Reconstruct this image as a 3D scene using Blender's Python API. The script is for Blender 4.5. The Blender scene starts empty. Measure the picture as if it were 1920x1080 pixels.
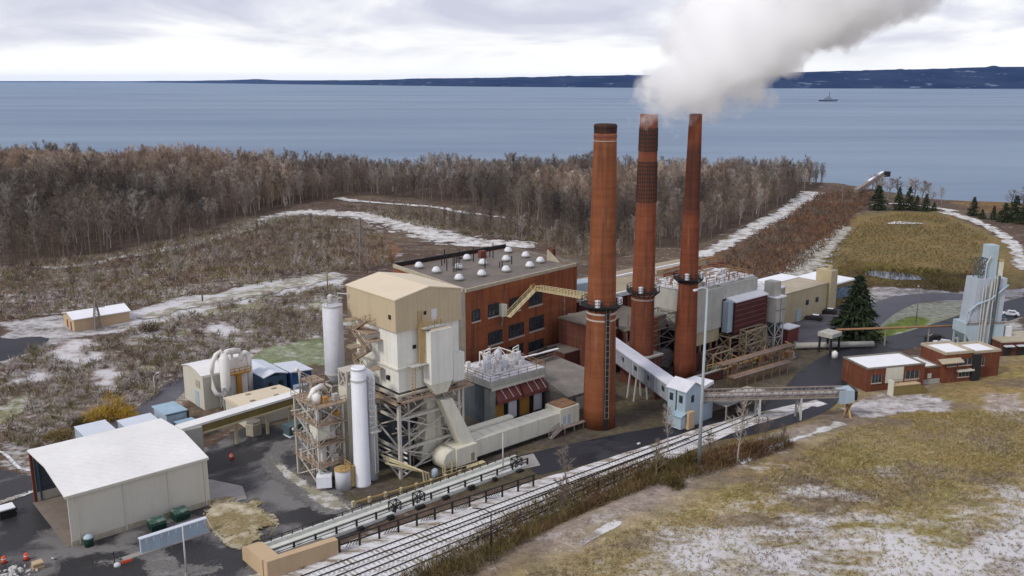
import bpy, math, random
import numpy as np
from mathutils import Vector

# ------------------------------------------------------------------ camera, sky, sun, exposure
SC = bpy.context.scene
COL = SC.collection
F, H = 1700.0, 65.0                       # focal length in pixels of a 1920 wide frame, camera height in metres
PT = math.atan(390 / F); SP, CP = math.sin(PT), math.cos(PT)
cam = bpy.data.cameras.new("camera"); co = bpy.data.objects.new("camera", cam); COL.objects.link(co)
co.location = (0, 0, H); co.rotation_euler = (math.pi / 2 - PT, 0, 0)
cam.sensor_width = 36; cam.lens = 36 * F / 1920; cam.clip_start = 1; cam.clip_end = 120000
SC.camera = co
SC.view_settings.view_transform = 'Standard'; SC.view_settings.look = 'None'
SC.view_settings.exposure = 0.38; SC.view_settings.gamma = 1
SUN_EL, SUN_AZ = math.radians(42), math.radians(232)   # azimuth clockwise from +Y
sd = bpy.data.lights.new("sun", 'SUN'); sd.energy = 1.5; sd.angle = math.radians(10); sd.color = (1, .95, .87)
so = bpy.data.objects.new("sun", sd); COL.objects.link(so)
so.rotation_euler = (math.pi / 2 - SUN_EL, 0, math.pi - SUN_AZ)
W = bpy.data.worlds.new("World"); SC.world = W; W.use_nodes = True
def build_world():
    nt = W.node_tree; N, L = nt.nodes, nt.links
    N.clear()
    out = N.new('ShaderNodeOutputWorld'); bg = N.new('ShaderNodeBackground'); L.new(bg.outputs[0], out.inputs[0])
    sky = N.new('ShaderNodeTexSky'); sky.sky_type = 'NISHITA'; sky.sun_disc = False
    sky.sun_elevation = SUN_EL; sky.sun_rotation = SUN_AZ
    tc = N.new('ShaderNodeTexCoord'); sep = N.new('ShaderNodeSeparateXYZ'); L.new(tc.outputs['Generated'], sep.inputs[0])
    def math_(op, a, b=None, clamp=False):
        n = N.new('ShaderNodeMath'); n.operation = op; n.use_clamp = clamp
        for i, q in enumerate((a, b)):
            if q is None: continue
            if hasattr(q, 'links'): L.new(q, n.inputs[i])
            else: n.inputs[i].default_value = q
        return n.outputs[0]
    z = math_('MAXIMUM', sep.outputs['Z'], 0.0)
    # the overcast deck as a plane: perspective flattens the clouds towards the horizon
    den = math_('ADD', z, 0.2)
    cx = math_('DIVIDE', sep.outputs['X'], den); cy = math_('DIVIDE', sep.outputs['Y'], den)
    cmb = N.new('ShaderNodeCombineXYZ'); L.new(cx, cmb.inputs[0]); L.new(cy, cmb.inputs[1]); cmb.inputs[2].default_value = 3.7
    n1 = N.new('ShaderNodeTexNoise'); n1.inputs['Scale'].default_value = 1.25; n1.inputs['Detail'].default_value = 7; n1.inputs['Roughness'].default_value = .55
    n1.inputs['Distortion'].default_value = .4
    L.new(cmb.outputs[0], n1.inputs['Vector'])
    el = math_('MULTIPLY', z, 5.2)                       # 0 at the horizon, about 0.45 at the frame's top
    lift = math_('SUBTRACT', el, 0.22)
    f = math_('ADD', math_('MULTIPLY', math_('SUBTRACT', n1.outputs[0], .5), 2.4), math_('ADD', lift, .42))
    r = N.new('ShaderNodeValToRGB'); L.new(f, r.inputs[0])
    e = r.color_ramp.elements
    e[0].position = .12; e[0].color = (.93, .925, .91, 1)
    e[1].position = .95; e[1].color = (.50, .51, .61, 1)
    k = e.new(.45); k.color = (.78, .785, .81, 1)
    k = e.new(.66); k.color = (.63, .64, .71, 1)
    g = N.new('ShaderNodeMapRange'); L.new(z, g.inputs[0]); g.inputs[1].default_value = .004; g.inputs[2].default_value = .04
    mh = N.new('ShaderNodeMixRGB'); L.new(g.outputs[0], mh.inputs[0]); mh.inputs[1].default_value = (.93, .93, .91, 1); L.new(r.outputs[0], mh.inputs[2])
    # a share of the clear sky above the deck
    sm = N.new('ShaderNodeMixRGB'); sm.blend_type = 'MULTIPLY'; sm.inputs[0].default_value = 1; L.new(sky.outputs[0], sm.inputs[1]); sm.inputs[2].default_value = (.07, .07, .07, 1)
    mx = N.new('ShaderNodeMixRGB'); mx.inputs[0].default_value = .93; L.new(sm.outputs[0], mx.inputs[1]); L.new(mh.outputs[0], mx.inputs[2])
    L.new(mx.outputs[0], bg.inputs[0]); bg.inputs[1].default_value = 1.0
build_world()
SC.cycles.volume_bounces = 48; SC.cycles.max_bounces = 48; SC.cycles.diffuse_bounces = 3; SC.cycles.transparent_max_bounces = 12

# ------------------------------------------------------------------ plant grid: u runs along the railway, v away from it
TH = math.radians(41); CT, ST = math.cos(TH), math.sin(TH)
def XY(u, v): return u * CT - v * ST, u * ST + v * CT
def UVof(x, y): return x * CT + y * ST, -x * ST + y * CT
RNG = np.random.default_rng(5); random.seed(5)

def sstep(a, b, x):
    t = np.clip((x - a) / (b - a), 0, 1); return t * t * (3 - 2 * t)
_LAT = RNG.random((512, 512))
def vnoise(x, y):
    xi = np.floor(x).astype(int); yi = np.floor(y).astype(int); fx = x - xi; fy = y - yi
    fx = fx * fx * (3 - 2 * fx); fy = fy * fy * (3 - 2 * fy)
    g = lambda i, j: _LAT[i % 512, j % 512]
    return (g(xi, yi) * (1 - fx) + g(xi + 1, yi) * fx) * (1 - fy) + (g(xi, yi + 1) * (1 - fx) + g(xi + 1, yi + 1) * fx) * fy
def fbm(x, y, scale, octv=4, seed=0):
    x = np.asarray(x, float); y = np.asarray(y, float)
    s = 0; a = 1; t = 0; k = 1 / scale
    for o in range(octv):
        s = s + a * vnoise(x * k + 17.3 * seed + 5.1 * o, y * k + 9.7 * seed + 3.3 * o); t += a; a *= .5; k *= 2.03
    return s / t
def shore_y(x):
    xs = np.array([-2000, -500, -100, 150, 212, 236, 300, 420, 2000]); ys = np.array([720, 660, 640, 625, 600, 520, 492, 470, 400])
    return np.interp(x, xs, ys) + 14 * (fbm(x, x * 0, 60, 3, 2) - .5)
def terrain(x, y):
    x = np.asarray(x, float); y = np.asarray(y, float)
    u, v = UVof(x, y)
    # grass hill nearer than the railway
    hill = 2.6 * sstep(91.5, 84, v) * sstep(168, 130, u) + 1.1 * sstep(84, 55, v)
    hill = hill + sstep(90, 80, v) * 1.1 * (fbm(x, y, 16, 4, 1) - .5)
    # wooded bank behind the works
    rise = 4.0 * sstep(186, 232, v) * sstep(190, 120, u)
    z = hill + rise
    rough = sstep(182, 205, v) * sstep(300, 180, u) + sstep(330, 400, y)
    z = z + np.clip(rough, 0, 1) * 1.5 * (fbm(x, y, 22, 4, 3) - .5)
    sy = shore_y(x)
    z = z * sstep(sy, sy - 60, y) - 16 * sstep(sy - 14, sy + 34, y)
    return z
def tz(x, y): return float(terrain(np.array([x]), np.array([y]))[0])
def ground_at(px, py):
    """the point of the ground that a pixel of the 1920 x 1080 photograph shows"""
    a = (px - 960) / F; b = (540 - py) / F
    d = (a, CP + b * SP, -SP + b * CP)
    t = H / -d[2]
    for _ in range(30):
        z = tz(d[0] * t, d[1] * t); t += .6 * ((z - H) / d[2] - t)
    return d[0] * t, d[1] * t, tz(d[0] * t, d[1] * t)
def height_at(py, x, y):
    b = (540 - py) / F
    return H + (-SP + b * CP) / (CP + b * SP) * y
def pix(x, y, z):
    zz = z - H; dep = y * CP - zz * SP; up = y * SP + zz * CP
    dep = np.maximum(dep, 1)
    return 960 + F * x / dep, 540 - F * up / dep
def inpoly(px, py, poly):
    ins = np.zeros(px.shape, bool); n = len(poly)
    for i in range(n):
        x0, y0 = poly[i]; x1, y1 = poly[(i + 1) % n]
        if y0 == y1: continue
        c = ((y0 > py) != (y1 > py)) & (px < (x1 - x0) * (py - y0) / (y1 - y0) + x0)
        ins ^= c
    return ins

def at_px(px_, py_, y):
    a = (px_ - 960) / F; b = (540 - py_) / F; t_ = y / (CP + b * SP); return (a * t_, y, H + (-SP + b * CP) * t_)

# ------------------------------------------------------------------ materials
def _nodes(name):
    m = bpy.data.materials.new(name); m.use_nodes = True
    nt = m.node_tree; return m, nt.nodes, nt.links, nt.nodes['Principled BSDF']
def _noise(N, L, vec, scale, detail=4, rough=.55):
    n = N.new('ShaderNodeTexNoise'); n.inputs['Scale'].default_value = scale; n.inputs['Detail'].default_value = detail
    n.inputs['Roughness'].default_value = rough; L.new(vec, n.inputs['Vector']); return n.outputs[0]
def _map(N, L, vec, s, rot=0):
    n = N.new('ShaderNodeMapping'); n.inputs['Scale'].default_value = s; n.inputs['Rotation'].default_value = (0, 0, rot); L.new(vec, n.inputs['Vector']); return n.outputs[0]
def _range(N, L, v, a, b, c=0, d=1):
    n = N.new('ShaderNodeMapRange'); L.new(v, n.inputs[0])
    for i, q in enumerate((a, b, c, d)): n.inputs[i + 1].default_value = q
    return n.outputs[0]
def _mix(N, L, f, a, b, mode='MIX'):
    n = N.new('ShaderNodeMixRGB'); n.blend_type = mode
    for i, q in enumerate((f, a, b)):
        if hasattr(q, 'links'): L.new(q, n.inputs[i])
        elif isinstance(q, (int, float)): n.inputs[i].default_value = q
        else: n.inputs[i].default_value = (*q, 1)
    return n.outputs[0]
def _math(N, L, op, a, b=None, clamp=False):
    n = N.new('ShaderNodeMath'); n.operation = op; n.use_clamp = clamp
    for i, q in enumerate((a, b)):
        if q is None: continue
        if hasattr(q, 'links'): L.new(q, n.inputs[i])
        else: n.inputs[i].default_value = q
    return n.outputs[0]

def mat(name, c, var=.18, scale=.35, streak=.0, stain=(.16, .10, .06), rough=.75, metal=0, seam=0, bump=.15, spec=.3):
    """painted or bare surface: blotches, fine grain, rain streaks in a stain colour, panel seams"""
    m, N, L, P = _nodes(name)
    tc = N.new('ShaderNodeTexCoord').outputs['Object']
    big = _noise(N, L, tc, scale, 5); fine = _noise(N, L, tc, scale * 9, 4)
    f = _math(N, L, 'ADD', _math(N, L, 'MULTIPLY', big, .65), _math(N, L, 'MULTIPLY', fine, .35))
    f = _range(N, L, f, .3, .7)
    lo = tuple(q * (1 - var) for q in c); hi = tuple(min(1, q * (1 + var * .6)) for q in c)
    col = _mix(N, L, f, lo, hi)
    if streak:
        s = _noise(N, L, _map(N, L, tc, (1.1, 1.1, .07)), .9, 5, .6)
        col = _mix(N, L, _range(N, L, s, .5, .78, 0, streak), col, stain)
    if seam:
        sp = N.new('ShaderNodeSeparateXYZ'); L.new(tc, sp.inputs[0])
        a = _math(N, L, 'FRACT', _math(N, L, 'DIVIDE', _math(N, L, 'ADD', sp.outputs[0], sp.outputs[1]), seam))
        a = _math(N, L, 'LESS_THAN', a, .09)
        col = _mix(N, L, _math(N, L, 'MULTIPLY', a, .17), col, tuple(q * .45 for q in c))
    L.new(col, P.inputs['Base Color'])
    P.inputs['Roughness'].default_value = rough; P.inputs['Metallic'].default_value = metal
    P.inputs['Specular IOR Level'].default_value = spec
    if bump:
        b = N.new('ShaderNodeBump'); b.inputs['Strength'].default_value = bump; b.inputs['Distance'].default_value = .1
        L.new(fine, b.inputs['Height']); L.new(b.outputs[0], P.inputs['Normal'])
    return m

def brick_mat(name, c=(.30, .085, .033), soot=()):
    """red brick: courses, lighter and darker lifts, damp streaks; soot = (z0, z1, strength) bands of smoke staining"""
    m, N, L, P = _nodes(name)
    tc = N.new('ShaderNodeTexCoord').outputs['Object']
    band = _noise(N, L, _map(N, L, tc, (.05, .05, 1.3)), .7, 5, .65)
    blot = _noise(N, L, tc, .22, 5, .6); grain = _noise(N, L, tc, 5, 3)
    f = _math(N, L, 'ADD', _math(N, L, 'MULTIPLY', band, .45), _math(N, L, 'ADD', _math(N, L, 'MULTIPLY', blot, .35), _math(N, L, 'MULTIPLY', grain, .2)))
    col = _mix(N, L, _range(N, L, f, .32, .68), tuple(q * .58 for q in c), (c[0] * 1.18, c[1] * 1.42, c[2] * 1.6))
    s = _noise(N, L, _map(N, L, tc, (1, 1, .05)), 1.0, 5, .6)
    col = _mix(N, L, _range(N, L, s, .5, .72, 0, .72), col, (.075, .036, .026))
    s2 = _noise(N, L, _map(N, L, tc, (1, 1, .08)), 1.7, 4, .6)
    col = _mix(N, L, _range(N, L, s2, .58, .8, 0, .42), col, (.36, .25, .18))
    sp = N.new('ShaderNodeSeparateXYZ'); L.new(tc, sp.inputs[0])
    for z0, z1, k in soot:
        up = _range(N, L, sp.outputs[2], z0 - 1.2, z0 + 1.2); dn = _range(N, L, sp.outputs[2], z1 - 1.2, z1 + 1.2, 1, 0)
        w = _math(N, L, 'MULTIPLY', _math(N, L, 'MULTIPLY', up, dn), _range(N, L, s, .25, .6, k * .55, k))
        col = _mix(N, L, w, col, (.035, .02, .018))
    L.new(col, P.inputs['Base Color']); P.inputs['Roughness'].default_value = .9; P.inputs['Specular IOR Level'].default_value = .2
    b = N.new('ShaderNodeBump'); b.inputs['Strength'].default_value = .35; b.inputs['Distance'].default_value = .08
    L.new(grain, b.inputs['Height']); L.new(b.outputs[0], P.inputs['Normal'])
    return m

def asphalt_mat(name, dark=(.022, .021, .025), pale=(.17, .165, .165), wet=.5, sc=.09):
    m, N, L, P = _nodes(name)
    tc = N.new('ShaderNodeTexCoord').outputs['Object']
    d = N.new('ShaderNodeTexNoise'); d.inputs['Scale'].default_value = .05; L.new(tc, d.inputs['Vector'])
    v = N.new('ShaderNodeVectorMath'); v.operation = 'MULTIPLY_ADD'; L.new(d.outputs[1], v.inputs[0]); v.inputs[1].default_value = (22, 22, 0); L.new(tc, v.inputs[2])
    a = _noise(N, L, v.outputs[0], sc, 6, .62); g = _noise(N, L, tc, 3, 4)
    f = _range(N, L, _math(N, L, 'ADD', a, _math(N, L, 'MULTIPLY', _math(N, L, 'SUBTRACT', g, .5), .12)), wet, wet + .1)
    col = _mix(N, L, f, dark, pale)
    col = _mix(N, L, _range(N, L, g, .3, .75, 0, .3), col, tuple(q * .6 for q in pale))
    L.new(col, P.inputs['Base Color']); L.new(_range(N, L, f, 0, 1, .5, .9), P.inputs['Roughness']); P.inputs['Specular IOR Level'].default_value = .25
    return m

def snow_mix_mat(name, base, base2, amount=.5, snow=(.70, .71, .73), sc=.5, stretch=(1, 1, 1), ragged=False):
    """bare ground with thin drifted snow lying on it"""
    m, N, L, P = _nodes(name)
    tc = N.new('ShaderNodeTexCoord').outputs['Object']
    g = _noise(N, L, tc, 2.2, 5, .65); a = _noise(N, L, _map(N, L, tc, stretch), sc, 7, .7)
    col = _mix(N, L, _range(N, L, g, .3, .7), base, base2)
    col = _mix(N, L, _range(N, L, a, .5 + (.5 - amount) * .6 - .07, .5 + (.5 - amount) * .6 + .09), col, snow)
    L.new(col, P.inputs['Base Color']); P.inputs['Roughness'].default_value = .9; P.inputs['Specular IOR Level'].default_value = .2
    b = N.new('ShaderNodeBump'); b.inputs['Strength'].default_value = .5; b.inputs['Distance'].default_value = .15
    L.new(g, b.inputs['Height']); L.new(b.outputs[0], P.inputs['Normal'])
    if ragged:   # the strip frays out into the open ground at both edges
        e = N.new('ShaderNodeAttribute'); e.attribute_name = 'edge'
        big = _noise(N, L, tc, .14, 6, .68)
        k = _math(N, L, 'ADD', _math(N, L, 'MULTIPLY', _math(N, L, 'SUBTRACT', big, .5), 3.4), _math(N, L, 'MULTIPLY', _math(N, L, 'SUBTRACT', g, .5), 1.0))
        L.new(_range(N, L, _math(N, L, 'ADD', e.outputs['Fac'], k), .62, .78, 1, 0), P.inputs['Alpha'])
    return m

def attr_mat(name, sat=1, rough=.95):
    """plants: each clump or tree carries its own colour"""
    m, N, L, P = _nodes(name)
    a = N.new('ShaderNodeAttribute'); a.attribute_name = 'tint'
    L.new(a.outputs['Color'], P.inputs['Base Color']); P.inputs['Roughness'].default_value = rough; P.inputs['Specular IOR Level'].default_value = .1
    return m

def glass_mat(name, c=(.02, .025, .03)):
    m, N, L, P = _nodes(name)
    tc = N.new('ShaderNodeTexCoord').outputs['Object']
    n = _noise(N, L, tc, .9, 3)
    L.new(_mix(N, L, _range(N, L, n, .35, .65), c, tuple(q * 2.6 for q in c)), P.inputs['Base Color'])
    P.inputs['Roughness'].default_value = .12; P.inputs['Specular IOR Level'].default_value = .5
    return m

M = {}
M['white'] = mat('white_siding', (.74, .735, .67), .10, .3, .34, (.42, .36, .26), seam=1.15)
M['cream'] = mat('cream_steel', (.66, .64, .53), .10, .3, .35, (.36, .28, .17), seam=1.5)
M['tan'] = mat('tan_siding', (.50, .415, .275), .09, .25, .28, (.35, .26, .15), seam=.9)
M['tanroof'] = mat('tan_roof', (.68, .585, .43), .07, .2, 0, seam=1.0)
M['shedroof'] = mat('shed_roof', (.80, .79, .755), .13, .12, 0, rough=.6, seam=1.5)
M['shedwall'] = mat('shed_wall', (.58, .555, .47), .06, .2, .22, (.40, .34, .24))
M['stained'] = mat('stained_concrete', (.42, .38, .29), .35, .5, .6, (.18, .14, .09))
M['concrete'] = mat('concrete', (.40, .385, .35), .2, .4, .35, (.18, .15, .12))
M['oldconc'] = mat('old_concrete', (.22, .20, .17), .3, .5, .5, (.07, .06, .05))
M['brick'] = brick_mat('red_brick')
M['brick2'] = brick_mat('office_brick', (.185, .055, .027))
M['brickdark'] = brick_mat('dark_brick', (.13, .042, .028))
M['roofdark'] = mat('tar_roof', (.18, .155, .13), .4, .12, 0, bump=.3)
M['roofsnow'] = snow_mix_mat('snowy_roof', (.30, .28, .26), (.18, .165, .15), .62, sc=.4)
M['snowroof'] = mat('snow_covered_roof', (.83, .84, .86), .06, .4)
M['trimtan'] = mat('parapet_trim', (.44, .38, .28), .2, .5, .3)
M['vent'] = mat('vent_white', (.70, .71, .74), .12, 1.2, .3, (.4, .36, .33), rough=.5)
M['galv'] = mat('galvanised_steel', (.50, .50, .48), .2, .6, .3, (.28, .2, .14), rough=.55)
M['frame'] = mat('frame_steel', (.56, .53, .47), .18, .6, .5, (.30, .17, .08), rough=.7)
M['rust'] = mat('rusty_steel', (.33, .185, .095), .35, .6, .6, (.12, .06, .035))
M['deckbrown'] = mat('deck_brown', (.36, .27, .195), .3, .6, .5, (.14, .09, .06))
M['rustgrey'] = mat('weathered_steel', (.29, .245, .215), .3, .5, .5, (.13, .09, .07))
M['yellow'] = mat('yellow_rail', (.48, .33, .13), .2, .6, .4, (.30, .17, .07))
M['paleyel'] = mat('pale_yellow_steel', (.56, .49, .30), .15, .6, .4, (.30, .2, .1))
M['bluegrey'] = mat('blue_grey_sheet', (.37, .46, .53), .13, .4, .35, (.24, .24, .24), seam=.8)
M['paleblue'] = mat('pale_blue_steel', (.41, .51, .57), .1, .3, .3, (.28, .3, .3), seam=1.6)
M['gallery'] = mat('gallery_sheet', (.29, .315, .36), .2, .4, .5, (.2, .18, .18), seam=1.2)
M['galroof'] = mat('gallery_roof', (.66, .67, .72), .12, .4, .15)
M['bluedark'] = mat('dark_blue_sheet', (.065, .115, .175), .2, .4, .3, (.03, .045, .06), seam=.7)
M['bluebox'] = mat('slate_sheet', (.085, .105, .12), .45, .3, .4, (.22, .19, .15))
M['blueroof'] = mat('blue_roof', (.33, .46, .55), .12, .4, .1, seam=.7)
M['paleroof'] = mat('pale_blue_roof', (.62, .66, .72), .08, .4, .1)
M['silo'] = mat('silo_steel', (.60, .61, .65), .13, .4, .4, (.36, .35, .36), rough=.5)
M['tankwhite'] = mat('tank_white', (.78, .80, .85), .06, .4, .3, (.42, .40, .4), rough=.5)
M['pipewhite'] = mat('pipe_white', (.78, .76, .72), .08, .6, .4, (.45, .38, .3))
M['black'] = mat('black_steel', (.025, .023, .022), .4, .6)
M['darkrail'] = mat('dark_rail', (.035, .033, .032), .3, .6)
M['rubber'] = mat('tyre_rubber', (.02, .02, .02), .2, 1)
M['hood'] = mat('hood_maroon', (.20, .06, .045), .2, .5, .5, (.06, .03, .03))
M['orange'] = mat('rust_orange_panel', (.46, .24, .05), .2, .5, .6, (.2, .08, .03))
M['flap'] = mat('flap_grey', (.62, .63, .66), .1, .6, .4)
M['olive'] = mat('olive_side', (.21, .16, .055), .25, .5, .4, (.08, .06, .03))
M['teal'] = mat('teal_container', (.085, .135, .145), .2, .5, .3)
M['green'] = mat('dumpster_green', (.012, .045, .032), .3, .8)
M['safety'] = mat('safety_orange', (.75, .09, .03), .1, 1)
M['buff'] = mat('buff_wall', (.52, .385, .235), .08, .3, .25, (.36, .25, .15))
M['trench'] = snow_mix_mat('trench_floor', (.44, .45, .42), (.32, .32, .29), .6, snow=(.66, .67, .66), sc=.4)
M['mint'] = mat('pale_green_panel', (.66, .67, .61), .12, .4, .3, (.3, .3, .26), seam=1.9)
M['yellowbld'] = mat('yellow_block', (.50, .425, .27), .16, .3, .35, (.30, .2, .09))
M['palecol'] = mat('pale_sheet', (.44, .44, .40), .24, .4, .65, (.3, .25, .18), seam=1.0)
M['louvre'] = mat('maroon_louvre', (.075, .024, .022), .25, .5, .4, (.04, .02, .02))
M['glass'] = glass_mat('window_glass'); M['glassblue'] = glass_mat('window_glass_blue', (.07, .10, .13))
M['sill'] = mat('window_sill', (.46, .40, .34), .15, 1)
M['wood'] = mat('pole_wood', (.22, .17, .12), .3, 1, .4, (.1, .07, .05))
M['bark'] = mat('bark', (.15, .115, .095), .3, 1.5)
M['asphalt'] = asphalt_mat('yard_asphalt', (.022, .021, .023), (.19, .18, .175), .485)
M['roadmat'] = asphalt_mat('road_asphalt', (.020, .020, .026), (.05, .05, .055), .55)
M['roadgrey'] = asphalt_mat('grey_asphalt', (.09, .085, .10), (.16, .155, .165), .5)
M['ballast'] = snow_mix_mat('snowy_ballast', (.32, .26, .17), (.19, .16, .125), .55, snow=(.68, .67, .68), sc=.42, stretch=(.5, 1.6, 1))
M['sleeper'] = snow_mix_mat('sleepers', (.30, .26, .22), (.40, .36, .32), .78, sc=.6)
M['snowpath'] = snow_mix_mat('snowy_path', (.34, .30, .25), (.22, .185, .15), .58, snow=(.64, .63, .61), sc=.22, ragged=True)
M['lightpath'] = snow_mix_mat('stony_path', (.34, .31, .24), (.22, .20, .14), .45, snow=(.6, .59, .56), sc=.35, ragged=True)
M['island'] = snow_mix_mat('dry_island_grass', (.34, .275, .15), (.14, .11, .045), .42, sc=.2, snow=(.56, .50, .37), ragged=True)
M['pad'] = mat('concrete_pad', (.33, .31, .29), .25, .3)
M['gravel'] = mat('works_gravel', (.125, .105, .092), .45, .4, bump=.5)
M['plant'] = attr_mat('plants')

# ------------------------------------------------------------------ mesh builder (coordinates are u, v, z on the plant grid)
class MB:
    def __init__(s): s.v = []; s.f = []; s.cut = []
    def add(s, vs, fs):
        k = len(s.v); s.cut.append((k, len(s.f))); s.v += [tuple(p) for p in vs]; s.f += [tuple(k + i for i in f) for f in fs]; return s
    def hexa(s, b, t):
        return s.add(list(b) + list(t), [(3, 2, 1, 0), (4, 5, 6, 7), (0, 1, 5, 4), (1, 2, 6, 5), (2, 3, 7, 6), (3, 0, 4, 7)])
    def box(s, u0, u1, v0, v1, z0, z1):
        return s.hexa([(u0, v0, z0), (u1, v0, z0), (u1, v1, z0), (u0, v1, z0)], [(u0, v0, z1), (u1, v0, z1), (u1, v1, z1), (u0, v1, z1)])
    def prism(s, pts, z0, z1):
        n = len(pts)
        return s.add([(a, b, z0) for a, b in pts] + [(a, b, z1) for a, b in pts],
                     [tuple(range(n - 1, -1, -1)), tuple(range(n, 2 * n))] + [(i, (i + 1) % n, n + (i + 1) % n, n + i) for i in range(n)])
    def extrude(s, prof, axis, a, b):
        """profile of (other, z) points pulled along u (axis 0) or v (axis 1)"""
        P = (lambda t, o, z: (t, o, z)) if axis == 0 else (lambda t, o, z: (o, t, z))
        n = len(prof)
        return s.add([P(a, o, z) for o, z in prof] + [P(b, o, z) for o, z in prof],
                     [tuple(range(n - 1, -1, -1)), tuple(range(n, 2 * n))] + [(i, (i + 1) % n, n + (i + 1) % n, n + i) for i in range(n)])
    def bar(s, p, q, w, h=None):
        h = h or w; p = Vector(p); q = Vector(q); d = (q - p)
        if d.length < 1e-6: return s
        d.normalize(); r = d.cross(Vector((0, 0, 1)))
        r = Vector((1, 0, 0)) if r.length < 1e-3 else r.normalized()
        t = r.cross(d); r = r * w / 2; t = t * h / 2
        return s.hexa([p - r - t, p + r - t, p + r + t, p - r + t], [q - r - t, q + r - t, q + r + t, q - r + t])
    def tube(s, pts, r, n=8, r2=None):
        pts = [Vector(p) for p in pts]; m = len(pts); rings = []
        for i, p in enumerate(pts):
            d = (pts[min(i + 1, m - 1)] - pts[max(i - 1, 0)]).normalized()
            a = d.cross(Vector((0, 0, 1)));  a = Vector((1, 0, 0)) if a.length < 1e-3 else a.normalized()
            b = a.cross(d); rr = r if r2 is None else r + (r2 - r) * i / (m - 1)
            rings.append([p + rr * (a * math.cos(2 * math.pi * k / n) + b * math.sin(2 * math.pi * k / n)) for k in range(n)])
        vs = [q for R in rings for q in R]
        fs = [(i * n + k, i * n + (k + 1) % n, (i + 1) * n + (k + 1) % n, (i + 1) * n + k) for i in range(m - 1) for k in range(n)]
        fs += [tuple(range(n - 1, -1, -1)), tuple((m - 1) * n + k for k in range(n))]
        return s.add(vs, fs)
    def lathe(s, u, v, prof, n=24):
        m = len(prof)
        vs = [(u + r * math.cos(2 * math.pi * k / n), v + r * math.sin(2 * math.pi * k / n), z) for z, r in prof for k in range(n)]
        fs = [(i * n + k, i * n + (k + 1) % n, (i + 1) * n + (k + 1) % n, (i + 1) * n + k) for i in range(m - 1) for k in range(n)]
        fs += [tuple(range(n - 1, -1, -1)), tuple((m - 1) * n + k for k in range(n))]
        return s.add(vs, fs)
    def rail(s, pts, h=1.05, w=.06, step=2.0):
        """handrail: top and mid rail on posts"""
        for p, q in zip(pts, pts[1:]):
            P, Q = Vector(p), Vector(q); n = max(1, int((Q - P).length / step))
            for k in range(n + 1):
                a = P.lerp(Q, k / n); s.bar(a, a + Vector((0, 0, h)), w)
            for hh in (h, h * .5): s.bar(P + Vector((0, 0, hh)), Q + Vector((0, 0, hh)), w)
        return s
    def steel(s, u0, u1, v0, v1, zs, w=.35, brace=.18, sides='fblr'):
        """braced frame: four columns, a beam ring at each level, crossed braces in each bay"""
        c = [(u0, v0), (u1, v0), (u1, v1), (u0, v1)]
        for a, b in c: s.box(a - w / 2, a + w / 2, b - w / 2, b + w / 2, zs[0], zs[-1])
        for i, z in enumerate(zs[1:]):
            for k in range(4):
                a, b = c[k], c[(k + 1) % 4]; s.bar((*a, z - w * .4), (*b, z - w * .4), w * .8)
                if 'frbl'[k] in sides:
                    s.bar((*a, zs[i]), (*b, z), brace); s.bar((*b, zs[i]), (*a, z), brace)
        return s
    def ladder(s, u, v, z0, z1, w=.5, axis=0):
        d = (w / 2, 0) if axis == 0 else (0, w / 2)
        for k in (-1, 1): s.bar((u + k * d[0], v + k * d[1], z0), (u + k * d[0], v + k * d[1], z1), .09)
        z = z0
        while z < z1:
            s.bar((u - d[0], v - d[1], z), (u + d[0], v + d[1], z), .06); z += .6
        return s

def mesh_of(name, mb, m, base, smooth=False):
    me = bpy.data.meshes.new(name)
    u0, v0, z0 = base
    me.from_pydata([(a - u0, b - v0, c - z0) for a, b, c in mb.v], [], mb.f); me.update()
    me.materials.append(m)
    if smooth:
        me.polygons.foreach_set('use_smooth', [len(p.vertices) < 5 for p in me.polygons])
    return me
BASE = {}
def tag(o, label=None, cat=None, group=None, kind=None):
    if label: o['label'] = label
    if cat: o['category'] = cat
    if group: o['group'] = group
    if kind: o['kind'] = kind
    return o
def thing(name, label, cat, base, group=None, rot=0):
    o = bpy.data.objects.new(name, None); COL.objects.link(o)
    x, y = XY(base[0], base[1]); o.location = (x, y, base[2]); o.rotation_euler = (0, 0, TH + rot); o.empty_display_size = .5
    BASE[o.name] = base
    return tag(o, label, cat, group)
def part(name, mb, m, parent, smooth=False, label=None):
    b = BASE[parent.name]
    o = bpy.data.objects.new(name, mesh_of(name, mb, m, b, smooth)); COL.objects.link(o); o.parent = parent
    BASE[o.name] = b
    if label: o['label'] = label
    return o
def part_each(name, mb, m, parent, per=1, smooth=False):
    """every piece (or every `per` pieces) of the builder becomes a part of its own"""
    c = mb.cut + [(len(mb.v), len(mb.f))]
    for i in range(0, len(mb.cut), per):
        a, b = c[i], c[min(i + per, len(mb.cut))]; q = MB(); q.v = mb.v[a[0]:b[0]]; q.f = [tuple(k - a[0] for k in f) for f in mb.f[a[1]:b[1]]]
        part(name, q, m, parent, smooth)
def solo(name, label, cat, mb, m, base, group=None, smooth=False, kind=None):
    o = bpy.data.objects.new(name, mesh_of(name, mb, m, base, smooth)); COL.objects.link(o)
    x, y = XY(base[0], base[1]); o.location = (x, y, base[2]); o.rotation_euler = (0, 0, TH)
    BASE[o.name] = base
    return tag(o, label, cat, group, kind)
def dup(root, u, v, z, rot=0, label=None):
    def cp(o, par):
        c = o.copy(); COL.objects.link(c)
        if par: c.parent = par
        for ch in list(o.children): cp(ch, c)
        return c
    r = cp(root, None); r.scale = root.scale; x, y = XY(u, v); r.location = (x, y, z); r.rotation_euler = (0, 0, TH + rot)
    if label: r['label'] = label
    return r
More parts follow.
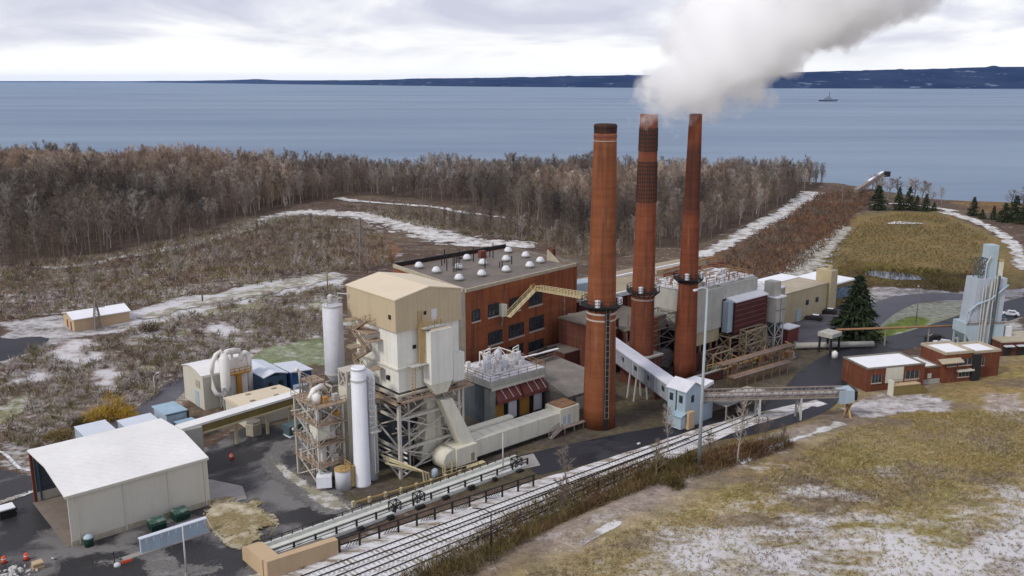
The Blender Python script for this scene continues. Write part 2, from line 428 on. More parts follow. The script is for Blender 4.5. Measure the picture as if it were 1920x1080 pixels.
def np_mesh(name, V, Fc, m, tint=None, smooth=False):
    """V: n x 3, Fc: k x 3 or k x 4 indices"""
    me = bpy.data.meshes.new(name); V = np.asarray(V, np.float32); Fc = np.asarray(Fc, np.int32); w = Fc.shape[1]
    me.vertices.add(len(V)); me.vertices.foreach_set('co', V.ravel())
    me.loops.add(Fc.size); me.loops.foreach_set('vertex_index', Fc.ravel())
    me.polygons.add(len(Fc)); me.polygons.foreach_set('loop_start', np.arange(0, Fc.size, w, dtype=np.int32))
    me.polygons.foreach_set('loop_total', np.full(len(Fc), w, np.int32))
    if smooth: me.polygons.foreach_set('use_smooth', np.ones(len(Fc), bool))
    me.update(calc_edges=True)
    if tint is not None:
        a = me.attributes.new('tint', 'FLOAT_COLOR', 'POINT'); t = np.ones((len(V), 4), np.float32); t[:, :3] = tint; a.data.foreach_set('color', t.ravel())
    me.materials.append(m)
    return me
def link(name, me, label=None, cat=None, group=None, kind=None, parent=None, loc=None):
    o = bpy.data.objects.new(name, me); COL.objects.link(o)
    if parent: o.parent = parent
    if loc is not None: o.location = loc
    return tag(o, label, cat, group, kind)

# ------------------------------------------------------------------ ground
WOOD_PX = [(-60, 512), (0, 505), (200, 474), (330, 448), (430, 418), (500, 398), (565, 383), (640, 368), (700, 366), (800, 376), (900, 390), (1000, 415), (1060, 440), (1130, 460), (1180, 470), (1300, 460), (1350, 440), (1400, 420), (1450, 396), (1500, 370), (1540, 345), (1560, 320), (1560, 200), (-60, 200)]
def axis(segs):
    out = []
    for a, b, d in segs: out += list(np.arange(a, b, d))
    return np.array(out + [segs[-1][1]])
gx = axis([(-1500, -400, 25), (-400, -150, 3), (-150, 190, 1.3), (190, 420, 2.6), (420, 1500, 25)])
gy = axis([(-200, 90, 12), (90, 250, 1.1), (250, 400, 2), (400, 760, 3.5)])
GX, GY = np.meshgrid(gx, gy); GZ = terrain(GX, GY)
PX, PY = pix(GX, GY, GZ); PX = np.where(GY < 20, -9999, PX)
JX = PX + 26 * (fbm(GX, GY, 9, 4, 11) - .5) * 190 / np.maximum(GY, 60) * 2; JY = PY + 13 * (fbm(GX, GY, 9, 4, 12) - .5) * 190 / np.maximum(GY, 60) * 1.5
tA = sstep(.38, .62, fbm(GX, GY, 14, 5, 4))[..., None]
tB = sstep(.35, .65, fbm(GX, GY, 5, 4, 5))[..., None]
def two(a, b, c=None):
    m = np.array(a) * (1 - tA) + np.array(b) * tA
    return m if c is None else m * (1 - .45 * tB) + np.array(c) * .45 * tB
CL = two((.115, .082, .062), (.16, .125, .088), (.085, .062, .05))
SN = np.full(GX.shape, .2)
def zone(poly, col, snow):
    k = inpoly(JX, JY, poly)
    CL[k] = (col if isinstance(col, np.ndarray) else np.broadcast_to(np.array(col), CL.shape))[k]; SN[k] = snow
GU, GV = UVof(GX, GY)
# the works' own ground
zone([(380, 860), (470, 790), (600, 690), (880, 600), (1080, 560), (1480, 640), (1640, 660), (1560, 800), (1300, 860), (900, 930), (560, 1000)], two((.085, .072, .06), (.13, .11, .09), (.11, .10, .05)), .10)
# bank left of the works
zone([(0, 700), (0, 870), (70, 900), (330, 780), (420, 700), (640, 640), (640, 540), (330, 580), (200, 640), (90, 640)], two((.16, .125, .09), (.235, .19, .145), (.15, .13, .075)), .33)
zone([(0, 700), (120, 720), (260, 700), (300, 760), (160, 840), (60, 860), (0, 830)], two((.14, .105, .08), (.20, .16, .125), (.13, .125, .065)), .30)
pn = fbm(GX, GY, 8, 4, 25); bk = (GV > 190) & (GV < 262) & (GU < 125)
for lo_, col_, sn_ in ((.635, (.25, .25, .155), .28), (.67, (.36, .30, .27), .52)):
    w_ = (sstep(lo_, lo_ + .06, pn if sn_ < .5 else fbm(GX, GY, 7, 4, 26)) * bk)[..., None]; CL = CL * (1 - w_) + np.array(col_) * w_; SN = SN * (1 - w_[..., 0]) + sn_ * w_[..., 0]
zone([(455, 690), (480, 655), (560, 640), (640, 625), (640, 680), (560, 690), (500, 690)], two((.24, .28, .18), (.19, .23, .12)), .22)
zone([(240, 580), (340, 560), (520, 525), (640, 512), (640, 540), (500, 552), (360, 590), (250, 612)], two((.34, .33, .27), (.25, .25, .17)), .5)
zone([(0, 600), (100, 590), (240, 585), (250, 615), (130, 640), (0, 690)], two((.30, .29, .28), (.2, .19, .18)), .38)
zone([(140, 840), (190, 760), (270, 770), (200, 820)], (.16, .15, .05), .1)
# mid ground meadows and thickets left of the path
zone([(0, 540), (250, 500), (450, 450), (700, 420), (760, 480), (640, 500), (300, 560), (0, 600)], two((.14, .10, .062), (.20, .15, .085), (.11, .075, .055)), .33)
zone([(600, 470), (640, 440), (720, 440), (760, 470), (700, 500)], two((.20, .11, .06), (.14, .08, .05)), .2)
zone([(250, 520), (420, 490), (520, 480), (560, 500), (380, 530), (260, 545)], two((.27, .21, .11), (.2, .15, .08)), .25)
zone(WOOD_PX, two((.085, .065, .05), (.12, .09, .07), (.07, .055, .042)), .10)
# right: rusty brush bank, tan field, lawns
zone([(1330, 480), (1540, 360), (1640, 360), (1560, 470), (1500, 540), (1380, 540)], two((.18, .10, .055), (.14, .09, .06)), .2)
zone([(1480, 560), (1560, 470), (1610, 400), (1760, 395), (1850, 430), (1920, 470), (1920, 540), (1800, 560), (1600, 545)], two((.21, .155, .065), (.16, .135, .06), (.24, .18, .085)), .12)
zone([(1520, 520), (1600, 490), (1760, 505), (1860, 520), (1800, 555), (1600, 550)], two((.14, .115, .03), (.09, .065, .03)), .08)
zone([(1780, 380), (1920, 420), (1920, 360), (1800, 360)], two((.19, .12, .05), (.13, .08, .05)), .2)
zone([(1480, 545), (1620, 538), (1800, 545), (1920, 545), (1920, 640), (1480, 640)], two((.26, .25, .21), (.2, .18, .16)), .36)
zone([(1625, 632), (1660, 588), (1700, 570), (1800, 560), (1815, 600), (1730, 618), (1640, 640)], two((.30, .33, .19), (.36, .38, .29)), .24)
zone([(1625, 635), (1665, 605), (1720, 590), (1745, 600), (1700, 620), (1640, 640)], two((.14, .21, .03), (.19, .25, .06)), .05)
# the near hill
hillm = (GV < 91.5) & (GY < 220)
hb = two((.28, .21, .10), (.35, .285, .155), (.21, .185, .065))
CL[hillm] = hb[hillm]
bottom = sstep(830, 1060, PY + 90 * (fbm(GX, GY, 18, 4, 6) - .5)) * sstep(950, 1400, PX - (1000 - PY) * .8)
SN = np.where(hillm, .06 + (.30 + .26 * sstep(.42, .62, fbm(GX, GY * 1.5, 6, 4, 27))) * bottom + .10 * sstep(1820, 1920, PX) * sstep(800, 880, PY) + .22 * sstep(.62, .8, fbm(GX, GY, 13, 3, 8)), SN)
# grey trodden strip along the hill's edge and the brushy foot of its bank
hg = sstep(.50, .66, fbm(GX * .7 + GY * .3, GY * 1.3, 8, 5, 15))[..., None] * hillm[..., None]
CL = CL * (1 - .7 * hg) + two((.17, .135, .11), (.25, .205, .17)) * .7 * hg
hy = sstep(.55, .7, fbm(GX, GY * 1.4, 11, 5, 16))[..., None] * hillm[..., None]
CL = CL * (1 - .5 * hy) + np.array((.27, .25, .07)) * .5 * hy
dist = GV - (88.6 + 2.0 * (fbm(GX, GY, 12, 3, 9) - .5))
strip = np.exp(-((GV - (84 + 4 * (fbm(GX, GY, 20, 3, 10) - .5))) / 4.6) ** 2) * hillm
greyc = two((.215, .175, .15), (.31, .265, .24))
CL = CL * (1 - .85 * strip[..., None]) + greyc * .85 * strip[..., None]; SN = SN + .16 * strip * (fbm(GX, GY, 5, 3, 14) > .5)
foot = np.exp(-((GV - 90) / 2.6) ** 2) * (GU < 152)
CL = CL * (1 - .8 * foot[..., None]) + two((.12, .07, .035), (.15, .11, .04)) * .8 * foot[..., None]; SN = SN * (1 - .8 * foot)
zone([(1590, 760), (1640, 740), (1700, 735), (1790, 752), (1800, 770), (1700, 772), (1620, 790)], two((.24, .2, .17), (.30, .27, .25)), .40)
zone([(1840, 735), (1920, 735), (1920, 790), (1860, 770)], two((.33, .26, .18), (.36, .31, .27)), .32)
V = np.stack([GX, GY, GZ], -1).reshape(-1, 3)
nx, ny = len(gx), len(gy)
I = (np.arange(ny - 1)[:, None] * nx + np.arange(nx - 1)[None, :]).ravel()
Q = np.stack([I, I + 1, I + nx + 1, I + nx], 1)
def ground_mat():
    m, N, L, P = _nodes('open_ground')
    a = N.new('ShaderNodeAttribute'); a.attribute_name = 'tint'
    s = N.new('ShaderNodeAttribute'); s.attribute_name = 'snow'
    tc = N.new('ShaderNodeTexCoord').outputs['Object']
    g1 = _noise(N, L, tc, .55, 7, .7); g2 = _noise(N, L, tc, 2.6, 5, .7)
    g3 = _noise(N, L, _map(N, L, tc, (.55, 1.5, 1), math.radians(24)), .15, 8, .72)
    k = _math(N, L, 'ADD', _math(N, L, 'MULTIPLY', g1, .6), _math(N, L, 'MULTIPLY', g2, .4))
    col = _mix(N, L, 1, a.outputs['Color'], _mix(N, L, _range(N, L, k, .34, .66), (.45, .43, .44), (1.5, 1.45, 1.38)), 'MULTIPLY')
    sn = _math(N, L, 'ADD', _math(N, L, 'MULTIPLY', g3, .52), _math(N, L, 'ADD', _math(N, L, 'MULTIPLY', g1, .33), _math(N, L, 'MULTIPLY', g2, .15)))
    t = _math(N, L, 'SUBTRACT', _math(N, L, 'ADD', sn, _math(N, L, 'MULTIPLY', s.outputs['Fac'], .55)), .70)
    col = _mix(N, L, _range(N, L, t, -.05, .10), col, (.60, .585, .59))
    L.new(col, P.inputs['Base Color']); P.inputs['Roughness'].default_value = .95; P.inputs['Specular IOR Level'].default_value = .1
    b = N.new('ShaderNodeBump'); b.inputs['Strength'].default_value = .7; b.inputs['Distance'].default_value = .35
    L.new(k, b.inputs['Height']); L.new(b.outputs[0], P.inputs['Normal'])
    return m
gme = np_mesh('ground', V, Q, ground_mat(), CL.reshape(-1, 3), True)
at = gme.attributes.new('snow', 'FLOAT', 'POINT'); at.data.foreach_set('value', SN.ravel().astype(np.float32))
link('ground', gme, kind='structure')

def water_mat():
    m, N, L, P = _nodes('lake_water')
    tc = N.new('ShaderNodeTexCoord').outputs['Object']
    st = _noise(N, L, _map(N, L, tc, (.0006, .0032, 1)), 1, 8, .66)
    rip = _noise(N, L, _map(N, L, tc, (.09, .2, 1)), 1, 5, .7)
    col = _mix(N, L, _range(N, L, st, .40, .60), (.135, .20, .285), (.205, .28, .355))
    L.new(col, P.inputs['Base Color']); P.inputs['Roughness'].default_value = .45; P.inputs['Specular IOR Level'].default_value = .14
    b = N.new('ShaderNodeBump'); b.inputs['Strength'].default_value = .6; b.inputs['Distance'].default_value = 1.2
    L.new(rip, b.inputs['Height']); L.new(b.outputs[0], P.inputs['Normal'])
    return m
wb = [(-40000, 300), (40000, 300), (40000, 37000), (-40000, 37000)]
link('lake', np_mesh('lake', [(a, b, -10) for a, b in wb], [(0, 1, 2, 3)], water_mat()), kind='structure')

def far_hills():
    """the far shore: wooded ground rising from the water, nearer towards the right, air blue mixed into its colour"""
    xs = np.arange(-700, 2700, 7.0)
    wl = np.interp(xs, [-700, 240, 500, 900, 1300, 1600, 2700], [153.6, 154.2, 157.5, 162.5, 165.5, 166, 168])
    tp = np.interp(xs, [-700, 100, 240, 330, 420, 480, 520, 640, 800, 1000, 1200, 1420, 1600, 1750, 1900, 2200, 2700],
                   [151.8, 152.0, 152, 151.5, 150, 148.2, 150.8, 150.5, 147, 144, 141, 137, 133, 128, 125, 121, 122])
    tp = tp + 4.2 * (fbm(xs, xs * 0, 110, 6, 21) - .5) * np.clip((wl - tp) / 12, 0.08, 1)
    rows = 9; V = []; T = []
    for j in range(rows):
        k = j / (rows - 1)
        for i, x in enumerate(xs):
            b = (540 - wl[i]) / F; dz = (-SP + b * CP) / (CP + b * SP); y = (-10 - H) / dz
            X = (x - 960) / F / (CP + b * SP) * y
            top = H + (-SP + (540 - tp[i]) / F * CP) / (CP + (540 - tp[i]) / F * SP) * y * 1.22
            s = 1 + .22 * k
            n = fbm(np.array([x]), np.array([j * 30.]), 24, 4, 22)[0]
            z = -10.5 + max(top + 10, 2) * (math.sin(k * math.pi / 2) ** 1.2) * (1 if j in (0, rows - 1) else .86 + .28 * n)
            V.append((X * s, y * s, z))
            T.append((n, k, 0))
    n = len(xs); I = (np.arange(rows - 1)[:, None] * n + np.arange(n - 1)[None, :]).ravel()
    m, N, L, P = _nodes('hazy_far_woods')
    tc = N.new('ShaderNodeTexCoord').outputs['Object']
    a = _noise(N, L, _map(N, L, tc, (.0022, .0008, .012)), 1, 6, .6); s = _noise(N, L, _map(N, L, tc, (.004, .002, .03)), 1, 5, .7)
    col = _mix(N, L, _range(N, L, a, .35, .65), FAR_HAZE_A, FAR_HAZE_B)
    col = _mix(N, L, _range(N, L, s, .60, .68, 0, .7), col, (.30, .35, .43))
    L.new(col, P.inputs['Base Color']); P.inputs['Roughness'].default_value = 1; P.inputs['Specular IOR Level'].default_value = 0
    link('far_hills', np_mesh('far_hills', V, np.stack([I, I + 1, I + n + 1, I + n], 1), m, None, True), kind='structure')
FAR_HAZE_A, FAR_HAZE_B = (.014, .028, .080), (.030, .050, .105)  # dark woods with the blue of the distant air put into their colour
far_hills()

def ribbon(name, pts, width, m, dz=.06, kind='structure', jitter=0, step=2.0, label=None):
    """a strip draped over the ground along world points; width may be one number or one per point"""
    P = [np.array(p[:2], float) for p in pts]; ws = width if isinstance(width, (list, tuple)) else [width] * len(P)
    C = []; Wd = []
    for i in range(len(P) - 1):
        p0, p1, p2, p3 = P[max(i - 1, 0)], P[i], P[i + 1], P[min(i + 2, len(P) - 1)]
        n = max(2, int(np.linalg.norm(p2 - p1) / step))
        for k in range(n + (i == len(P) - 2)):
            t = k / n
            C.append(.5 * ((2 * p1) + (-p0 + p2) * t + (2 * p0 - 5 * p1 + 4 * p2 - p3) * t * t + (-p0 + 3 * p1 - 3 * p2 + p3) * t ** 3)); Wd.append(ws[i] + (ws[i + 1] - ws[i]) * t)
    C = np.array(C); T = np.gradient(C, axis=0); T /= np.linalg.norm(T, axis=1)[:, None] + 1e-9; Nn = np.stack([-T[:, 1], T[:, 0]], 1)
    A = 7; V = []
    for j in range(A):
        k = j / (A - 1) - .5; off = np.array(Wd) * k
        if jitter and j in (0, A - 1): off = off * (1 + jitter * (fbm(C[:, 0], C[:, 1], 3, 3, 30 + j) - .5) * 2)
        q = C + Nn * off[:, None]; V.append(np.column_stack([q, terrain(q[:, 0], q[:, 1]) + dz]))
    V = np.stack(V, 1).reshape(-1, 3); n = len(C)
    I = (np.arange(n - 1)[:, None] * A + np.arange(A - 1)[None, :]).ravel()
    me = np_mesh(name, V, np.stack([I, I + A, I + A + 1, I + 1], 1), m, None, True)
    e = np.abs(np.tile(np.arange(A), n) / (A - 1) - .5) * 2
    end = np.minimum(np.arange(n), n - 1 - np.arange(n)) * step; e = np.maximum(e, np.repeat(np.clip(1 - end / 6, 0, 1), A))
    me.attributes.new('edge', 'FLOAT', 'POINT').data.foreach_set('value', e.astype(np.float32))
    return link(name, me, kind=kind, label=label)
def flat(name, uvpts, m, z=.03, kind='structure'):
    mb = MB(); mb.add([(*p, z) for p in uvpts], [tuple(range(len(uvpts)))])
    me = mesh_of(name, mb, m, (0, 0, 0)); o = link(name, me, kind=kind); o.rotation_euler = (0, 0, TH); return o
def flatpx(name, pxs, m, z=.03): return flat(name, [UVof(*ground_at(*p)[:2]) for p in pxs], m, z)
G2 = lambda *pp: [ground_at(*p) for p in pp]

# yard, roads, paths
flatpx('asphalt_yard', [(-260, 1180), (520, 1180), (640, 1010), (760, 960), (985, 872), (1000, 850), (940, 870), (760, 925), (665, 955), (600, 940), (545, 890), (585, 850), (600, 800), (470, 795), (400, 835), (330, 850), (100, 900), (40, 890), (-120, 850), (-400, 880)], M['asphalt'], .03)
ribbon('access_road', G2((985, 874), (1090, 850), (1200, 829), (1330, 806), (1440, 785), (1510, 750), (1545, 705), (1590, 672), (1650, 650), (1720, 634), (1790, 614), (1880, 585), (1990, 555)), [8.5, 9, 10, 10, 11, 12, 11, 10, 10, 10, 11, 12, 12], M['roadmat'], .045)
ribbon('loop_road', G2((1560, 640), (1610, 612), (1650, 582), (1700, 562), (1780, 556), (1860, 562)), 9, M['roadgrey'], .06)
ribbon('parking_apron', G2((1490, 640), (1530, 612), (1590, 588), (1640, 572)), [26, 24, 18, 10], M['roadgrey'], .035)
ribbon('upper_road', G2((-60, 655), (0, 650), (45, 643), (85, 634)), [20, 20, 13, 4], M['roadmat'], .1, jitter=.2)
ribbon('service_lane', G2((120, 850), (215, 800), (290, 760), (345, 715), (440, 690)), 6, M['roadgrey'], .05)
ribbon('snowy_lane', G2((60, 502), (140, 500), (260, 478), (380, 455), (470, 425), (540, 402), (600, 400), (700, 408), (780, 428), (850, 450), (930, 458), (1010, 462)), [6, 6, 7, 9, 11, 16, 20, 24, 27, 25, 20, 13], M['snowpath'], .25, jitter=.35)
ribbon('snowy_track', G2((630, 372), (700, 380), (800, 388), (890, 402), (960, 410)), [10, 7, 6, 6, 5], M['snowpath'], .35, jitter=.4)
ribbon('shore_lane', G2((1300, 484), (1345, 465), (1400, 436), (1450, 410), (1500, 382), (1525, 360)), [8, 10, 11, 12, 14, 16], M['snowpath'], .25, jitter=.3)
ribbon('ditch_path', G2((1490, 520), (1530, 482), (1560, 450), (1590, 425)), [18, 15, 11, 7], M['lightpath'], .2, jitter=.4)
ribbon('field_track', G2((1770, 396), (1820, 412), (1870, 436), (1905, 465), (1925, 510)), [12, 8, 7, 7, 8], M['snowpath'], .2, jitter=.3)
ribbon('bluff_snow', G2((1630, 385), (1700, 383), (1790, 398)), [6, 4, 9], M['snowpath'], .3, jitter=.5)
ribbon('field_snow', G2((1655, 420), (1690, 418), (1735, 420)), [4, 8, 4], M['snowpath'], .2, jitter=.5)
ribbon('bank_path', G2((250, 600), (340, 578), (450, 555), (560, 530), (640, 515)), [7, 8, 10, 13, 18], M['lightpath'], .2, jitter=.3)
ribbon('edge_track', G2((1582, 792), (1520, 815), (1450, 838), (1385, 868)), [2.6, 2.2, 1.8, 1.5], M['snowpath'], .06, jitter=.5)
ribbon('hill_track', G2((1165, 975), (1120, 1000), (1075, 1032)), [1.5, 1.8, 1.4], M['snowpath'], .06, jitter=.5)
o = ribbon('pond', G2((1625, 512), (1660, 516), (1700, 520), (1735, 524)), [6, 13, 11, 3], glass_mat('pond_water', (.045, .06, .08)), .15, jitter=.3)
def chaikin(p, n=2):
    for _ in range(n): p = [q for a, b in zip(p, p[1:] + p[:1]) for q in ((.75 * a[0] + .25 * b[0], .75 * a[1] + .25 * b[1]), (.25 * a[0] + .75 * b[0], .25 * a[1] + .75 * b[1]))]
    return p
# grass island in the yard with its kerb
isl = chaikin([(388, 955), (415, 936), (485, 940), (516, 975), (512, 1004), (470, 1022), (436, 1028), (395, 988)])
pts = [UVof(*ground_at(451 + (p[0] - 451) * 1.16, 980 + (p[1] - 980) * 1.14)[:2]) for p in isl]
K = len(pts); mb = MB(); cu = sum(p[0] for p in pts) / K; cv = sum(p[1] for p in pts) / K
mid = [((p[0] + cu) / 2, (p[1] + cv) / 2) for p in pts]
mb.add([(*p, .12) for p in pts] + [(*p, .42) for p in mid] + [(cu, cv, .5)],
       [(i, (i + 1) % K, K + (i + 1) % K, K + i) for i in range(K)] + [(K + i, K + (i + 1) % K, 2 * K) for i in range(K)])
me = mesh_of('grass_island', mb, M['island'], (0, 0, 0), True); me.attributes.new('edge', 'FLOAT', 'POINT').data.foreach_set('value', [.86] * K + [.1] * K + [0.0]); o = link('grass_island', me, kind='structure'); o.rotation_euler = (0, 0, TH)
mb = MB()
for i in range(K):
    if i < 20 or i > 27: continue
    a, b = [((p[0] - cu) * .9 + cu, (p[1] - cv) * .9 + cv) for p in (pts[i], pts[(i + 1) % K])]; mb.bar((*a, .08), (*b, .08), .3, .2)
me = mesh_of('island_kerb', mb, M['concrete'], (0, 0, 0)); o = link('kerb', me, kind='structure'); o.rotation_euler = (0, 0, TH)
worn = snow_mix_mat('worn_asphalt', (.115, .11, .105), (.20, .19, .18), .34, snow=(.26, .25, .24), sc=.5, ragged=True)
ribbon('worn_asphalt', G2((600, 815), (540, 830), (512, 858), (525, 885), (575, 915), (630, 950), (690, 985)), [4, 5, 5, 6, 8, 8, 6], worn, .05, jitter=.3)
ribbon('worn_asphalt', G2((545, 880), (585, 895), (640, 935)), [2.5, 3.5, 2.5], worn, .056, jitter=.3)
ribbon('worn_asphalt', G2((180, 1060), (270, 1035), (330, 1070), (420, 1060)), [4, 6, 5, 4], worn, .05, jitter=.3)
ribbon('verge_path', G2((515, 865), (560, 905), (620, 940), (655, 965)), [1.2, 2.6, 4.2, 2], M['lightpath'], .07, jitter=.2)
flat('concrete_pad', [(50.6, 129), (55.5, 128.2), (57, 133), (54, 139), (50.6, 139)], M['pad'], .06)
flat('concrete_apron', [(94.4, 108.2), (99.5, 107.0), (102, 111.5), (96.5, 112.6)], M['pad'], .055)

# ------------------------------------------------------------------ the three chimneys
def chimney(label, u, v, h, r0, r1, brick, plat, bands=(), cap=None, net=(), ladder=None, rim=0):
    t = thing('brick_chimney', label, 'chimney', (u, v, 0), 'tall brick chimneys of the power station')
    R = lambda z: r0 + (r1 - r0) * z / h
    part('shaft', MB().lathe(u, v, [(0, R(0))] + [(h * k / 14, R(h * k / 14)) for k in range(1, 14)] + [(h, R(h)), (h, R(h) - .45), (h - 3, R(h) - .5)], 40), brick, t, True)
    pl = MB().lathe(u, v, [(plat, R(plat) + .02), (plat, R(plat) + 1.2), (plat + .15, R(plat) + 1.2), (plat + .15, R(plat) + .02)], 32)
    for k in range(16):
        a = 2 * math.pi * k / 16; rr = R(plat) + 1.15
        pl.bar((u + rr * math.cos(a), v + rr * math.sin(a), plat + .1), (u + rr * math.cos(a), v + rr * math.sin(a), plat + 1.2), .08)
        b = 2 * math.pi * (k + 1) / 16
        for hh in (.65, 1.2): pl.bar((u + rr * math.cos(a), v + rr * math.sin(a), plat + hh), (u + rr * math.cos(b), v + rr * math.sin(b), plat + hh), .08)
        pl.bar((u + rr * math.cos(a), v + rr * math.sin(a), plat), (u + (rr - 1.15) * math.cos(a), v + (rr - 1.15) * math.sin(a), plat - 1.1), .12)
    part('platform', pl, M['black'], t)
    bx = MB()
    for a in (-2.6, -.9, .15): bx.box(u + (R(plat) + .7) * math.cos(a) - .35, u + (R(plat) + .7) * math.cos(a) + .35, v + (R(plat) + .7) * math.sin(a) - .35, v + (R(plat) + .7) * math.sin(a) + .35, plat + .15, plat + 1.5)
    part_each('instrument_box', bx, M['vent'], t)
    for z, w, m in bands:
        part('band', MB().lathe(u, v, [(z, R(z) + .01), (z, R(z) + .07), (z + w, R(z + w) + .07), (z + w, R(z + w) + .01)], 40), M[m], t, False)
    if cap:
        z0, ro = cap
        part('cap', MB().lathe(u, v, [(z0, R(z0)), (z0 + .3, ro - .05), (z0 + .9, ro - .05), (z0 + .95, ro), (h + .05, ro), (h + .35, ro - .25), (h + .35, ro - .8), (h - 2, ro - .9)], 40), brick_mat('sooted_cap_brick', (.05, .025, .018)), t, True)
    for z0, z1 in net:
        nb = MB(); z = z0
        while z <= z1:
            nb.lathe(u, v, [(z, R(z) + .005), (z, R(z) + .05), (z + .16, R(z) + .05), (z + .16, R(z) + .005)], 40); z += .82
        for k in range(26):
            a = 2 * math.pi * k / 26; nb.bar((u + (R(z0) + .05) * math.cos(a), v + (R(z0) + .05) * math.sin(a), z0), (u + (R(z1) + .05) * math.cos(a), v + (R(z1) + .05) * math.sin(a), z1), .13, .05)
        part('strap_netting', nb, M['black'], t)
    if ladder:
        a, z0, z1, w = ladder; lb = MB(); ca, sa = math.cos(a), math.sin(a); tx, ty = -sa, ca
        lb.bar((u + (R(z0) + .1) * ca, v + (R(z0) + .1) * sa, z0), (u + (R(z1) + .1) * ca, v + (R(z1) + .1) * sa, z1), w, .12)
        part('ladder_duct', lb, M['black'], t)
        cg = MB()
        for s in (-1, 1): cg.bar((u + (R(z0) + .45) * ca + s * .38 * tx, v + (R(z0) + .45) * sa + s * .38 * ty, z0 + 2.5), (u + (R(z1) + .45) * ca + s * .38 * tx, v + (R(z1) + .45) * sa + s * .38 * ty, z1), .07)
        z = z0 + 2.5
        while z < z1: cg.bar((u + (R(z) + .45) * ca - .38 * tx, v + (R(z) + .45) * sa - .38 * ty, z), (u + (R(z) + .45) * ca + .38 * tx, v + (R(z) + .45) * sa + .38 * ty, z), .06); z += 1.2
        part('ladder', cg, M['rustgrey'], t)
    return t
chimney('wide brick chimney nearest the road with a sooty rounded rim and no smoke', 121.0, 113.6, 57, 3.2, 2.02, brick_mat('chimney_brick_a', (.245, .073, .028)), 24.0,
        [(22.4, .35, 'sill'), (21.2, .3, 'sill'), (54.3, .12, 'sill'), (23.2, .5, 'black'), (55.0, .35, 'hood')], cap=(55.7, 2.12), ladder=(-1.98, 0, 23.6, .85))
chimney('smoking brick chimney wrapped in black strap netting near its top', 146.6, 125.4, 58.1, 2.75, 1.85, brick_mat('chimney_brick_b', (.235, .063, .027), ((50.8, 56, .5), (39.5, 48.5, .28), (3, 19, .35))), 20.6,
        [(18.8, .35, 'rustgrey'), (19.8, .25, 'rustgrey')], net=((50.6, 55.4), (40, 48.4)))
chimney('slimmest brick chimney, smoking, with a dark soot stained upper shaft', 156.1, 120.8, 58.1, 2.55, 1.33, brick_mat('chimney_brick_c', (.205, .052, .023), ((37, 51.5, .72),)), 22.8, [(22.0, .5, 'black')])
t = thing('chimney_pedestal', 'square brick footing block around the strap netted chimney', 'footing', (146.6, 125.4, 0))
part('block', MB().prism([(143.4, 122.3), (149.8, 122.3), (149.8, 128.5), (143.4, 128.5)], 0, 6.2), M['brickdark'], t)
part('coping', MB().box(143.1, 150.1, 122.0, 128.8, 6.2, 6.6), M['concrete'], t)

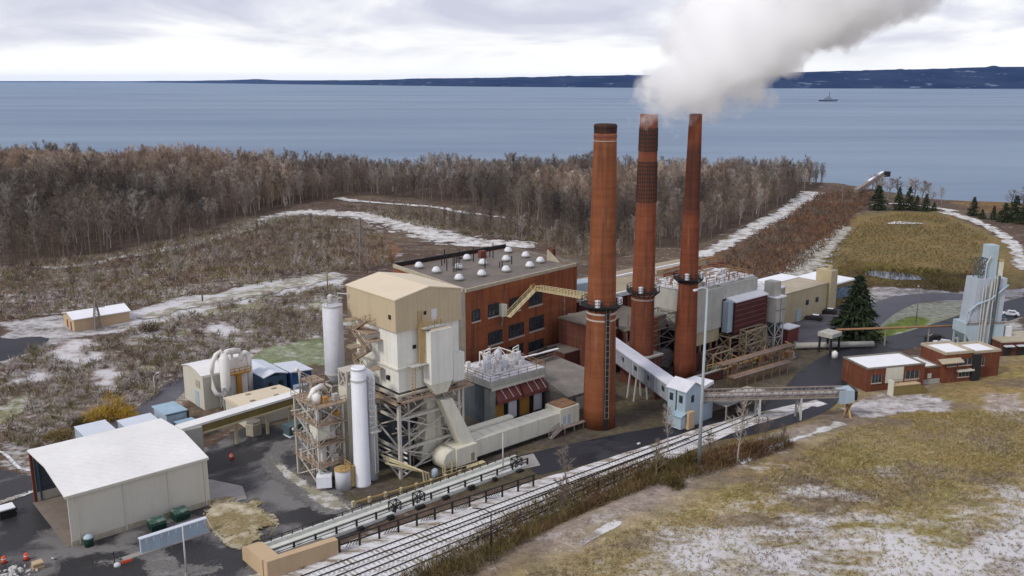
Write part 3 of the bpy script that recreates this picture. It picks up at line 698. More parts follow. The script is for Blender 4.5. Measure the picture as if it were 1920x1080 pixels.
# ------------------------------------------------------------------ main brick building
BQ = [(111.3, 142.6), (148.1, 147.1), (150.4, 175.6), (114.6, 173.6)]; BZ = 22.6
def brick_building():
    t = thing('boiler_hall', 'large red brick boiler hall with white roof ventilators and three rows of windows', 'building', (111.3, 142.6, 0))
    part('wall', MB().prism(BQ, 0, BZ), M['brick'], t)
    part('roof', MB().prism([(112, 143.5), (147.4, 147.8), (149.7, 174.8), (115.2, 172.9)], BZ + .003, BZ + .05), M['roofdark'], t)
    for i, (m, w, h) in enumerate((('trimtan', .45, .7), ('oldconc', .45, .7), ('black', .5, 1.0), ('trimtan', .6, .75))):
        a, b = BQ[i], BQ[(i + 1) % 4]; d = Vector((b[0] - a[0], b[1] - a[1], 0)).normalized()
        part('parapet', MB().bar((a[0], a[1], BZ + h / 2), (b[0] - d.x * .5, b[1] - d.y * .5, BZ + h / 2), w, h), M[m], t)
    # pale west strip beside the tower
    part('corner_panel', MB().prism([(111.0, 143.2), (111.27, 142.62), (113.0, 158), (112.6, 158)], 0, BZ + .1), M['oldconc'], t)
    d = Vector((BQ[1][0] - BQ[0][0], BQ[1][1] - BQ[0][1], 0)).normalized(); n = Vector((d.y, -d.x, 0))
    o0 = Vector((BQ[0][0], BQ[0][1], 0))
    def on(u, z, out): 
        k = (u - BQ[0][0]) / d.x; p = o0 + d * k + n * out; return (p.x, p.y, z)
    def panel(u0, u1, z0, z1, o0_, o1_):
        return MB().hexa([on(u0, z0, o1_), on(u1, z0, o1_), on(u1, z0, o0_), on(u0, z0, o0_)], [on(u0, z1, o1_), on(u1, z1, o1_), on(u1, z1, o0_), on(u0, z1, o0_)])
    wins = [(113.2, 115.4, 16.1, 18.4), (118.0, 121.2, 16.1, 18.7), (124.6, 128.0, 16.0, 18.8), (131.0, 135.4, 16.0, 18.9), (118.0, 122.2, 9.9, 12.6), (124.4, 129.2, 10.0, 12.8), (131.2, 136.0, 10.2, 13.2), (124.4, 129.0, 5.8, 8.0), (131.0, 136.0, 5.4, 7.6)]
    for u0, u1, z0, z1 in wins:
        w = part('window', panel(u0, u1, z0, z1, -.1, .06), M['glass'], t)
        fr = MB(); nn = max(2, int((u1 - u0) / 1.0))
        for k in range(nn + 1):
            u = u0 + (u1 - u0) * k / nn; fr.bar(on(u, z0, .09), on(u, z1, .09), .1)
        for z in (z0, (z0 + z1) / 2, z1): fr.bar(on(u0, z, .09), on(u1, z, .09), .1)
        part('window_frame', fr, M['darkrail'], w)
        part('sill', panel(u0 - .2, u1 + .2, z0 - .45, z0 - .1, -.05, .22), M['sill'], w)
    dp = MB(); dp.bar(on(143.2, 2, .2), on(143.2, 17, .2), .22)
    for z in range(3, 17, 2): dp.bar(on(142.8, z, .15), on(143.6, z, .15), .25)
    part('drainpipe', dp, M['rustgrey'], t)
    # penthouse by the right parapet, stair hatch, soil pipes
    part('roof_hatch', MB().extrude([(152.5, BZ + .05), (156.5, BZ + .05), (156.5, BZ + 2.6)], 0, 147.2, 147.7), M['trimtan'], t)
    part('stub_wall', MB().box(147.8, 148.6, 155, 157.2, BZ, BZ + 2.9), M['brickdark'], t)
    pp = MB()
    for k in range(11):
        u = random.uniform(121, 140); v = random.uniform(155, 171); pp.tube([(u, v, BZ), (u, v, BZ + random.uniform(1.5, 4))], .13, 6)
    for k in range(5): pp.tube([(121.5 + k * .7, 160 + k * .3, BZ), (121.5 + k * .7, 160 + k * .3, BZ + random.uniform(3, 4.6))], .12, 6)
    part_each('vent_pipe', pp, M['black'], t)
    part('chimney_stub', MB().box(136.5, 138.2, 168.5, 169.7, BZ, BZ + 1.8), M['hood'], t)
    for u, v in ((118.5, 169.5), (133, 171.5)): part('roof_drain', MB().box(u - .8, u + .8, v - .3, v + .3, BZ + .05, BZ + .35), M['black'], t)
brick_building()
def vent0(label, u, v, z):
    t = thing('roof_ventilator', label, 'ventilator', (u, v, z), 'white mushroom ventilators on the brick hall roof')
    part('curb', MB().box(u - .75, u + .75, v - .75, v + .75, z, z + .5), M['oldconc'], t)
    part('hood', MB().lathe(u, v, [(z + .35, 1.1), (z + .75, 1.14), (z + 1.15, .95), (z + 1.55, .66), (z + 1.65, .3), (z + 1.7, .02)], 10), M['vent'], t)
    part('skirt', MB().lathe(u, v, [(z + .5, .9), (z + .53, 1.22), (z + .61, 1.22), (z + .65, .9)], 10), M['galv'], t)
    t.scale = (.88, .88, .9)
    return t
VP = [(785.5, 499), (818, 508), (859.5, 501), (875.5, 484), (860.5, 522), (905, 493), (903, 514), (948.7, 486), (948.7, 506), (952.6, 470), (985.3, 479), (993, 498), (1013, 489)]
VL = ['leftmost ventilator at the tan parapet corner', 'second ventilator in along the left parapet', 'ventilator just left of the clustered vent pipes', 'small far ventilator behind the vent pipes', 'ventilator closest to the tan gabled tower', 'ventilator in the middle row right of the pipes', 'ventilator on the front row above the pale roof stain',
      'ventilator in the middle of the row below the far tip', 'front row ventilator just behind the brick edge', 'topmost ventilator at the far corner of the roof', 'ventilator on the right parapet below the far corner', 'front ventilator nearest the tan roof hatch', 'rightmost ventilator beside the brick stub wall']
vroot = None
for (px, py), lb in zip(VP, VL):
    a = (px - 960) / F; b = (540 - py - 4) / F; dy = CP + b * SP; dz = -SP + b * CP; tt = (BZ + .05 - H) / dz
    u, v = UVof(a * tt, dy * tt)
    lab = 'white ' + lb
    if vroot is None: vroot = vent0(lab, u, v, BZ + .05)
    else: dup(vroot, u, v, BZ + .05, label=lab)

# yellow stair and walkway from the hall to the first chimney
t = thing('access_stair', 'pale yellow zigzag stair and walkway bridging from brick wall to chimney platform', 'stairway', (122, 141, 15.5))
def run(mb, p, q, w, rails=True):
    P, Q = Vector(p), Vector(q); d = (Q - P); s = Vector((-d.y, d.x, 0)); s = s.normalized() * w / 2 if s.length > .01 else Vector((0, w / 2, 0))
    mb.hexa([P - s, Q - s, Q + s, P + s], [a + Vector((0, 0, .15)) for a in (P - s, Q - s, Q + s, P + s)])
    if rails:
        for k in (-1, 1): mb.rail([P + s * k, Q + s * k], 1.15, .1, 1.6)
    return mb
part('stair_flight', run(MB(), (122.2, 141.6, 15.7), (130.2, 142.4, 20.1), 1.2), M['paleyel'], t)
part('landing', run(MB(), (130.0, 142.6, 20.1), (131.6, 142.8, 20.1), 1.6), M['yellow'], t)
b = run(MB(), (131.0, 142.0, 20.1), (121.6, 117.9, 24.1), 1.3); part('walkway', b, M['paleyel'], t)
gr = MB()
for k in range(18):
    p = Vector((131.0, 142.0, 20.1)).lerp(Vector((121.6, 117.9, 24.1)), k / 17); gr.bar(p + Vector((-.6, .3, 0)), p + Vector((-.6, .3, 1.1)), .08)
part_each('baluster', gr, M['yellow'], t)
part('door_hood', MB().box(121.2, 122.6, 142.6, 143.9, 15.7, 18.3), M['cream'], t)
part('bracket', MB().bar((121.6, 142.9, 15.5), (121.8, 143.6, 13.4), .3), M['rustgrey'], t)

# ------------------------------------------------------------------ tan and white scrubber tower on its steel legs
t = thing('scrubber_tower', 'tan topped white scrubber tower standing on braced steel legs', 'tower', (78.2, 118.3, 0))
U0, U1, V0, V1 = 77.9, 91.2, 118.0, 132.8
def gable(mb, u0, u1, v0, v1, ze, zr, th=.25, ov=.3):
    um = (u0 + u1) / 2
    mb.extrude([(u0 - ov, ze), (um, zr), (u1 + ov, ze), (u1 + ov, ze + th), (um, zr + th), (u0 - ov, ze + th)], 1, v0 - ov, v1 + ov); return mb
def gable_u(mb, u0, u1, v0, v1, ze, zr, th=.25, ov=.3):
    vm = (v0 + v1) / 2
    mb.extrude([(v0 - ov, ze), (vm, zr), (v1 + ov, ze), (v1 + ov, ze + th), (vm, zr + th), (v0 - ov, ze + th)], 0, u0 - ov, u1 + ov); return mb
part('penthouse', MB().extrude([(U0, 25.4), (U1, 25.4), (U1, 30.7), ((U0 + U1) / 2, 32.0), (U0, 30.7)], 1, V0, V1), M['tan'], t)
part('roof', gable(MB(), U0, U1, V0, V1, 30.72, 32.02, .18, .15), M['tanroof'], t)
W0, W1, X0, X1 = 78.4, 90.9, 118.5, 131
part('casing', MB().box(W0, W1, X0, X1, 19.1, 25.45), M['white'], t)
part('lower_casing', MB().box(W0 + .25, W1 - .2, X0 + .25, X1 - .25, 14.9, 19.0), M['white'], t)
part('ledge', MB().box(W0 - .2, W1 + .1, X0 - .2, X1 + .1, 18.85, 19.15), M['cream'], t)
part('hopper', MB().hexa([(82, 121.5, 9.5), (87, 121.5, 9.5), (87, 127, 9.5), (82, 127, 9.5)], [(W0 + .4, X0 + .4, 14.9), (W1 - .4, X0 + .4, 14.9), (W1 - .4, X1 - .4, 14.9), (W0 + .4, X1 - .4, 14.9)]), M['oldconc'], t)
part('inlet_shaft', MB().box(83.4, 87.9, 116.2, 118.48, 15.8, 25.0), M['white'], t)
part('shaft_lid', MB().box(83.8, 87.5, 116.5, 118.3, 25.0, 25.3), M['tanroof'], t)
part('shaft_hopper', MB().hexa([(84.6, 116.6, 13.8), (87, 116.6, 13.8), (87, 118.2, 13.8), (84.6, 118.2, 13.8)], [(83.5, 116.3, 15.8), (87.8, 116.3, 15.8), (87.8, 118.4, 15.8), (83.5, 118.4, 15.8)]), M['cream'], t)
part('side_flue', MB().box(88.8, 91.2, 117.3, 118.46, 14.9, 19.8), M['white'], t)
part('doorway', MB().box(84.9, 86.0, 117.9, 118.02, 26.1, 28.2), M['flap'], t)
lm = MB(); lm.ladder(82.6, 117.85, 18.4, 28.4, .7); lm.ladder(80.9, 117.7, 14.4, 19.6, .7)
lm.box(82.1, 83.1, 117.55, 117.7, 19.6, 26.2)
lm.rail([(82.0, 116.8, 25.6), (86.0, 116.8, 25.6), (86.0, 117.9, 25.6)], 1.1, .1, 1.2); part('ladder', lm, M['yellow'], t)
part('access_platform', MB().box(82.6, 87, 116.6, 118.0, 25.4, 25.55).box(80.2, 84.3, 116.8, 118.2, 19.3, 19.45), M['galv'], t)
part_each('stub_vent', MB().box(83.4, 83.9, 117.9, 118.1, 27.5, 28.1).box(77.75, 77.95, 119.3, 119.9, 27.4, 28.1).box(81.4, 82, 118.3, 118.6, 22, 22.6).box(78.2, 78.6, 121.2, 121.8, 16.6, 17.3), M['black'], t)
st = MB().steel(78.3, 90.6, 118.4, 130.6, [0, 5.2, 10.6, 14.6], .5, .22); part('leg_frame', st, M['frame'], t)
st = MB().steel(81, 88, 119.6, 128, [0, 3.2, 6.8, 10.4, 14.2], .26, .16)
for k in range(10): st.bar((78.3, 118.4 + k * 1.2, 1.2 + (k % 4) * 3), (90.6, 118.6 + k * 1.1, 1.8 + (k % 5) * 2.4), .16)
part('inner_frame', st, M['frame'], t)
ip = MB()
for k in range(14): u = 79.5 + (k * 2.7) % 11; v = 119.5 + (k * 1.9) % 9; ip.tube([(u, v, .3), (u, v, 4 + k % 5), (u + 2.2, v + .4, 5 + k % 5)], .2, 7)
part_each('pipe', ip, M['rustgrey'], t, 1, True)
part('inner_shade_vessel', MB().box(80.5, 88.6, 123.6, 129.6, .3, 9.3).box(79.5, 82, 120.4, 122.6, 0, 5.6), M['bluebox'], t)  # dark equipment boxes added to deepen the shade between the tower legs
st = MB().steel(86.6, 92.4, 119.6, 126.4, [0, 4.4, 9.4, 13.9], .45, .2, 'fr'); part('duct_frame', st, M['frame'], t)
dk = MB().box(77.6, 91.3, 117.2, 118.1, 13.4, 13.6).box(77.0, 78.2, 117.2, 131, 13.4, 13.6).box(86.2, 93.0, 116.9, 119.6, 13.5, 13.7)
dk.rail([(77.2, 131, 13.6), (77.2, 117.3, 13.6), (91.3, 117.3, 13.6)], 1.1, .08, 1.7).rail([(86.2, 117, 13.7), (92.9, 117, 13.7), (92.9, 122, 13.7)], 1.1, .08, 1.5)
part('walkway', dk, M['deckbrown'], t)
kb = MB()
for k in range(6): kb.bar((78.5 + k * 2, 118.4, 14.5), (79.6 + k * 2, 118.2, 12.2), .16)
part_each('knee_brace', kb, M['frame'], t)
stc = MB()
for k in range(5): run(stc, (76.4, 128.5 - (k % 2) * 4.6, 13.4 + k * 2.6), (76.4, 128.5 - ((k + 1) % 2) * 4.6, 16.0 + k * 2.6), .9)
for k in range(6): stc.box(75.9, 78.3, 122.6 + (k % 2) * 6, 124.4 + (k % 2) * 6, 13.3 + k * 2.45, 13.45 + k * 2.45)
stc.box(76, 78.3, 123.5, 129.5, 24.2, 24.4)
part('stair', stc, M['deckbrown'], t)

# ------------------------------------------------------------------ ash ducts in front of the tower
t = thing('flue_duct', 'long cream rectangular flue duct raised on short legs beside the access road', 'duct', (84, 115.6, 0))
part('duct_body', MB().extrude([(115.4, .9), (118.9, .9), (118.9, 4.0), (115.4, 4.0)], 0, 90.6, 112.2), M['cream'], t)
rb = MB()
for k in range(9): rb.box(92.2 + k * 2.35, 92.36 + k * 2.35, 115.32, 118.98, .85, 4.08)
part_each('stiffener', rb, M['cream'], t)
part('end_box', MB().extrude([(115.2, .6), (119.4, .6), (119.4, 4.7), (115.2, 4.7)], 0, 112.2, 117.2), M['cream'], t)
part('end_hatch', MB().box(112.8, 116.8, 115.6, 119.2, 4.7, 5.0), M['rust'], t)
part_each('duct_door', MB().box(112.9, 113.5, 115.12, 115.22, 1.6, 3.2).box(114.1, 114.8, 115.12, 115.22, 1.3, 3.3), M['bluegrey'], t)
part('head_box', MB().box(87.2, 91.6, 114.6, 118.6, .7, 3.9), M['cream'], t)
part('head_door', MB().box(90.3, 91.0, 114.52, 114.62, 1.0, 2.4), M['rustgrey'], t)
part('rounded_end', MB().extrude([(84.8, .9), (87.2, .7), (87.2, 3.9), (86.1, 3.8), (85.2, 3.3), (84.7, 2.3)], 1, 114.9, 118.3), M['cream'], t, True)
part('sloping_duct', MB().hexa([(89.2, 115.4, 3.8), (91.8, 115.4, 3.8), (91.8, 117.8, 3.8), (89.2, 117.8, 3.8)], [(85.8, 116.6, 12.4), (88.0, 116.6, 12.4), (88.0, 118.8, 12.4), (85.8, 118.8, 12.4)]), M['cream'], t)
part('rising_duct', MB().hexa([(83.2, 119.4, 1.4), (88, 119.4, 1.4), (88, 122.2, 1.4), (83.2, 122.2, 1.4)], [(84.6, 119.4, 7.6), (87.6, 119.4, 7.6), (87.6, 122.2, 7.6), (84.6, 122.2, 7.6)]).box(84.6, 87.6, 119.4, 122.2, 7.6, 13.6), M['cream'], t)
part('back_duct', MB().box(90, 104, 119.2, 120.6, 3.4, 4.4), M['cream'], t)
lg = MB()
for u in (93, 97.5, 102, 106.5, 111, 116.8):
    for v in (115.7, 118.6): lg.box(u - .12, u + .12, v - .12, v + .12, 0, .9)
lg.box(90, 117, 115.3, 115.5, .6, .9)
part_each('duct_leg', lg, M['black'], t)
wk = MB().box(111.5, 119.6, 114.1, 115.1, 1.2, 1.3); run(wk, (109.0, 114.5, 0), (111.6, 114.5, 1.2), .9)
for u in (112.5, 115, 117.5): wk.box(u - .1, u + .1, 114.2, 114.4, 0, 1.2)
part('step_platform', wk, M['rustgrey'], t)
part('pallet', MB().box(89, 92.5, 113.2, 114.3, .1, .6), M['paleyel'], t)

# ------------------------------------------------------------------ vessels
t = thing('white_vessel', 'tall slender white cylindrical vessel with caged ladder and platform', 'vessel', (72.6, 121.1, 0))
part('shell', MB().lathe(72.3, 120.7, [(0, 1.42), (.2, 1.36), (20.0, 1.22), (20.3, 1.1)], 30), M['tankwhite'], t, True)
part('top_ring', MB().lathe(72.3, 120.7, [(18.0, 1.24), (18.0, 1.36), (18.3, 1.36), (18.3, 1.24)], 24).lathe(72.3, 120.7, [(19.9, 1.23), (19.9, 1.32), (20.1, 1.32), (20.1, 1.23)], 24), M['galv'], t)
part('riser_pipe', MB().tube([(74.6, 120.9, .2), (74.6, 120.9, 17.6), (74.4, 120.9, 18.5), (73.8, 120.8, 19.0), (73.2, 120.8, 19.0)], .78, 16), M['tankwhite'], t, True)
lc = MB().ladder(73.8, 119.6, 9.4, 18.4, .6)
for k in range(9):
    z = 10 + k; lc.bar((73.3, 119.6, z), (73.3, 119.0, z), .08).bar((73.3, 119.0, z), (74.3, 119.0, z), .08).bar((74.3, 119.0, z), (74.3, 119.6, z), .08)
lc.ladder(74.2, 119.2, 2, 9, .5)
part('caged_ladder', lc, M['galv'], t)
part('platform', MB().box(73.4, 75.0, 118.8, 120.0, 9.1, 9.3).rail([(73.4, 118.8, 9.3), (75.0, 118.8, 9.3)], 1, .07, .8), M['galv'], t)
t = thing('cream_column', 'square cream casing standing close behind the tall white vessel', 'casing', (72, 124, 0))
part('casing', MB().box(72.4, 76.2, 124.8, 127.4, 0, 15.4), M['cream'], t)
part('head_frame', MB().steel(72.6, 76, 124.9, 127.3, [15.4, 18.2], .3, .15).box(72.4, 76.2, 124.7, 127.5, 18.2, 18.4), M['frame'], t)
part('side_pipe', MB().tube([(77.2, 124.2, 0), (77.2, 124.2, 11.5)], .5, 10), M['cream'], t, True)
t = thing('grey_silo', 'pale grey cylindrical silo rising from the rusty steel pipe tower', 'silo', (75.2, 133.2, 0))
part('shell', MB().lathe(75.2, 133.2, [(13.6, .5), (15.6, 1.72), (27.7, 1.72), (27.75, 1.62), (28, .3)], 28), M['silo'], t, True)
part('seam_ring', MB().lathe(75.2, 133.2, [(27.5, 1.73), (27.5, 1.79), (27.75, 1.79), (27.75, 1.73)], 28).lathe(75.2, 133.2, [(15.5, 1.73), (15.5, 1.8), (15.8, 1.8), (15.8, 1.73)], 28), M['galv'], t)
ft = MB().rail([(73.8, 132.2, 27.8), (76.5, 132.2, 27.8), (76.5, 134.6, 27.8), (73.8, 134.6, 27.8), (73.8, 132.2, 27.8)], 1.0, .07, 1.2)
ft.lathe(75.0, 133.4, [(28, .5), (29.3, .5), (29.6, .1)], 10); ft.tube([(76.2, 133, 28), (76.2, 133, 29.6), (77.6, 132, 29.4)], .14, 8); part('silo_top_gear', ft, M['galv'], t)
part('support', MB().steel(73.7, 76.7, 131.7, 134.7, [0, 5, 10, 13.8], .35, .18), M['frame'], t)

# rusty pipe and reactor tower
t = thing('pipe_tower', 'rusty open steel tower packed with pipes and drums left of the white vessel', 'tower', (67.5, 124, 0))
part('frame', MB().steel(66.4, 71.0, 124.0, 131.5, [0, 3.6, 7.2, 10.6, 13.8], .34, .16), M['frame'], t)
dk = MB()
for z in (3.6, 7.2, 10.6, 13.8):
    dk.box(66.0, 71.4, 123.4, 131.9, z, z + .12); dk.rail([(66, 131.9, z + .12), (66, 123.4, z + .12), (71.4, 123.4, z + .12)], 1.05, .08, 1.4)
part('deck', dk, M['deckbrown'], t)
for u, v, z0, z1, r in ((68.0, 126, .6, 6.6, .8), (69.9, 126.0, .4, 9.8, .7), (68.2, 129.4, 3.8, 10.2, 1.0), (69.7, 129.6, 10.8, 15.0, .9)):
    part('drum', MB().lathe(u, v, [(z0, r * .5), (z0 + .4, r), (z1 - .4, r), (z1, r * .4)], 16), M['pipewhite'], t, True)
part('cabinet', MB().box(66.2, 68.6, 124.1, 126.2, 8.0, 10.5), M['cream'], t)
pm = MB()
for k in range(34):
    u = random.uniform(66.2, 71.2); v = random.uniform(124.2, 131); z = random.uniform(.5, 7); pm.tube([(u, v, z), (u, v, z + random.uniform(3, 7)), (u + random.uniform(-2, 2), v + random.uniform(-1, 1), z + random.uniform(6, 9))], random.uniform(.09, .2), 7)
part('pipework', pm, M['galv'], t)
pm = MB(); pm.tube([(67.0, 130.5, 13.9), (67.0, 130.5, 18.2), (66.5, 130.2, 18.9), (66.0, 130.0, 18.5)], .24, 10)
pm.tube([(66.6, 127, 14.2), (67.6, 127, 15.8), (69.4, 127.8, 15.9), (70.6, 128.6, 14.6)], .45, 12); pm.lathe(67.3, 125.6, [(14, .6), (15.3, .7), (15.7, .2)], 12); part('gooseneck_pipe', pm, M['pipewhite'], t, True)
part_each('valve', MB().box(68, 68.8, 124.5, 125.4, 14, 15).box(69.6, 70.6, 124.4, 125.2, 11, 12.2).box(66.6, 67.4, 126.2, 127.2, 3.8, 5), M['orange'], t)
part('support_rail', MB().rail([(68.0, 131.9, 16.6), (68, 128.4, 16.6), (70.4, 128.4, 16.6)], 1, .08, 1.2).box(68, 70.6, 128.4, 131.9, 16.4, 16.55).steel(68.1, 70.5, 128.5, 131.8, [13.9, 16.4], .18, .1), M['deckbrown'], t)
cl = MB()
for k in range(16):
    u = random.uniform(66.3, 70.8); v = random.uniform(124, 131); z = (3.75, 7.35, 10.75, 13.95)[k % 4]; cl.box(u - .45, u + .45, v - .4, v + .4, z, z + random.uniform(.5, 1.5))
part_each('equipment_cabinet', cl, M['galv'], t)

t = thing('pump_tank', 'squat grey round tank with a yellow railed top at the white vessel foot', 'tank', (69.4, 121.4, 0))
part('shell', MB().lathe(69.2, 121.6, [(0, 1.3), (3.2, 1.3), (3.3, 1.2)], 22), M['silo'], t, True)
part('tank_top', MB().lathe(69.2, 121.6, [(3.3, 1.4), (3.45, 1.4)], 22).rail([(68.2, 120.6, 3.45), (70.2, 120.6, 3.45), (70.2, 122.6, 3.45)], .9, .09, .9).box(70.1, 70.8, 120.6, 121.4, .2, 3.7), M['yellow'], t)
t = thing('equipment_box', 'small white boxy tank on the kerb of the rounded verge', 'tank', (66.6, 124.4, 0))
part('box', MB().hexa([(65.2, 123.2, .5), (67.3, 122.0, .5), (68.4, 123.7, .5), (66.3, 124.9, .5)], [(65.2, 123.2, 2.4), (67.3, 122.0, 2.4), (68.4, 123.7, 2.4), (66.3, 124.9, 2.4)]), M['tankwhite'], t)
part('skid', MB().box(65.6, 67.9, 122.8, 124.2, 0, .5), M['rustgrey'], t)
t = thing('pipe_rack', 'bundle of pale yellow pipes slanting from the tower to the kerb', 'pipework', (79, 114, 0))
for dz in (0, .5, 1.1):
    part('pipe', MB().tube([(76, 120.5 - dz, 4.2 - dz), (79.4 + dz, 113.6, 2.6 - dz * .6), (79.6 + dz, 113.4, .1)], .17, 8), M['paleyel'], t)
rk = MB()
for k in range(5): rk.tube([(78.4, 127 - k * .1, 1.2 + k * .9), (79, 117.4, 1.0 + k * .9)], .14, 7)
part_each('pipe', rk, M['pipewhite'], t)
t = thing('yellow_guardrail', 'low rusty yellow guard rail along the kerb below the scrubber tower', 'guard rail', (69, 114.5, 0))
gp = [(66.8, 114.6), (79.5, 113.3), (86.5, 112.7)]
part('beam', MB().bar((*gp[0], .75), (*gp[1], .75), .16, .22).bar((*gp[1], .75), (*gp[2], .75), .16, .22), M['yellow'], t)
gpm = MB()
for k in range(8):
    u = 66.8 + k * 2.8; v = np.interp(u, [66.8, 79.5, 86.5], [114.6, 113.3, 112.7]); gpm.box(u - .22, u + .22, v - .22, v + .22, 0, 1.0)
part_each('post', gpm, M['paleyel'], t)
t = thing('valve_skid', 'cluster of pale yellow valves and a blue pump behind the guard rail', 'pump', (84.4, 114.6, 0))
vs = MB()
for k in range(7): u = 84 + random.uniform(0, 4.4); v = 114 + random.uniform(0, 1); vs.tube([(u, v, 0), (u, v, 1.6 + random.random()), (u + .8, v, 1.4)], .13, 7)
vs.rail([(83.6, 113.6, 0), (90.6, 113.0, 0)], 1.2, .1, 1.5); part('pipe_cluster', vs, M['paleyel'], t)
part('pump', MB().lathe(82.7, 114.8, [(0, .55), (1.4, .55), (1.7, .3)], 12), M['bluegrey'], t, True)

# ------------------------------------------------------------------ precipitator with hoppers
t = thing('precipitator', 'slate blue precipitator house with a railed white deck and maroon hopper hoods', 'industrial plant', (104.4, 126.6, 0))
A0, A1, B0, B1 = 104.4, 118.2, 126.4, 137.6
part('body', MB().box(A0, A1 - .4, B0 + 1.8, B1, 0, 7.8), M['bluebox'], t)
part('front_pier', MB().box(A0, A0 + 1.3, B0, B0 + 1.78, 0, 7.4), mat('streaked_pier', (.22, .25, .24), .3, .4, .7, (.42, .30, .10)), t)
part('deck_fascia', MB().box(A0 - .4, A1 + .2, B0 - .5, B1 + .3, 7.85, 9.2), M['palecol'], t)
part('deck', MB().box(A0 - .2, A1, B0 - .3, B1 + .1, 9.2, 9.28), M['roofsnow'], t)
part('fascia_strip', MB().box(A0 + .1, A1, B0 - .35, B0 - .1, 7.2, 7.84), M['cream'], t)
for k in range(2):
    a = A0 + 1.4 + k * 6.7
    part('hood', MB().extrude([(B0 + 1.7, 4.2), (B0 + 1.7, 7.2), (B0 + .9, 7.2), (B0 - .6, 4.9), (B0 - .6, 4.2)], 0, a, a + 6.3), M['hood'], t)
    part('rusty_bay', MB().box(a, a + 2.6, B0 + .7, B0 + 1.68, .1, 4.18), M['orange'], t)
    part('flap_panel', MB().box(a + 3.3, a + 5.4, B0 + .1, B0 + .3, .5, 4.19), M['flap'], t)
    part('bay_frame', MB().box(a + 2.62, a + 2.95, B0 + .2, B0 + .69, 0, 4.17).box(a + 5.9, a + 6.3, B0 + .3, B0 + .75, 0, 4.17), M['black'], t)
    hb = MB()
    for q in range(3): hb.bar((a + 1.5 + q * 1.8, B0 + .6, 7.1), (a + 2.2 + q * 1.8, B0 - .66, 5.0), .12)
    part_each('hanger', hb, M['vent'], t)
part('deck_rail', MB().rail([(A0 - .3, B1, 9.2), (A0 - .3, B0 - .4, 9.2), (A1 + .1, B0 - .4, 9.2), (A1 + .1, B1, 9.2)], 1.1, .08, 2.2), M['rust'], t)
eq = MB()
for k, (u, v, r, h) in enumerate(((107.4, 131, .8, 2.6), (108.9, 132.6, .7, 3.0), (110.9, 130.2, .9, 2.2), (114.6, 130.4, .8, 2.8), (116.0, 131.6, .7, 2.4), (112.4, 133.6, .8, 3.2))):
    eq.lathe(u, v, [(9.28, r), (9.28 + h * .75, r), (9.28 + h * .9, r * .6), (9.28 + h, .15)], 12)
part_each('transformer', eq, M['silo'], t, 1, True)
eq = MB()
for k in range(26):
    u = random.uniform(105.5, 117); v = random.uniform(128, 136); w = random.uniform(.2, .7); h = random.uniform(.5, 1.7); eq.box(u - w, u + w, v - w * .6, v + w * .6, 9.28, 9.28 + h)
for k in range(8): u = random.uniform(106, 117); v = random.uniform(129, 136); eq.tube([(u, v, 9.3), (u, v, 11.8), (u + 1.4, v, 12.2), (u + 1.6, v, 9.4)], .12, 6)
eq.steel(108.5, 113.5, 129.6, 134.6, [9.3, 12.4], .18, .1)
part('deck_equipment', eq, M['pipewhite'], t)

t = thing('ash_bunker', 'weathered grey low bunker with sloping roof between precipitator and chimney', 'bunker', (119.6, 121, 0))
part('wall', MB().box(119.4, 131, 120.5, 135, 0, 4.2), M['oldconc'], t)
part('roof', MB().extrude([(120.2, 4.2), (135.2, 4.2), (135.2, 6.4), (127, 6.0)], 0, 119.2, 131.2), mat('stained_slab', (.25, .225, .20), .35, .3, .4, (.1, .08, .06)), t)
bz = MB()
for k in range(6): bz.box(120 + k * 1.9, 120.2 + k * 1.9, 120.38, 120.5, 0, 4.0)
bz.box(121.5, 124, 120.1, 120.46, 1, 3.4); part_each('buttress', bz, M['concrete'], t)
t = thing('snowy_pipe', 'snow topped black pipe gantry running from the precipitator to the chimney', 'pipe', (119, 135.6, 0))
part('pipe', MB().tube([(119, 134.5, 8.0), (131, 136.2, 8.4)], .5, 10), M['black'], t, True)
part('snow_cap', MB().box(119.6, 130.6, 134.8, 135.4, 8.46, 8.66), M['snowroof'], t)
part('trestle', MB().rail([(119.4, 135.8, 6.4), (131, 136.6, 6.4)], 1.4, .15, 1.9).box(119, 131.4, 135.2, 136.8, 6.3, 6.5).box(130.6, 131, 135.4, 136.6, 0, 6.3), M['rustgrey'], t)

# ------------------------------------------------------------------ coal gallery, transfer house and trestle conveyor
t = thing('coal_gallery', 'long sloping grey conveyor gallery with small dark windows running up behind the chimneys', 'conveyor', (134, 105, 0))
Pa, Pb = Vector((133.6, 105, 5.6)), Vector((146.2, 146.0, 9.9)); dd = (Pb - Pa); sd_ = Vector((-dd.y, dd.x, 0)).normalized()
sd_ = -sd_ if sd_.x < 0 else sd_
def gal(o0, o1, z0, z1):
    m = MB(); a, b = sd_ * o0, sd_ * o1; e0, e1 = Vector((0, 0, z0)), Vector((0, 0, z1))
    return m.hexa([Pa + a + e0, Pa + b + e0, Pb + b + e0, Pb + a + e0], [Pa + a + e1, Pa + b + e1, Pb + b + e1, Pb + a + e1])
part('gallery_wall', gal(-1.4, 1.4, -1.6, 1.5), M['gallery'], t); part('gallery_roof', gal(-1.6, 1.6, 1.5, 1.8), M['galroof'], t); part('floor_beam', gal(-1.2, 1.2, -1.95, -1.6), M['rustgrey'], t)
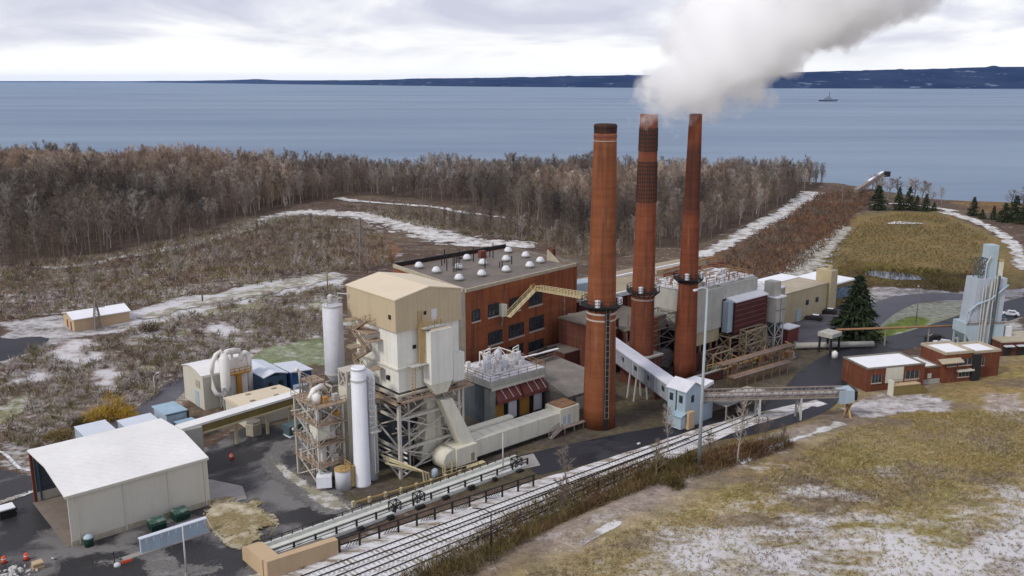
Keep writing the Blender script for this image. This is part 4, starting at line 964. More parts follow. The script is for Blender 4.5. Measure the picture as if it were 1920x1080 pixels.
for k in (.05, .17, .29, .41, .6, .8):
    p = Pa.lerp(Pb, k) - sd_ * 1.43; q = Pa.lerp(Pb, k + .025) - sd_ * 1.43
    part('window', MB().hexa([p + Vector((0, 0, -.3)), q + Vector((0, 0, -.2)), q + sd_ * .1 + Vector((0, 0, -.2)), p + sd_ * .1 + Vector((0, 0, -.3))], [p + Vector((0, 0, .7)), q + Vector((0, 0, .8)), q + sd_ * .1 + Vector((0, 0, .8)), p + sd_ * .1 + Vector((0, 0, .7))]), M['glass'], t)
be = MB()
for k in (.3, .36, .7):
    p = Pa.lerp(Pb, k)
    for s in (-1.1, 1.1): be.bar(p + sd_ * s + Vector((0, 0, -1.9)), Vector((p.x + sd_.x * s * 1.5, p.y + sd_.y * s * 1.5, 0)), .28)
part_each('bent_leg', be, M['galv'], t)
rb = MB()
for k in range(20):
    p = Pa.lerp(Pb, (k + .5) / 20) - sd_ * 1.45; rb.bar(p + Vector((0, 0, -1.5)), p + Vector((0, 0, 1.5)), .12)
part('rib', rb, M['galv'], t)
t = thing('transfer_house', 'small grey blue gabled transfer house with a pale blue door porch', 'building', (131.7, 101.3, 0))
part('wall', MB().extrude([(131.7, 0), (136.6, 0), (136.6, 7.3), (134.15, 8.8), (131.7, 7.3)], 1, 101.3, 105.6), M['bluegrey'], t)
part('roof', gable(MB(), 131.7, 136.6, 101.3, 105.6, 7.32, 8.82, .15, .3), M['galroof'], t)
for v in (102.0, 104.3): part('window', MB().box(131.6, 131.75, v, v + .8, 5.0, 6.4), M['glass'], t)
part('window', MB().box(133.4, 134.2, 101.22, 101.35, 4.9, 6.3), M['glass'], t)
part('corner_trim', MB().box(131.6, 131.72, 103.4, 103.6, .3, 7.3), M['black'], t)
part('porch', MB().box(130.3, 131.7, 101.1, 103.2, .2, 2.6), M['paleblue'], t); part('porch_roof', MB().extrude([(130.0, 2.6), (131.7, 3.1), (131.7, 3.3), (130.0, 2.8)], 1, 100.9, 103.4), M['blueroof'], t)
part('tan_bay', MB().box(131.75, 133.6, 100.4, 101.28, 0, 3.4), M['buff'], t)
part('lower_bay', MB().box(136.6, 140.6, 101.5, 104.5, 0, 3.6), M['bluegrey'], t)
part('plinth', MB().box(131.5, 136.8, 101.1, 105.8, 0, .25), M['concrete'], t)
t = thing('trestle_conveyor', 'open weathered steel trestle conveyor crossing over the access road', 'conveyor', (137, 102, 0))
Pa, Pb = Vector((136.8, 102.6, 4.5)), Vector((159.2, 84.4, 4.9)); dd = Pb - Pa; sv = Vector((-dd.y, dd.x, 0)).normalized()
dk = MB(); dk.hexa([Pa - sv * .9, Pb - sv * .9, Pb + sv * .9, Pa + sv * .9], [p + Vector((0, 0, .35)) for p in (Pa - sv * .9, Pb - sv * .9, Pb + sv * .9, Pa + sv * .9)]); part('belt_deck', dk, M['rustgrey'], t)
tr = MB(); n = 22
for s in (-1.1, 1.1):
    for h in (0, 1.5): tr.bar(Pa + sv * s + Vector((0, 0, h)), Pb + sv * s + Vector((0, 0, h)), .22)
    for k in range(n):
        a, b = Pa.lerp(Pb, k / n) + sv * s, Pa.lerp(Pb, (k + 1) / n) + sv * s
        tr.bar(a, a + Vector((0, 0, 1.5)), .12); tr.bar(a + Vector((0, 0, 1.5 * (k % 2))), b + Vector((0, 0, 1.5 * (1 - k % 2))), .1)
part('truss', tr, M['rustgrey'], t)
part('belt_cover', dk and MB().hexa([Pa - sv * .6 + Vector((0, 0, .5)), Pb - sv * .6 + Vector((0, 0, .5)), Pb + sv * .6 + Vector((0, 0, .5)), Pa + sv * .6 + Vector((0, 0, .5))], [p + Vector((0, 0, .35)) for p in (Pa - sv * .3 + Vector((0, 0, .5)), Pb - sv * .3 + Vector((0, 0, .5)), Pb + sv * .3 + Vector((0, 0, .5)), Pa + sv * .3 + Vector((0, 0, .5)))]), mat('belt_hood', (.40, .37, .36), .3, .5, .3), t)
for k in (.42, .7):
    p = Pa.lerp(Pb, k); bm = MB()
    for s in (-1.2, 1.2): bm.bar(p + sv * s, (p.x + sv.x * s * 1.3, p.y + sv.y * s * 1.3, 0), .3)
    bm.bar(p + sv * 1.2 + Vector((0, 0, -.3)), (p.x - sv.x * 1.5, p.y - sv.y * 1.5, .6), .16); bm.bar(p - sv * 1.2 + Vector((0, 0, -.3)), (p.x + sv.x * 1.5, p.y + sv.y * 1.5, .6), .16)
    part('bent', bm, M['galv'], t)
hb = MB().bar(Pb + Vector((-1.0, .8, 0)), Pb + Vector((1.3, -1.0, .2)), 3.0, 2.6); part('tail_hood', hb, M['bluegrey'], t)
part('tail_mouth', MB().bar(Pb + Vector((1.3, -1.0, .2)), Pb + Vector((1.9, -1.5, .2)), 2.2, 1.8), M['black'], t)
xb = MB(); q = Pb + Vector((1.0, -.8, 0))
for s in (-1, 1): xb.bar(q + sv * s * 1.6 + Vector((0, 0, -.8)), (q.x - sv.x * s * 1.8, q.y - sv.y * s * 1.8, 0), .32)
part('cross_support', xb, M['yellow'], t); part('cross_strut', MB().bar(q + Vector((0, 0, -.6)), (q.x - 2.5, q.y - .2, .1), .3), M['rust'], t)
for nm, lab, pts4, z0, z1 in (('lean_to_roof', 'snowy lean-to roof behind the transfer house under the conveyor', [(138.5, 104.6), (147.5, 106.5), (147, 111), (138.5, 110)], 4.2, 4.9),
                              ('open_shelter', 'grey flat roofed open shelter beneath the trestle conveyor', [(140.8, 98.4), (154.5, 98.8), (153.5, 102.6), (141, 103.8)], 3.0, 3.3)):
    t = thing(nm, lab, 'shelter', (*pts4[0], 0)); part('roof', MB().prism(pts4, z0, z1), M['snowroof'] if z0 > 4 else M['palecol'], t)
    pm = MB()
    for a, b in pts4: pm.box(a - .12, a + .12, b - .12, b + .12, 0, z0)
    part_each('post', pm, M['rustgrey'], t)
    part('back_wall', MB().bar((*pts4[3], z0 / 2), (*pts4[2], z0 / 2), .2, z0 - .02), M['oldconc'], t)

# ------------------------------------------------------------------ left foreground: open ended shed and yard things
t = thing('storage_shed', 'large white roofed storage shed, cream sided, open at its left end', 'shed', (30, 130, 0))
S0, S1, T0, T1 = 30.0, 50.3, 130.0, 149.2
part('roof', MB().extrude([(T0 - .25, 7.75), (139.5, 9.15), (T1 + .2, 8.5), (T1 + .2, 8.75), (139.5, 9.42), (T0 - .25, 8.02)], 0, S0 - .4, S1 + .2), M['shedroof'], t)
part('front_wall', MB().box(S0, S1, T0, T0 + .3, .9, 7.74), M['shedwall'], t)
part('front_plinth', MB().box(S0 - .05, S1 + .05, T0 - .06, T0 + .36, 0, .9), M['stained'], t)
part('end_wall', MB().extrude([(T0 + .31, 0), (T1, 0), (T1, 8.48), (139.5, 9.12), (T0 + .31, 7.76)], 0, S1 - .3, S1), M['shedwall'], t)
part('back_wall', MB().box(S0, S1 - .31, T1 - .3, T1, 0, 8.45), M['shedwall'], t)
part('floor_slab', MB().box(S0 - .6, S1 - .31, T0 + .37, T1 - .31, .02, .12), mat('shed_floor', (.24, .20, .165), .3, .3), t)
part('end_post', MB().box(S0 - .3, S0 + .1, T1 - .4, T1 + .1, 0, 8.5), M['hood'], t)
ib = MB()
for k in range(6):
    u = S0 + .6 + k * 3.8; ib.box(u, u + .2, T1 - .6, T1 - .32, .1, 8.3); ib.bar((u + .1, T1 - .4, 8.35), (u + .1, 139.5, 8.98), .3); ib.bar((u + .1, T0 + .5, 7.6), (u + .1, 139.5, 8.98), .3)
for z in (2, 4, 6): ib.box(S0 + .4, S1 - .4, T1 - .5, T1 - .33, z, z + .15)
part('wall_framing', ib, M['bluedark'], t)
part('liner', MB().box(S0 + .2, S1 - .5, T1 - .325, T1 - .305, 1.6, 8.3), M['bluebox'], t)
gt = MB()
for u in (31, 37.5, 44, 49.6): gt.box(u, u + .14, T0 - .16, T0 - .02, .2, 7.6)
part_each('downpipe', gt, M['shedwall'], t)
part('roof_edge', MB().box(S0 - .42, S1 + .2, T0 - .3, T0 - .24, 7.6, 8.0), M['shedwall'], t)
t = thing('salt_heap', 'small grey heap just inside the open mouth of the storage shed', 'heap', (31.4, 131.6, .12))
part('heap', MB().lathe(31.6, 131.9, [(.12, .95), (.5, .7), (.85, .3), (.95, .05)], 11), M['flap'], t, True)
t = thing('mobile_compressor', 'little red machine with a grey bonnet parked inside the shed mouth', 'machine', (32, 134.6, .12))
part('body', MB().box(31.6, 32.5, 134.2, 135.0, .35, 1.3), M['safety'], t); part('bonnet', MB().box(32.5, 33.2, 134.3, 134.9, .35, 1.1), M['flap'], t)
for a, b in ((31.8, 134.15), (33, 134.15), (31.8, 135.05), (33, 135.05)): part('wheel', MB().tube([(a, b - .08, .35), (a, b + .08, .35)], .24, 10), M['rubber'], t)

def dumpster(label, u, v):
    t = thing('dumpster', label, 'dumpster', (u, v, 0), 'green dumpsters against the shed wall')
    part('bin', MB().extrude([(v - .9, .15), (v + .8, .15), (v + .8, 1.5), (v - .9, 1.3), (v - 1.1, 1.1)], 0, u - 1.1, u + 1.1), M['green'], t)
    part('lid', MB().extrude([(v - .95, 1.32), (v + .85, 1.52), (v + .85, 1.64), (v - .95, 1.44)], 0, u - 1.15, u + 1.15), mat('lid_green', (.05, .11, .08), .5, 1.5, .5, (.6, .62, .62)), t)
    part_each('fork_pocket', MB().box(u - 1.25, u - 1.1, v - .6, v + .6, .7, .95).box(u + 1.1, u + 1.25, v - .6, v + .6, .7, .95), M['green'], t)
    return t
d0 = dumpster('green lidded dumpster by the shed wall, the nearer to the open end', 41.1, 127.6); dup(d0, 44.9, 128.4, 0, .1, 'green lidded dumpster by the shed wall, closest to the grey screen')
t = thing('litter_bin', 'round dark green bin with pale lid at the shed corner', 'bin', (31.9, 128.9, 0))
part('drum', MB().lathe(31.9, 128.9, [(.05, .62), (1.25, .68), (1.3, .6)], 16), M['green'], t, True); part('lid', MB().lathe(31.9, 128.9, [(1.3, .7), (1.45, .66), (1.75, .35), (1.8, .05)], 16), M['paleblue'], t, True)
t = thing('screen_wall', 'low blue grey sheet screen wall standing on the yard in front of dumpsters', 'screen', (36.7, 121.8, 0))
part('panel', MB().box(36.7, 46.2, 121.5, 122.1, 0, 2.25), M['bluegrey'], t); part('coping', MB().box(36.6, 46.3, 121.4, 122.2, 2.25, 2.4), M['paleroof'], t)
cl = MB()
for k in range(9): cl.box(37.4 + k * 1.05, 37.55 + k * 1.05, 121.42, 121.5, 1.6, 2.2)
part_each('clip', cl, M['paleroof'], t); part('footing', MB().box(34.2, 46.6, 121.2, 122.3, 0, .18), M['pad'], t)
def cone(label, u, v, z=0):
    t = thing('traffic_barrel', label, 'barrel', (u, v, z), 'orange traffic barrels in the yard')
    part('drum', MB().lathe(u, v, [(z + .06, .34), (z + .5, .31), (z + .95, .27), (z + 1.02, .2)], 14), M['safety'], t, True)
    part('base_ring', MB().lathe(u, v, [(z, .48), (z + .08, .46)], 14), M['rubber'], t)
    part('band', MB().lathe(u, v, [(z + .62, .302), (z + .62, .315), (z + .76, .305), (z + .76, .29)], 14), M['vent'], t)
    return t
c0 = None
for px, py, lb in ((8, 1056, 'orange traffic barrel at the very left behind the rubble heap'), (50, 1050, 'orange traffic barrel behind the rubble heap, nearer the shed'), (434, 861, 'lone orange traffic barrel at the shed rear corner')):
    u, v = UVof(*ground_at(px, py)[:2])
    c0 = cone(lb, u, v) if c0 is None else (dup(c0, u, v, 0, 0, lb) and c0)
t = thing('road_barrier', 'tipped orange and grey road barrier at the screen wall footing', 'barrier', (34, 120.8, 0))
part('board', MB().box(33.6, 34.9, 120.2, 120.35, .25, .6), M['safety'], t); part('sandbag', MB().lathe(33.1, 120.6, [(0, .5), (.35, .42), (.55, .1)], 9), M['flap'], t, True); part('mast', MB().box(32.9, 33.0, 121.2, 121.3, 0, 1.9), M['black'], t)
# rubble heap, lower left
u0, v0 = UVof(*ground_at(30, 1078)[:2])
t = thing('rubble_heap', 'heap of pale broken concrete and wood at the lower left frame edge', 'heap', (u0, v0, 0))
rb = MB()
for k in range(60):
    a = random.uniform(0, 6.28); r = abs(random.gauss(0, 1.4)); s = random.uniform(.12, .5); u = u0 + r * math.cos(a) * 1.5 - .6; v = v0 + r * math.sin(a); z = max(0, .9 - r * .35) * random.random()
    rb.bar((u, v, z + s * .4), (u + random.uniform(-s, s) * 1.8, v + random.uniform(-s, s) * 1.8, z + random.uniform(.2, .5)), s, s * .6)
part_each('chunk', rb, mat('broken_concrete', (.55, .54, .52), .35, 1.2), t)
t = thing('timber_stack', 'stack of tan timber crates beside the rubble heap', 'timber', (u0 + 2.6, v0, 0))
part('crate', MB().box(u0 + 2, u0 + 3.4, v0 - .8, v0 + .5, 0, .5).box(u0 + 2.05, u0 + 3.35, v0 - .75, v0 + .45, .53, 1.0), M['buff'], t)
part('slat', MB().box(u0 + 1.95, u0 + 3.45, v0 - .86, v0 - .8, .2, .3).box(u0 + 1.95, u0 + 3.45, v0 - .86, v0 - .8, .7, .8), M['wood'], t)
# flatbed trailer at the left frame edge
u0, v0 = UVof(*ground_at(12, 972)[:2])
t = thing('flatbed_trailer', 'snow topped black flatbed trailer cut by the left frame edge', 'trailer', (u0, v0, 0))
part('bed', MB().box(u0 - 6, u0 + 1.6, v0 - .2, v0 + 2.2, 1.0, 1.3), M['black'], t); part('snow_load', MB().box(u0 - 6, u0 + 1.4, v0 - .1, v0 + 2.1, 1.3, 1.48), M['snowroof'], t)
part_each('tail_light', MB().box(u0 + 1.6, u0 + 1.68, v0, v0 + .4, 1.0, 1.2).box(u0 + 1.6, u0 + 1.68, v0 + 1.6, v0 + 2, 1.0, 1.2), M['safety'], t)
for a in (-4.2, -3.1, 0, 1.0):
    for b in (-.1, 1.9): part('wheel', MB().tube([(u0 + a, v0 + b - .15, .5), (u0 + a, v0 + b + .25, .5)], .5, 14), M['rubber'], t)
ribbon('kerb', G2((-40, 842), (5, 850), (38, 880), (70, 884)), .6, M['roofsnow'], .2)
ribbon('snow_bank', G2((-40, 955), (10, 940), (66, 920)), [2.4, 2.2, 1.0], M['snowpath'], .12, jitter=.4)
def lamp_post(label, px, py, ptop, arm, m='galv', group='slim yard light poles', thick=.11, head=True):
    x, y, z = ground_at(px, py); u, v = UVof(x, y); h = height_at(ptop, x, y) - z
    t = thing('light_pole', label, 'light pole', (u, v, z), group)
    part('pole', MB().lathe(u, v, [(z - .3, thick * 1.4), (z + h, thick * .75)], 10), M[m], t, True)
    part('foot', MB().lathe(u, v, [(z - .2, thick * 2.4), (z + .35, thick * 2.2)], 10), M['concrete'], t)
    if arm:
        du, dv = arm; part('arm', MB().tube([(u, v, z + h - .1), (u + du * .4, v + dv * .4, z + h + .5), (u + du, v + dv, z + h + .75)], thick * .6, 7), M[m], t)
        if head: part('lamp_head', MB().box(u + du - .45, u + du + .15, v + dv - .18, v + dv + .18, z + h + .66, z + h + .84), M['vent'], t)
    return t
lamp_post('thin grey light pole in front of the blue grey screen wall', 350, 1079, 986, None)
lamp_post('light pole with a long pale arm beside the snowy railway tracks', 921, 1030, 960, (-2.3, 1.6), 'black')
lamp_post('light pole with pale arm at the road edge below the brick chimney', 1230, 858, 838, (-2.4, 1.9), 'black')
lamp_post('pale lamp post on the brushy bank behind the cream process building', 291, 741, 706, (.9, -.5), 'galv')
lamp_post('slim pole standing before the long cream flue duct', 943, 882, 812, None, 'galv')
lamp_post('thin dark lamp post on the frosted lawn of the loop road', 1717, 609, 541, (-.6, 0), 'rustgrey')
x, y, z = ground_at(1310, 876); u, v = UVof(x, y); h = height_at(541, x, y) - z
t = thing('mast_light', 'very tall grey mast light rising in front of the third chimney', 'light mast', (u, v, z))
part('mast', MB().lathe(u, v, [(z - .4, .33), (z + h * .5, .24), (z + h, .14)], 16), mat('mast_steel', (.36, .42, .45), .12, .3, .2), t, True)
part('arm', MB().tube([(u, v, z + h), (u - .6, v + .6, z + h + .1), (u - 1.6, v + 1.0, z + h - .1)], .09, 7), M['galv'], t)
part('lamp_head', MB().box(u - 2.1, u - 1.4, v + .8, v + 1.2, z + h - .3, z + h - .05), M['vent'], t); part('base_plate', MB().lathe(u, v, [(z - .3, .7), (z + .3, .7)], 12), M['concrete'], t)

# ------------------------------------------------------------------ unloading trough and railings by the tracks
t = thing('unloading_trench', 'long open unloading trench with low pale parallel walls and thin black railings', 'trench', (48.8, 110, 0))
a0, a1, b0, b1 = 49.2, 97.5, 108.2, 110.9
part('back_wall', MB().box(a0, a1, b1, b1 + .45, 0, 1.15), M['mint'], t)
part('front_wall', MB().box(a0, a1, b0 - .35, b0, 0, .5), M['mint'], t)
part('trench_floor', MB().box(a0, a1, b0 + .003, b1 - .003, .04, .12), M['trench'], t)
part('inner_ledge', MB().box(a0, a1, b1 - .9, b1 - .004, .124, .62), M['mint'], t)
rl = MB()
for z, v, w in ((1.75, b1 + .2, .09), (1.55, b0 - .2, .13), (1.0, b0 - .2, .09)): rl.bar((a0, v, z), (a1, v, z), w)
part_each('rail', rl, M['darkrail'], t)
ps = MB()
for k in range(15): u = a0 + .6 + k * 3.4; ps.box(u - .13, u + .13, b0 - .3, b0 - .08, .5, 1.65)
for k in range(30): u = a0 + .4 + k * 1.66; ps.box(u - .05, u + .05, b1 + .14, b1 + .26, 1.15, 1.8)
part_each('post', ps, M['darkrail'], t)
mc = MB()
for k in range(7): u = a0 + 14 + k * 5.2; mc.box(u, u + random.uniform(.5, 1.6), b0 - 1.2, b0 - .6, .05, random.uniform(.4, .9))
part_each('pump', mc, M['black'], t)
for q in (a0 + 21, a0 + 25.5, a0 + 46): part('gate_frame', MB().steel(q, q + 1.4, b0 + .3, b1 - 1.1, [.12, 1.7], .14, .08), M['darkrail'], t)
part('end_block', MB().extrude([(104.6, 0), (110.9, 0), (110.9, 1.9), (109.2, 2.6), (104.6, 2.6)], 0, 46.8, 49.15), M['buff'], t)
t = thing('buff_wall', 'smooth buff concrete end wall at the near end of the trench', 'wall', (46.9, 103.6, 0))
part('face', MB().extrude([(46.9, 0), (57.6, 0), (57.6, 2.2), (46.9, 2.7)], 1, 103.4, 104.5), M['buff'], t)
part('capping', MB().extrude([(46.9, 2.7), (57.6, 2.2), (57.6, 2.3), (46.9, 2.8)], 1, 103.38, 104.52), M['buff'], t)
part('infill', MB().box(49.2, 57.5, 104.6, 108.0, 0, .8), M['oldconc'], t)
t = thing('track_railing', 'black steel railing between the trench and the snowy tracks', 'railing', (57.8, 103.6, 0))
rr = MB()
for z in (2.0, 1.1): rr.bar((57.8, 103.8, z), (93.4, 101.6, z), .17)
part('rail', rr, M['darkrail'], t)
ps = MB()
for k in range(12): u = 58 + k * 3.18; v = 103.8 - (u - 57.8) * .062; ps.box(u - .13, u + .13, v - .1, v + .1, -.2, 2.1)
part_each('post', ps, M['darkrail'], t)
bl = MB()
for k in range(26): u = 59.5 + (k // 5) * 6.2 + (k % 5) * .5; v = 103.8 - (u - 57.8) * .062 + .8; bl.bar((u, v, .1), (u + .25, v - .5, .9), .1)
part_each('rack_bar', bl, M['darkrail'], t)
ribbon('track_ballast', [XY(u, v) for u, v in ((28, 99.0), (60, 98.6), (90, 97.9), (115, 97.2), (140, 96.4), (165, 92))], [14.5, 14.5, 11, 7.5, 5, 3], M['ballast'], .05, jitter=.12)
def track(label, v0_, v1_, ua, ub):
    t = thing('railway_track', label, 'railway track', (ua, v0_, 0), 'railway tracks beside the works')
    vv = lambda u: v0_ + (v1_ - v0_) * (u - ua) / (ub - ua)
    for s in (-.75, .75): part('rail', MB().bar((ua, v0_ + s, .3), (ub, v1_ + s, .3), .10, .16), M['black'], t)
    sl = MB(); u = ua
    while u < ub: v = vv(u); sl.box(u - .13, u + .13, v - 1.3, v + 1.3, .04, .19); u += .75
    part('sleepers', sl, M['sleeper'], t)
track('railway track nearest the black railing and trench', 101.0, 98.2, 34, 128)
track('middle railway track in the snowy ballast', 97.6, 96.6, 34, 150)
track('railway track nearest the brushy bank', 94.3, 94.3, 34, 112)
t = thing('bank_fence', 'low dark post and rail fence at the foot of the brushy bank', 'fence', (74, 92.4, 0))
part('rail', MB().bar((74, 92.6, 1.2), (112, 94.8, 1.2), .1).bar((74, 92.6, .6), (112, 94.8, .6), .08), M['darkrail'], t)
ps = MB()
for k in range(11): u = 74 + k * 3.8; v = 92.6 + (u - 74) * .058; ps.box(u - .08, u + .08, v - .08, v + .08, -.1, 1.3)
part_each('post', ps, M['darkrail'], t)

# ------------------------------------------------------------------ left works buildings
t = thing('process_building', 'cream process building with a shallow arched white roof and blue door', 'building', (66.6, 171, 0))
E0, E1, F0, F1 = 66.6, 71.6, 171.0, 181.2
arc = [(F0 + (F1 - F0) * (1 - k / 8), 7.1 + .95 * math.sin(math.pi * k / 8)) for k in range(9)]
part('wall', MB().extrude([(F0, 0), (F1, 0)] + arc, 0, E0, E1), M['shedwall'], t)
part('roof', MB().extrude([(a, b + .02) for a, b in arc] + [(a, b + .2) for a, b in reversed(arc)], 0, E0 - .25, E1 + .25), M['shedroof'], t)
part('door', MB().box(E0 - .08, E0 + .1, 173.6, 175.4, 0, 3.3), M['bluegrey'], t); part('louvre', MB().box(E0 - .1, E0 + .1, 172.6, 174.6, 4.2, 5.8), M['stained'], t); part('gutter', MB().box(E0, E1, F0 - .16, F0 - .02, 6.8, 7.0), M['cream'], t)
t = thing('cyclone_unit', 'pair of white cyclone tanks with curved ducts and a rusty yellow cross platform', 'dust collector', (72, 171, 0))
part('front_tank', MB().lathe(70.7, 169.6, [(0, .35), (4.6, .95), (10.6, 1.05), (10.8, .8), (11.6, .5)], 22), M['pipewhite'], t, True)
part('twin_tank', MB().box(72.2, 76.2, 171.4, 174.4, 1, 9.4), M['pipewhite'], t)
part('twin_rib', MB().box(72.1, 76.3, 171.3, 174.5, 6.3, 6.6).box(74.1, 74.3, 171.3, 171.42, 1, 9.4), M['vent'], t)
part('loop_duct', MB().tube([(76.9, 171.6, 1)] + [(76.9, 171.6, 8.6)] + [(76.9 - .9 * (1 - math.cos(a)), 171.8, 8.6 + 1.5 * math.sin(a)) for a in (.4, .8, 1.2, 1.57, 2, 2.4, 2.8, 3.14)], .55, 14), M['pipewhite'], t, True)
part('side_duct', MB().tube([(70.6, 169.8, 10.8), (70.2, 170, 12.0), (69.4, 170.2, 11.4), (68.6, 170.2, 10), (68.3, 170.2, 8.2), (68.3, 170.2, 4.6), (68.7, 170, 3.4), (70.0, 169.6, 2.8)], .45, 12), M['pipewhite'], t, True)
part('cross_duct', MB().tube([(70.7, 169.8, 11.2), (72, 170.8, 11.3), (73.6, 171.8, 11.0), (75.1, 172, 10.6)], .6, 12).tube([(73.2, 172, 9), (73.2, 172, 10.8)], .5, 10), M['pipewhite'], t, True)
part('catwalk', MB().box(71.9, 76.6, 170.5, 171.3, 6.2, 6.4).rail([(71.9, 170.5, 6.4), (76.6, 170.5, 6.4)], 1.1, .12, 1).box(73.6, 74.7, 170.8, 171.2, 1.0, 6.2), M['orange'], t)
part('leg', MB().steel(69.8, 71.6, 168.8, 170.4, [0, 2.4, 4.6], .2, .12), M['galv'], t)
t = thing('flat_roof_block', 'low cream block with a rounded edge flat roof behind the covered duct', 'building', (68.6, 156, 0))
part('wall', MB().box(68.7, 80.0, 156.4, 165.6, 0, 3.5), M['shedwall'], t); part('roof', MB().extrude([(156.0, 3.5), (166, 3.5), (165.4, 3.9), (161, 4.25), (156.6, 3.9)], 0, 68.4, 80.3), M['tanroof'], t)
part_each('hatch', MB().box(71, 72, 159, 159.5, 4.05, 4.3).box(76, 77, 159, 159.5, 4.05, 4.3).box(72, 73, 163, 163.5, 4.05, 4.3).box(77.5, 78.5, 163, 163.5, 4.05, 4.3), M['stained'], t)
t = thing('covered_bridge', 'white topped covered duct bridge with olive side reaching from shed to pipe tower', 'bridge', (53.5, 146, 0))
part('cover', MB().hexa([(53, 147.6, 6.2), (78.6, 150.6, 6.2), (78.6, 153.2, 6.2), (53, 150.2, 6.2)], [(53, 147.6, 6.6), (78.6, 150.6, 6.6), (78.6, 153.2, 6.6), (53, 150.2, 6.6)]), M['shedroof'], t)
part('side', MB().hexa([(56.8, 148.15, 4.9), (78.4, 150.7, 4.9), (78.4, 152.9, 4.9), (56.8, 150.3, 4.9)], [(56.8, 148.15, 6.18), (78.4, 150.7, 6.18), (78.4, 152.9, 6.18), (56.8, 150.3, 6.18)]), M['olive'], t)
part('lower_flange', MB().hexa([(56.8, 147.8, 4.65), (78.4, 150.3, 4.65), (78.4, 153, 4.65), (56.8, 150.5, 4.65)], [(56.8, 147.8, 4.88), (78.4, 150.3, 4.88), (78.4, 153, 4.88), (56.8, 150.5, 4.88)]), M['paleyel'], t)
part('pier', MB().box(53.2, 56.7, 147.4, 150.6, 0, 6.18), M['palecol'], t)
for u in (64, 70.5, 75.5): part('post', MB().box(u - .22, u + .22, 149.4 + (u - 57) * .115, 149.9 + (u - 57) * .115, 0, 4.64), M['paleyel'], t)
t = thing('round_sump_tank', 'small dusty brown hexagonal tank under the covered bridge', 'tank', (71.4, 152, 0))
part('shell', MB().lathe(68.6, 153.0, [(0, 1.6), (2.2, 1.6), (2.4, 1.3)], 6), M['stained'], t); part('lid', MB().lathe(68.6, 153.0, [(2.4, 1.45), (2.55, 1.4)], 6), M['oldconc'], t)
t = thing('roll_off_container', 'dark teal roll-off container with a pale sill under the bridge', 'container', (74, 146.5, 0))
part('body', MB().hexa([(72.6, 146.6, .35), (78.6, 147.6, .35), (78.4, 149.6, .35), (72.4, 148.6, .35)], [(72.5, 146.3, 2.2), (78.7, 147.3, 2.2), (78.5, 149.9, 2.2), (72.3, 148.9, 2.2)]), M['teal'], t)
part('skid', MB().hexa([(72.6, 146.3, 0), (78.6, 147.3, 0), (78.4, 149.8, 0), (72.4, 148.8, 0)], [(72.6, 146.3, .33), (78.6, 147.3, .33), (78.4, 149.8, .33), (72.4, 148.8, .33)]), M['paleroof'], t)
t = thing('metal_clad_shop', 'dark blue metal shop with a grey white roof beside the cyclones', 'building', (79, 168.5, 0))
part('wall', MB().box(78.6, 83.6, 168.6, 180, 0, 4.8), M['bluedark'], t); part('roof', MB().extrude([(78.3, 4.82), (81, 5.5), (83.9, 4.82), (83.9, 5.0), (81, 5.7), (78.3, 5.0)], 1, 168.3, 180.3), M['paleroof'], t)
part_each('vent_box', MB().box(79.4, 80.2, 168.3, 168.58, 2.6, 3.6).box(81.8, 82.6, 168.3, 168.58, 2.6, 3.6), M['black'], t)
t = thing('small_metal_store', 'bright blue sided metal store with a pale roof next to the dark shop', 'building', (84.2, 167.8, 0))
part('wall', MB().box(84.4, 89.0, 167.8, 175.2, 0, 4.7), mat('cobalt_sheet', (.03, .09, .21), .2, .4, .2, seam=.7), t); part('roof', MB().extrude([(84.1, 5.0), (89.3, 4.6), (89.3, 4.8), (84.1, 5.2)], 1, 167.5, 175.5), M['paleroof'], t); part('lean_to', MB().box(84.5, 88.6, 166.2, 167.75, 0, 2.2), M['bluegrey'], t)
t = thing('gate_cabin', 'blue roofed grey cabin between the shed and process building', 'cabin', (56, 163, 0))
part('wall', MB().box(56.1, 59.8, 163, 169.6, 0, 3.7), M['bluegrey'], t); part('roof', MB().extrude([(162.7, 4.0), (169.9, 3.7), (169.9, 3.9), (162.7, 4.2)], 0, 55.8, 60.1), M['blueroof'], t); part('downpipe', MB().box(59.9, 60.2, 162.6, 162.9, 0, 4), M['black'], t)
t = thing('porch_cabin', 'low teal cabin with a sky blue roof panel beside the gate cabin', 'cabin', (57.6, 159, 0))
part('wall', MB().box(57.5, 60.4, 158.6, 162.4, 0, 2.4), M['bluedark'], t); part('roof', MB().extrude([(158.3, 2.7), (162.5, 2.4), (162.5, 2.6), (158.3, 2.9)], 0, 57.2, 60.6), M['blueroof'], t); part('fence_panel', MB().box(60.7, 63.2, 158, 161.6, 0, 1.5), M['oldconc'], t)
for lb, a0_, a1_, c0_, c1_ in (('white roofed box trailer behind the shed, the left one', 42.0, 47.3, 164.6, 170.6), ('white roofed box trailer behind the shed, the right one', 49.0, 55.0, 164.3, 168.6)):
    t = thing('box_trailer', lb, 'trailer', (a0_, c0_, 0), 'white trailers parked behind the shed')
    part('box', MB().box(a0_, a1_, c0_, c1_, .7, 2.95), M['bluegrey'], t); part('roof', MB().box(a0_ - .08, a1_ + .08, c0_ - .08, c1_ + .08, 2.95, 3.08), M['paleroof'], t)
    for a in (a0_ + .8, a1_ - .8):
        for b in (c0_ + .1, c1_ - .4): part('wheel', MB().tube([(a, b, .42), (a, b + .3, .42)], .42, 12), M['rubber'], t)
x, y, z = ground_at(140, 622); u0, v0 = UVof(x, y)
t = thing('switch_hut', 'long buff hut with a white gable roof on the snowy upper bank', 'hut', (u0, v0, z))
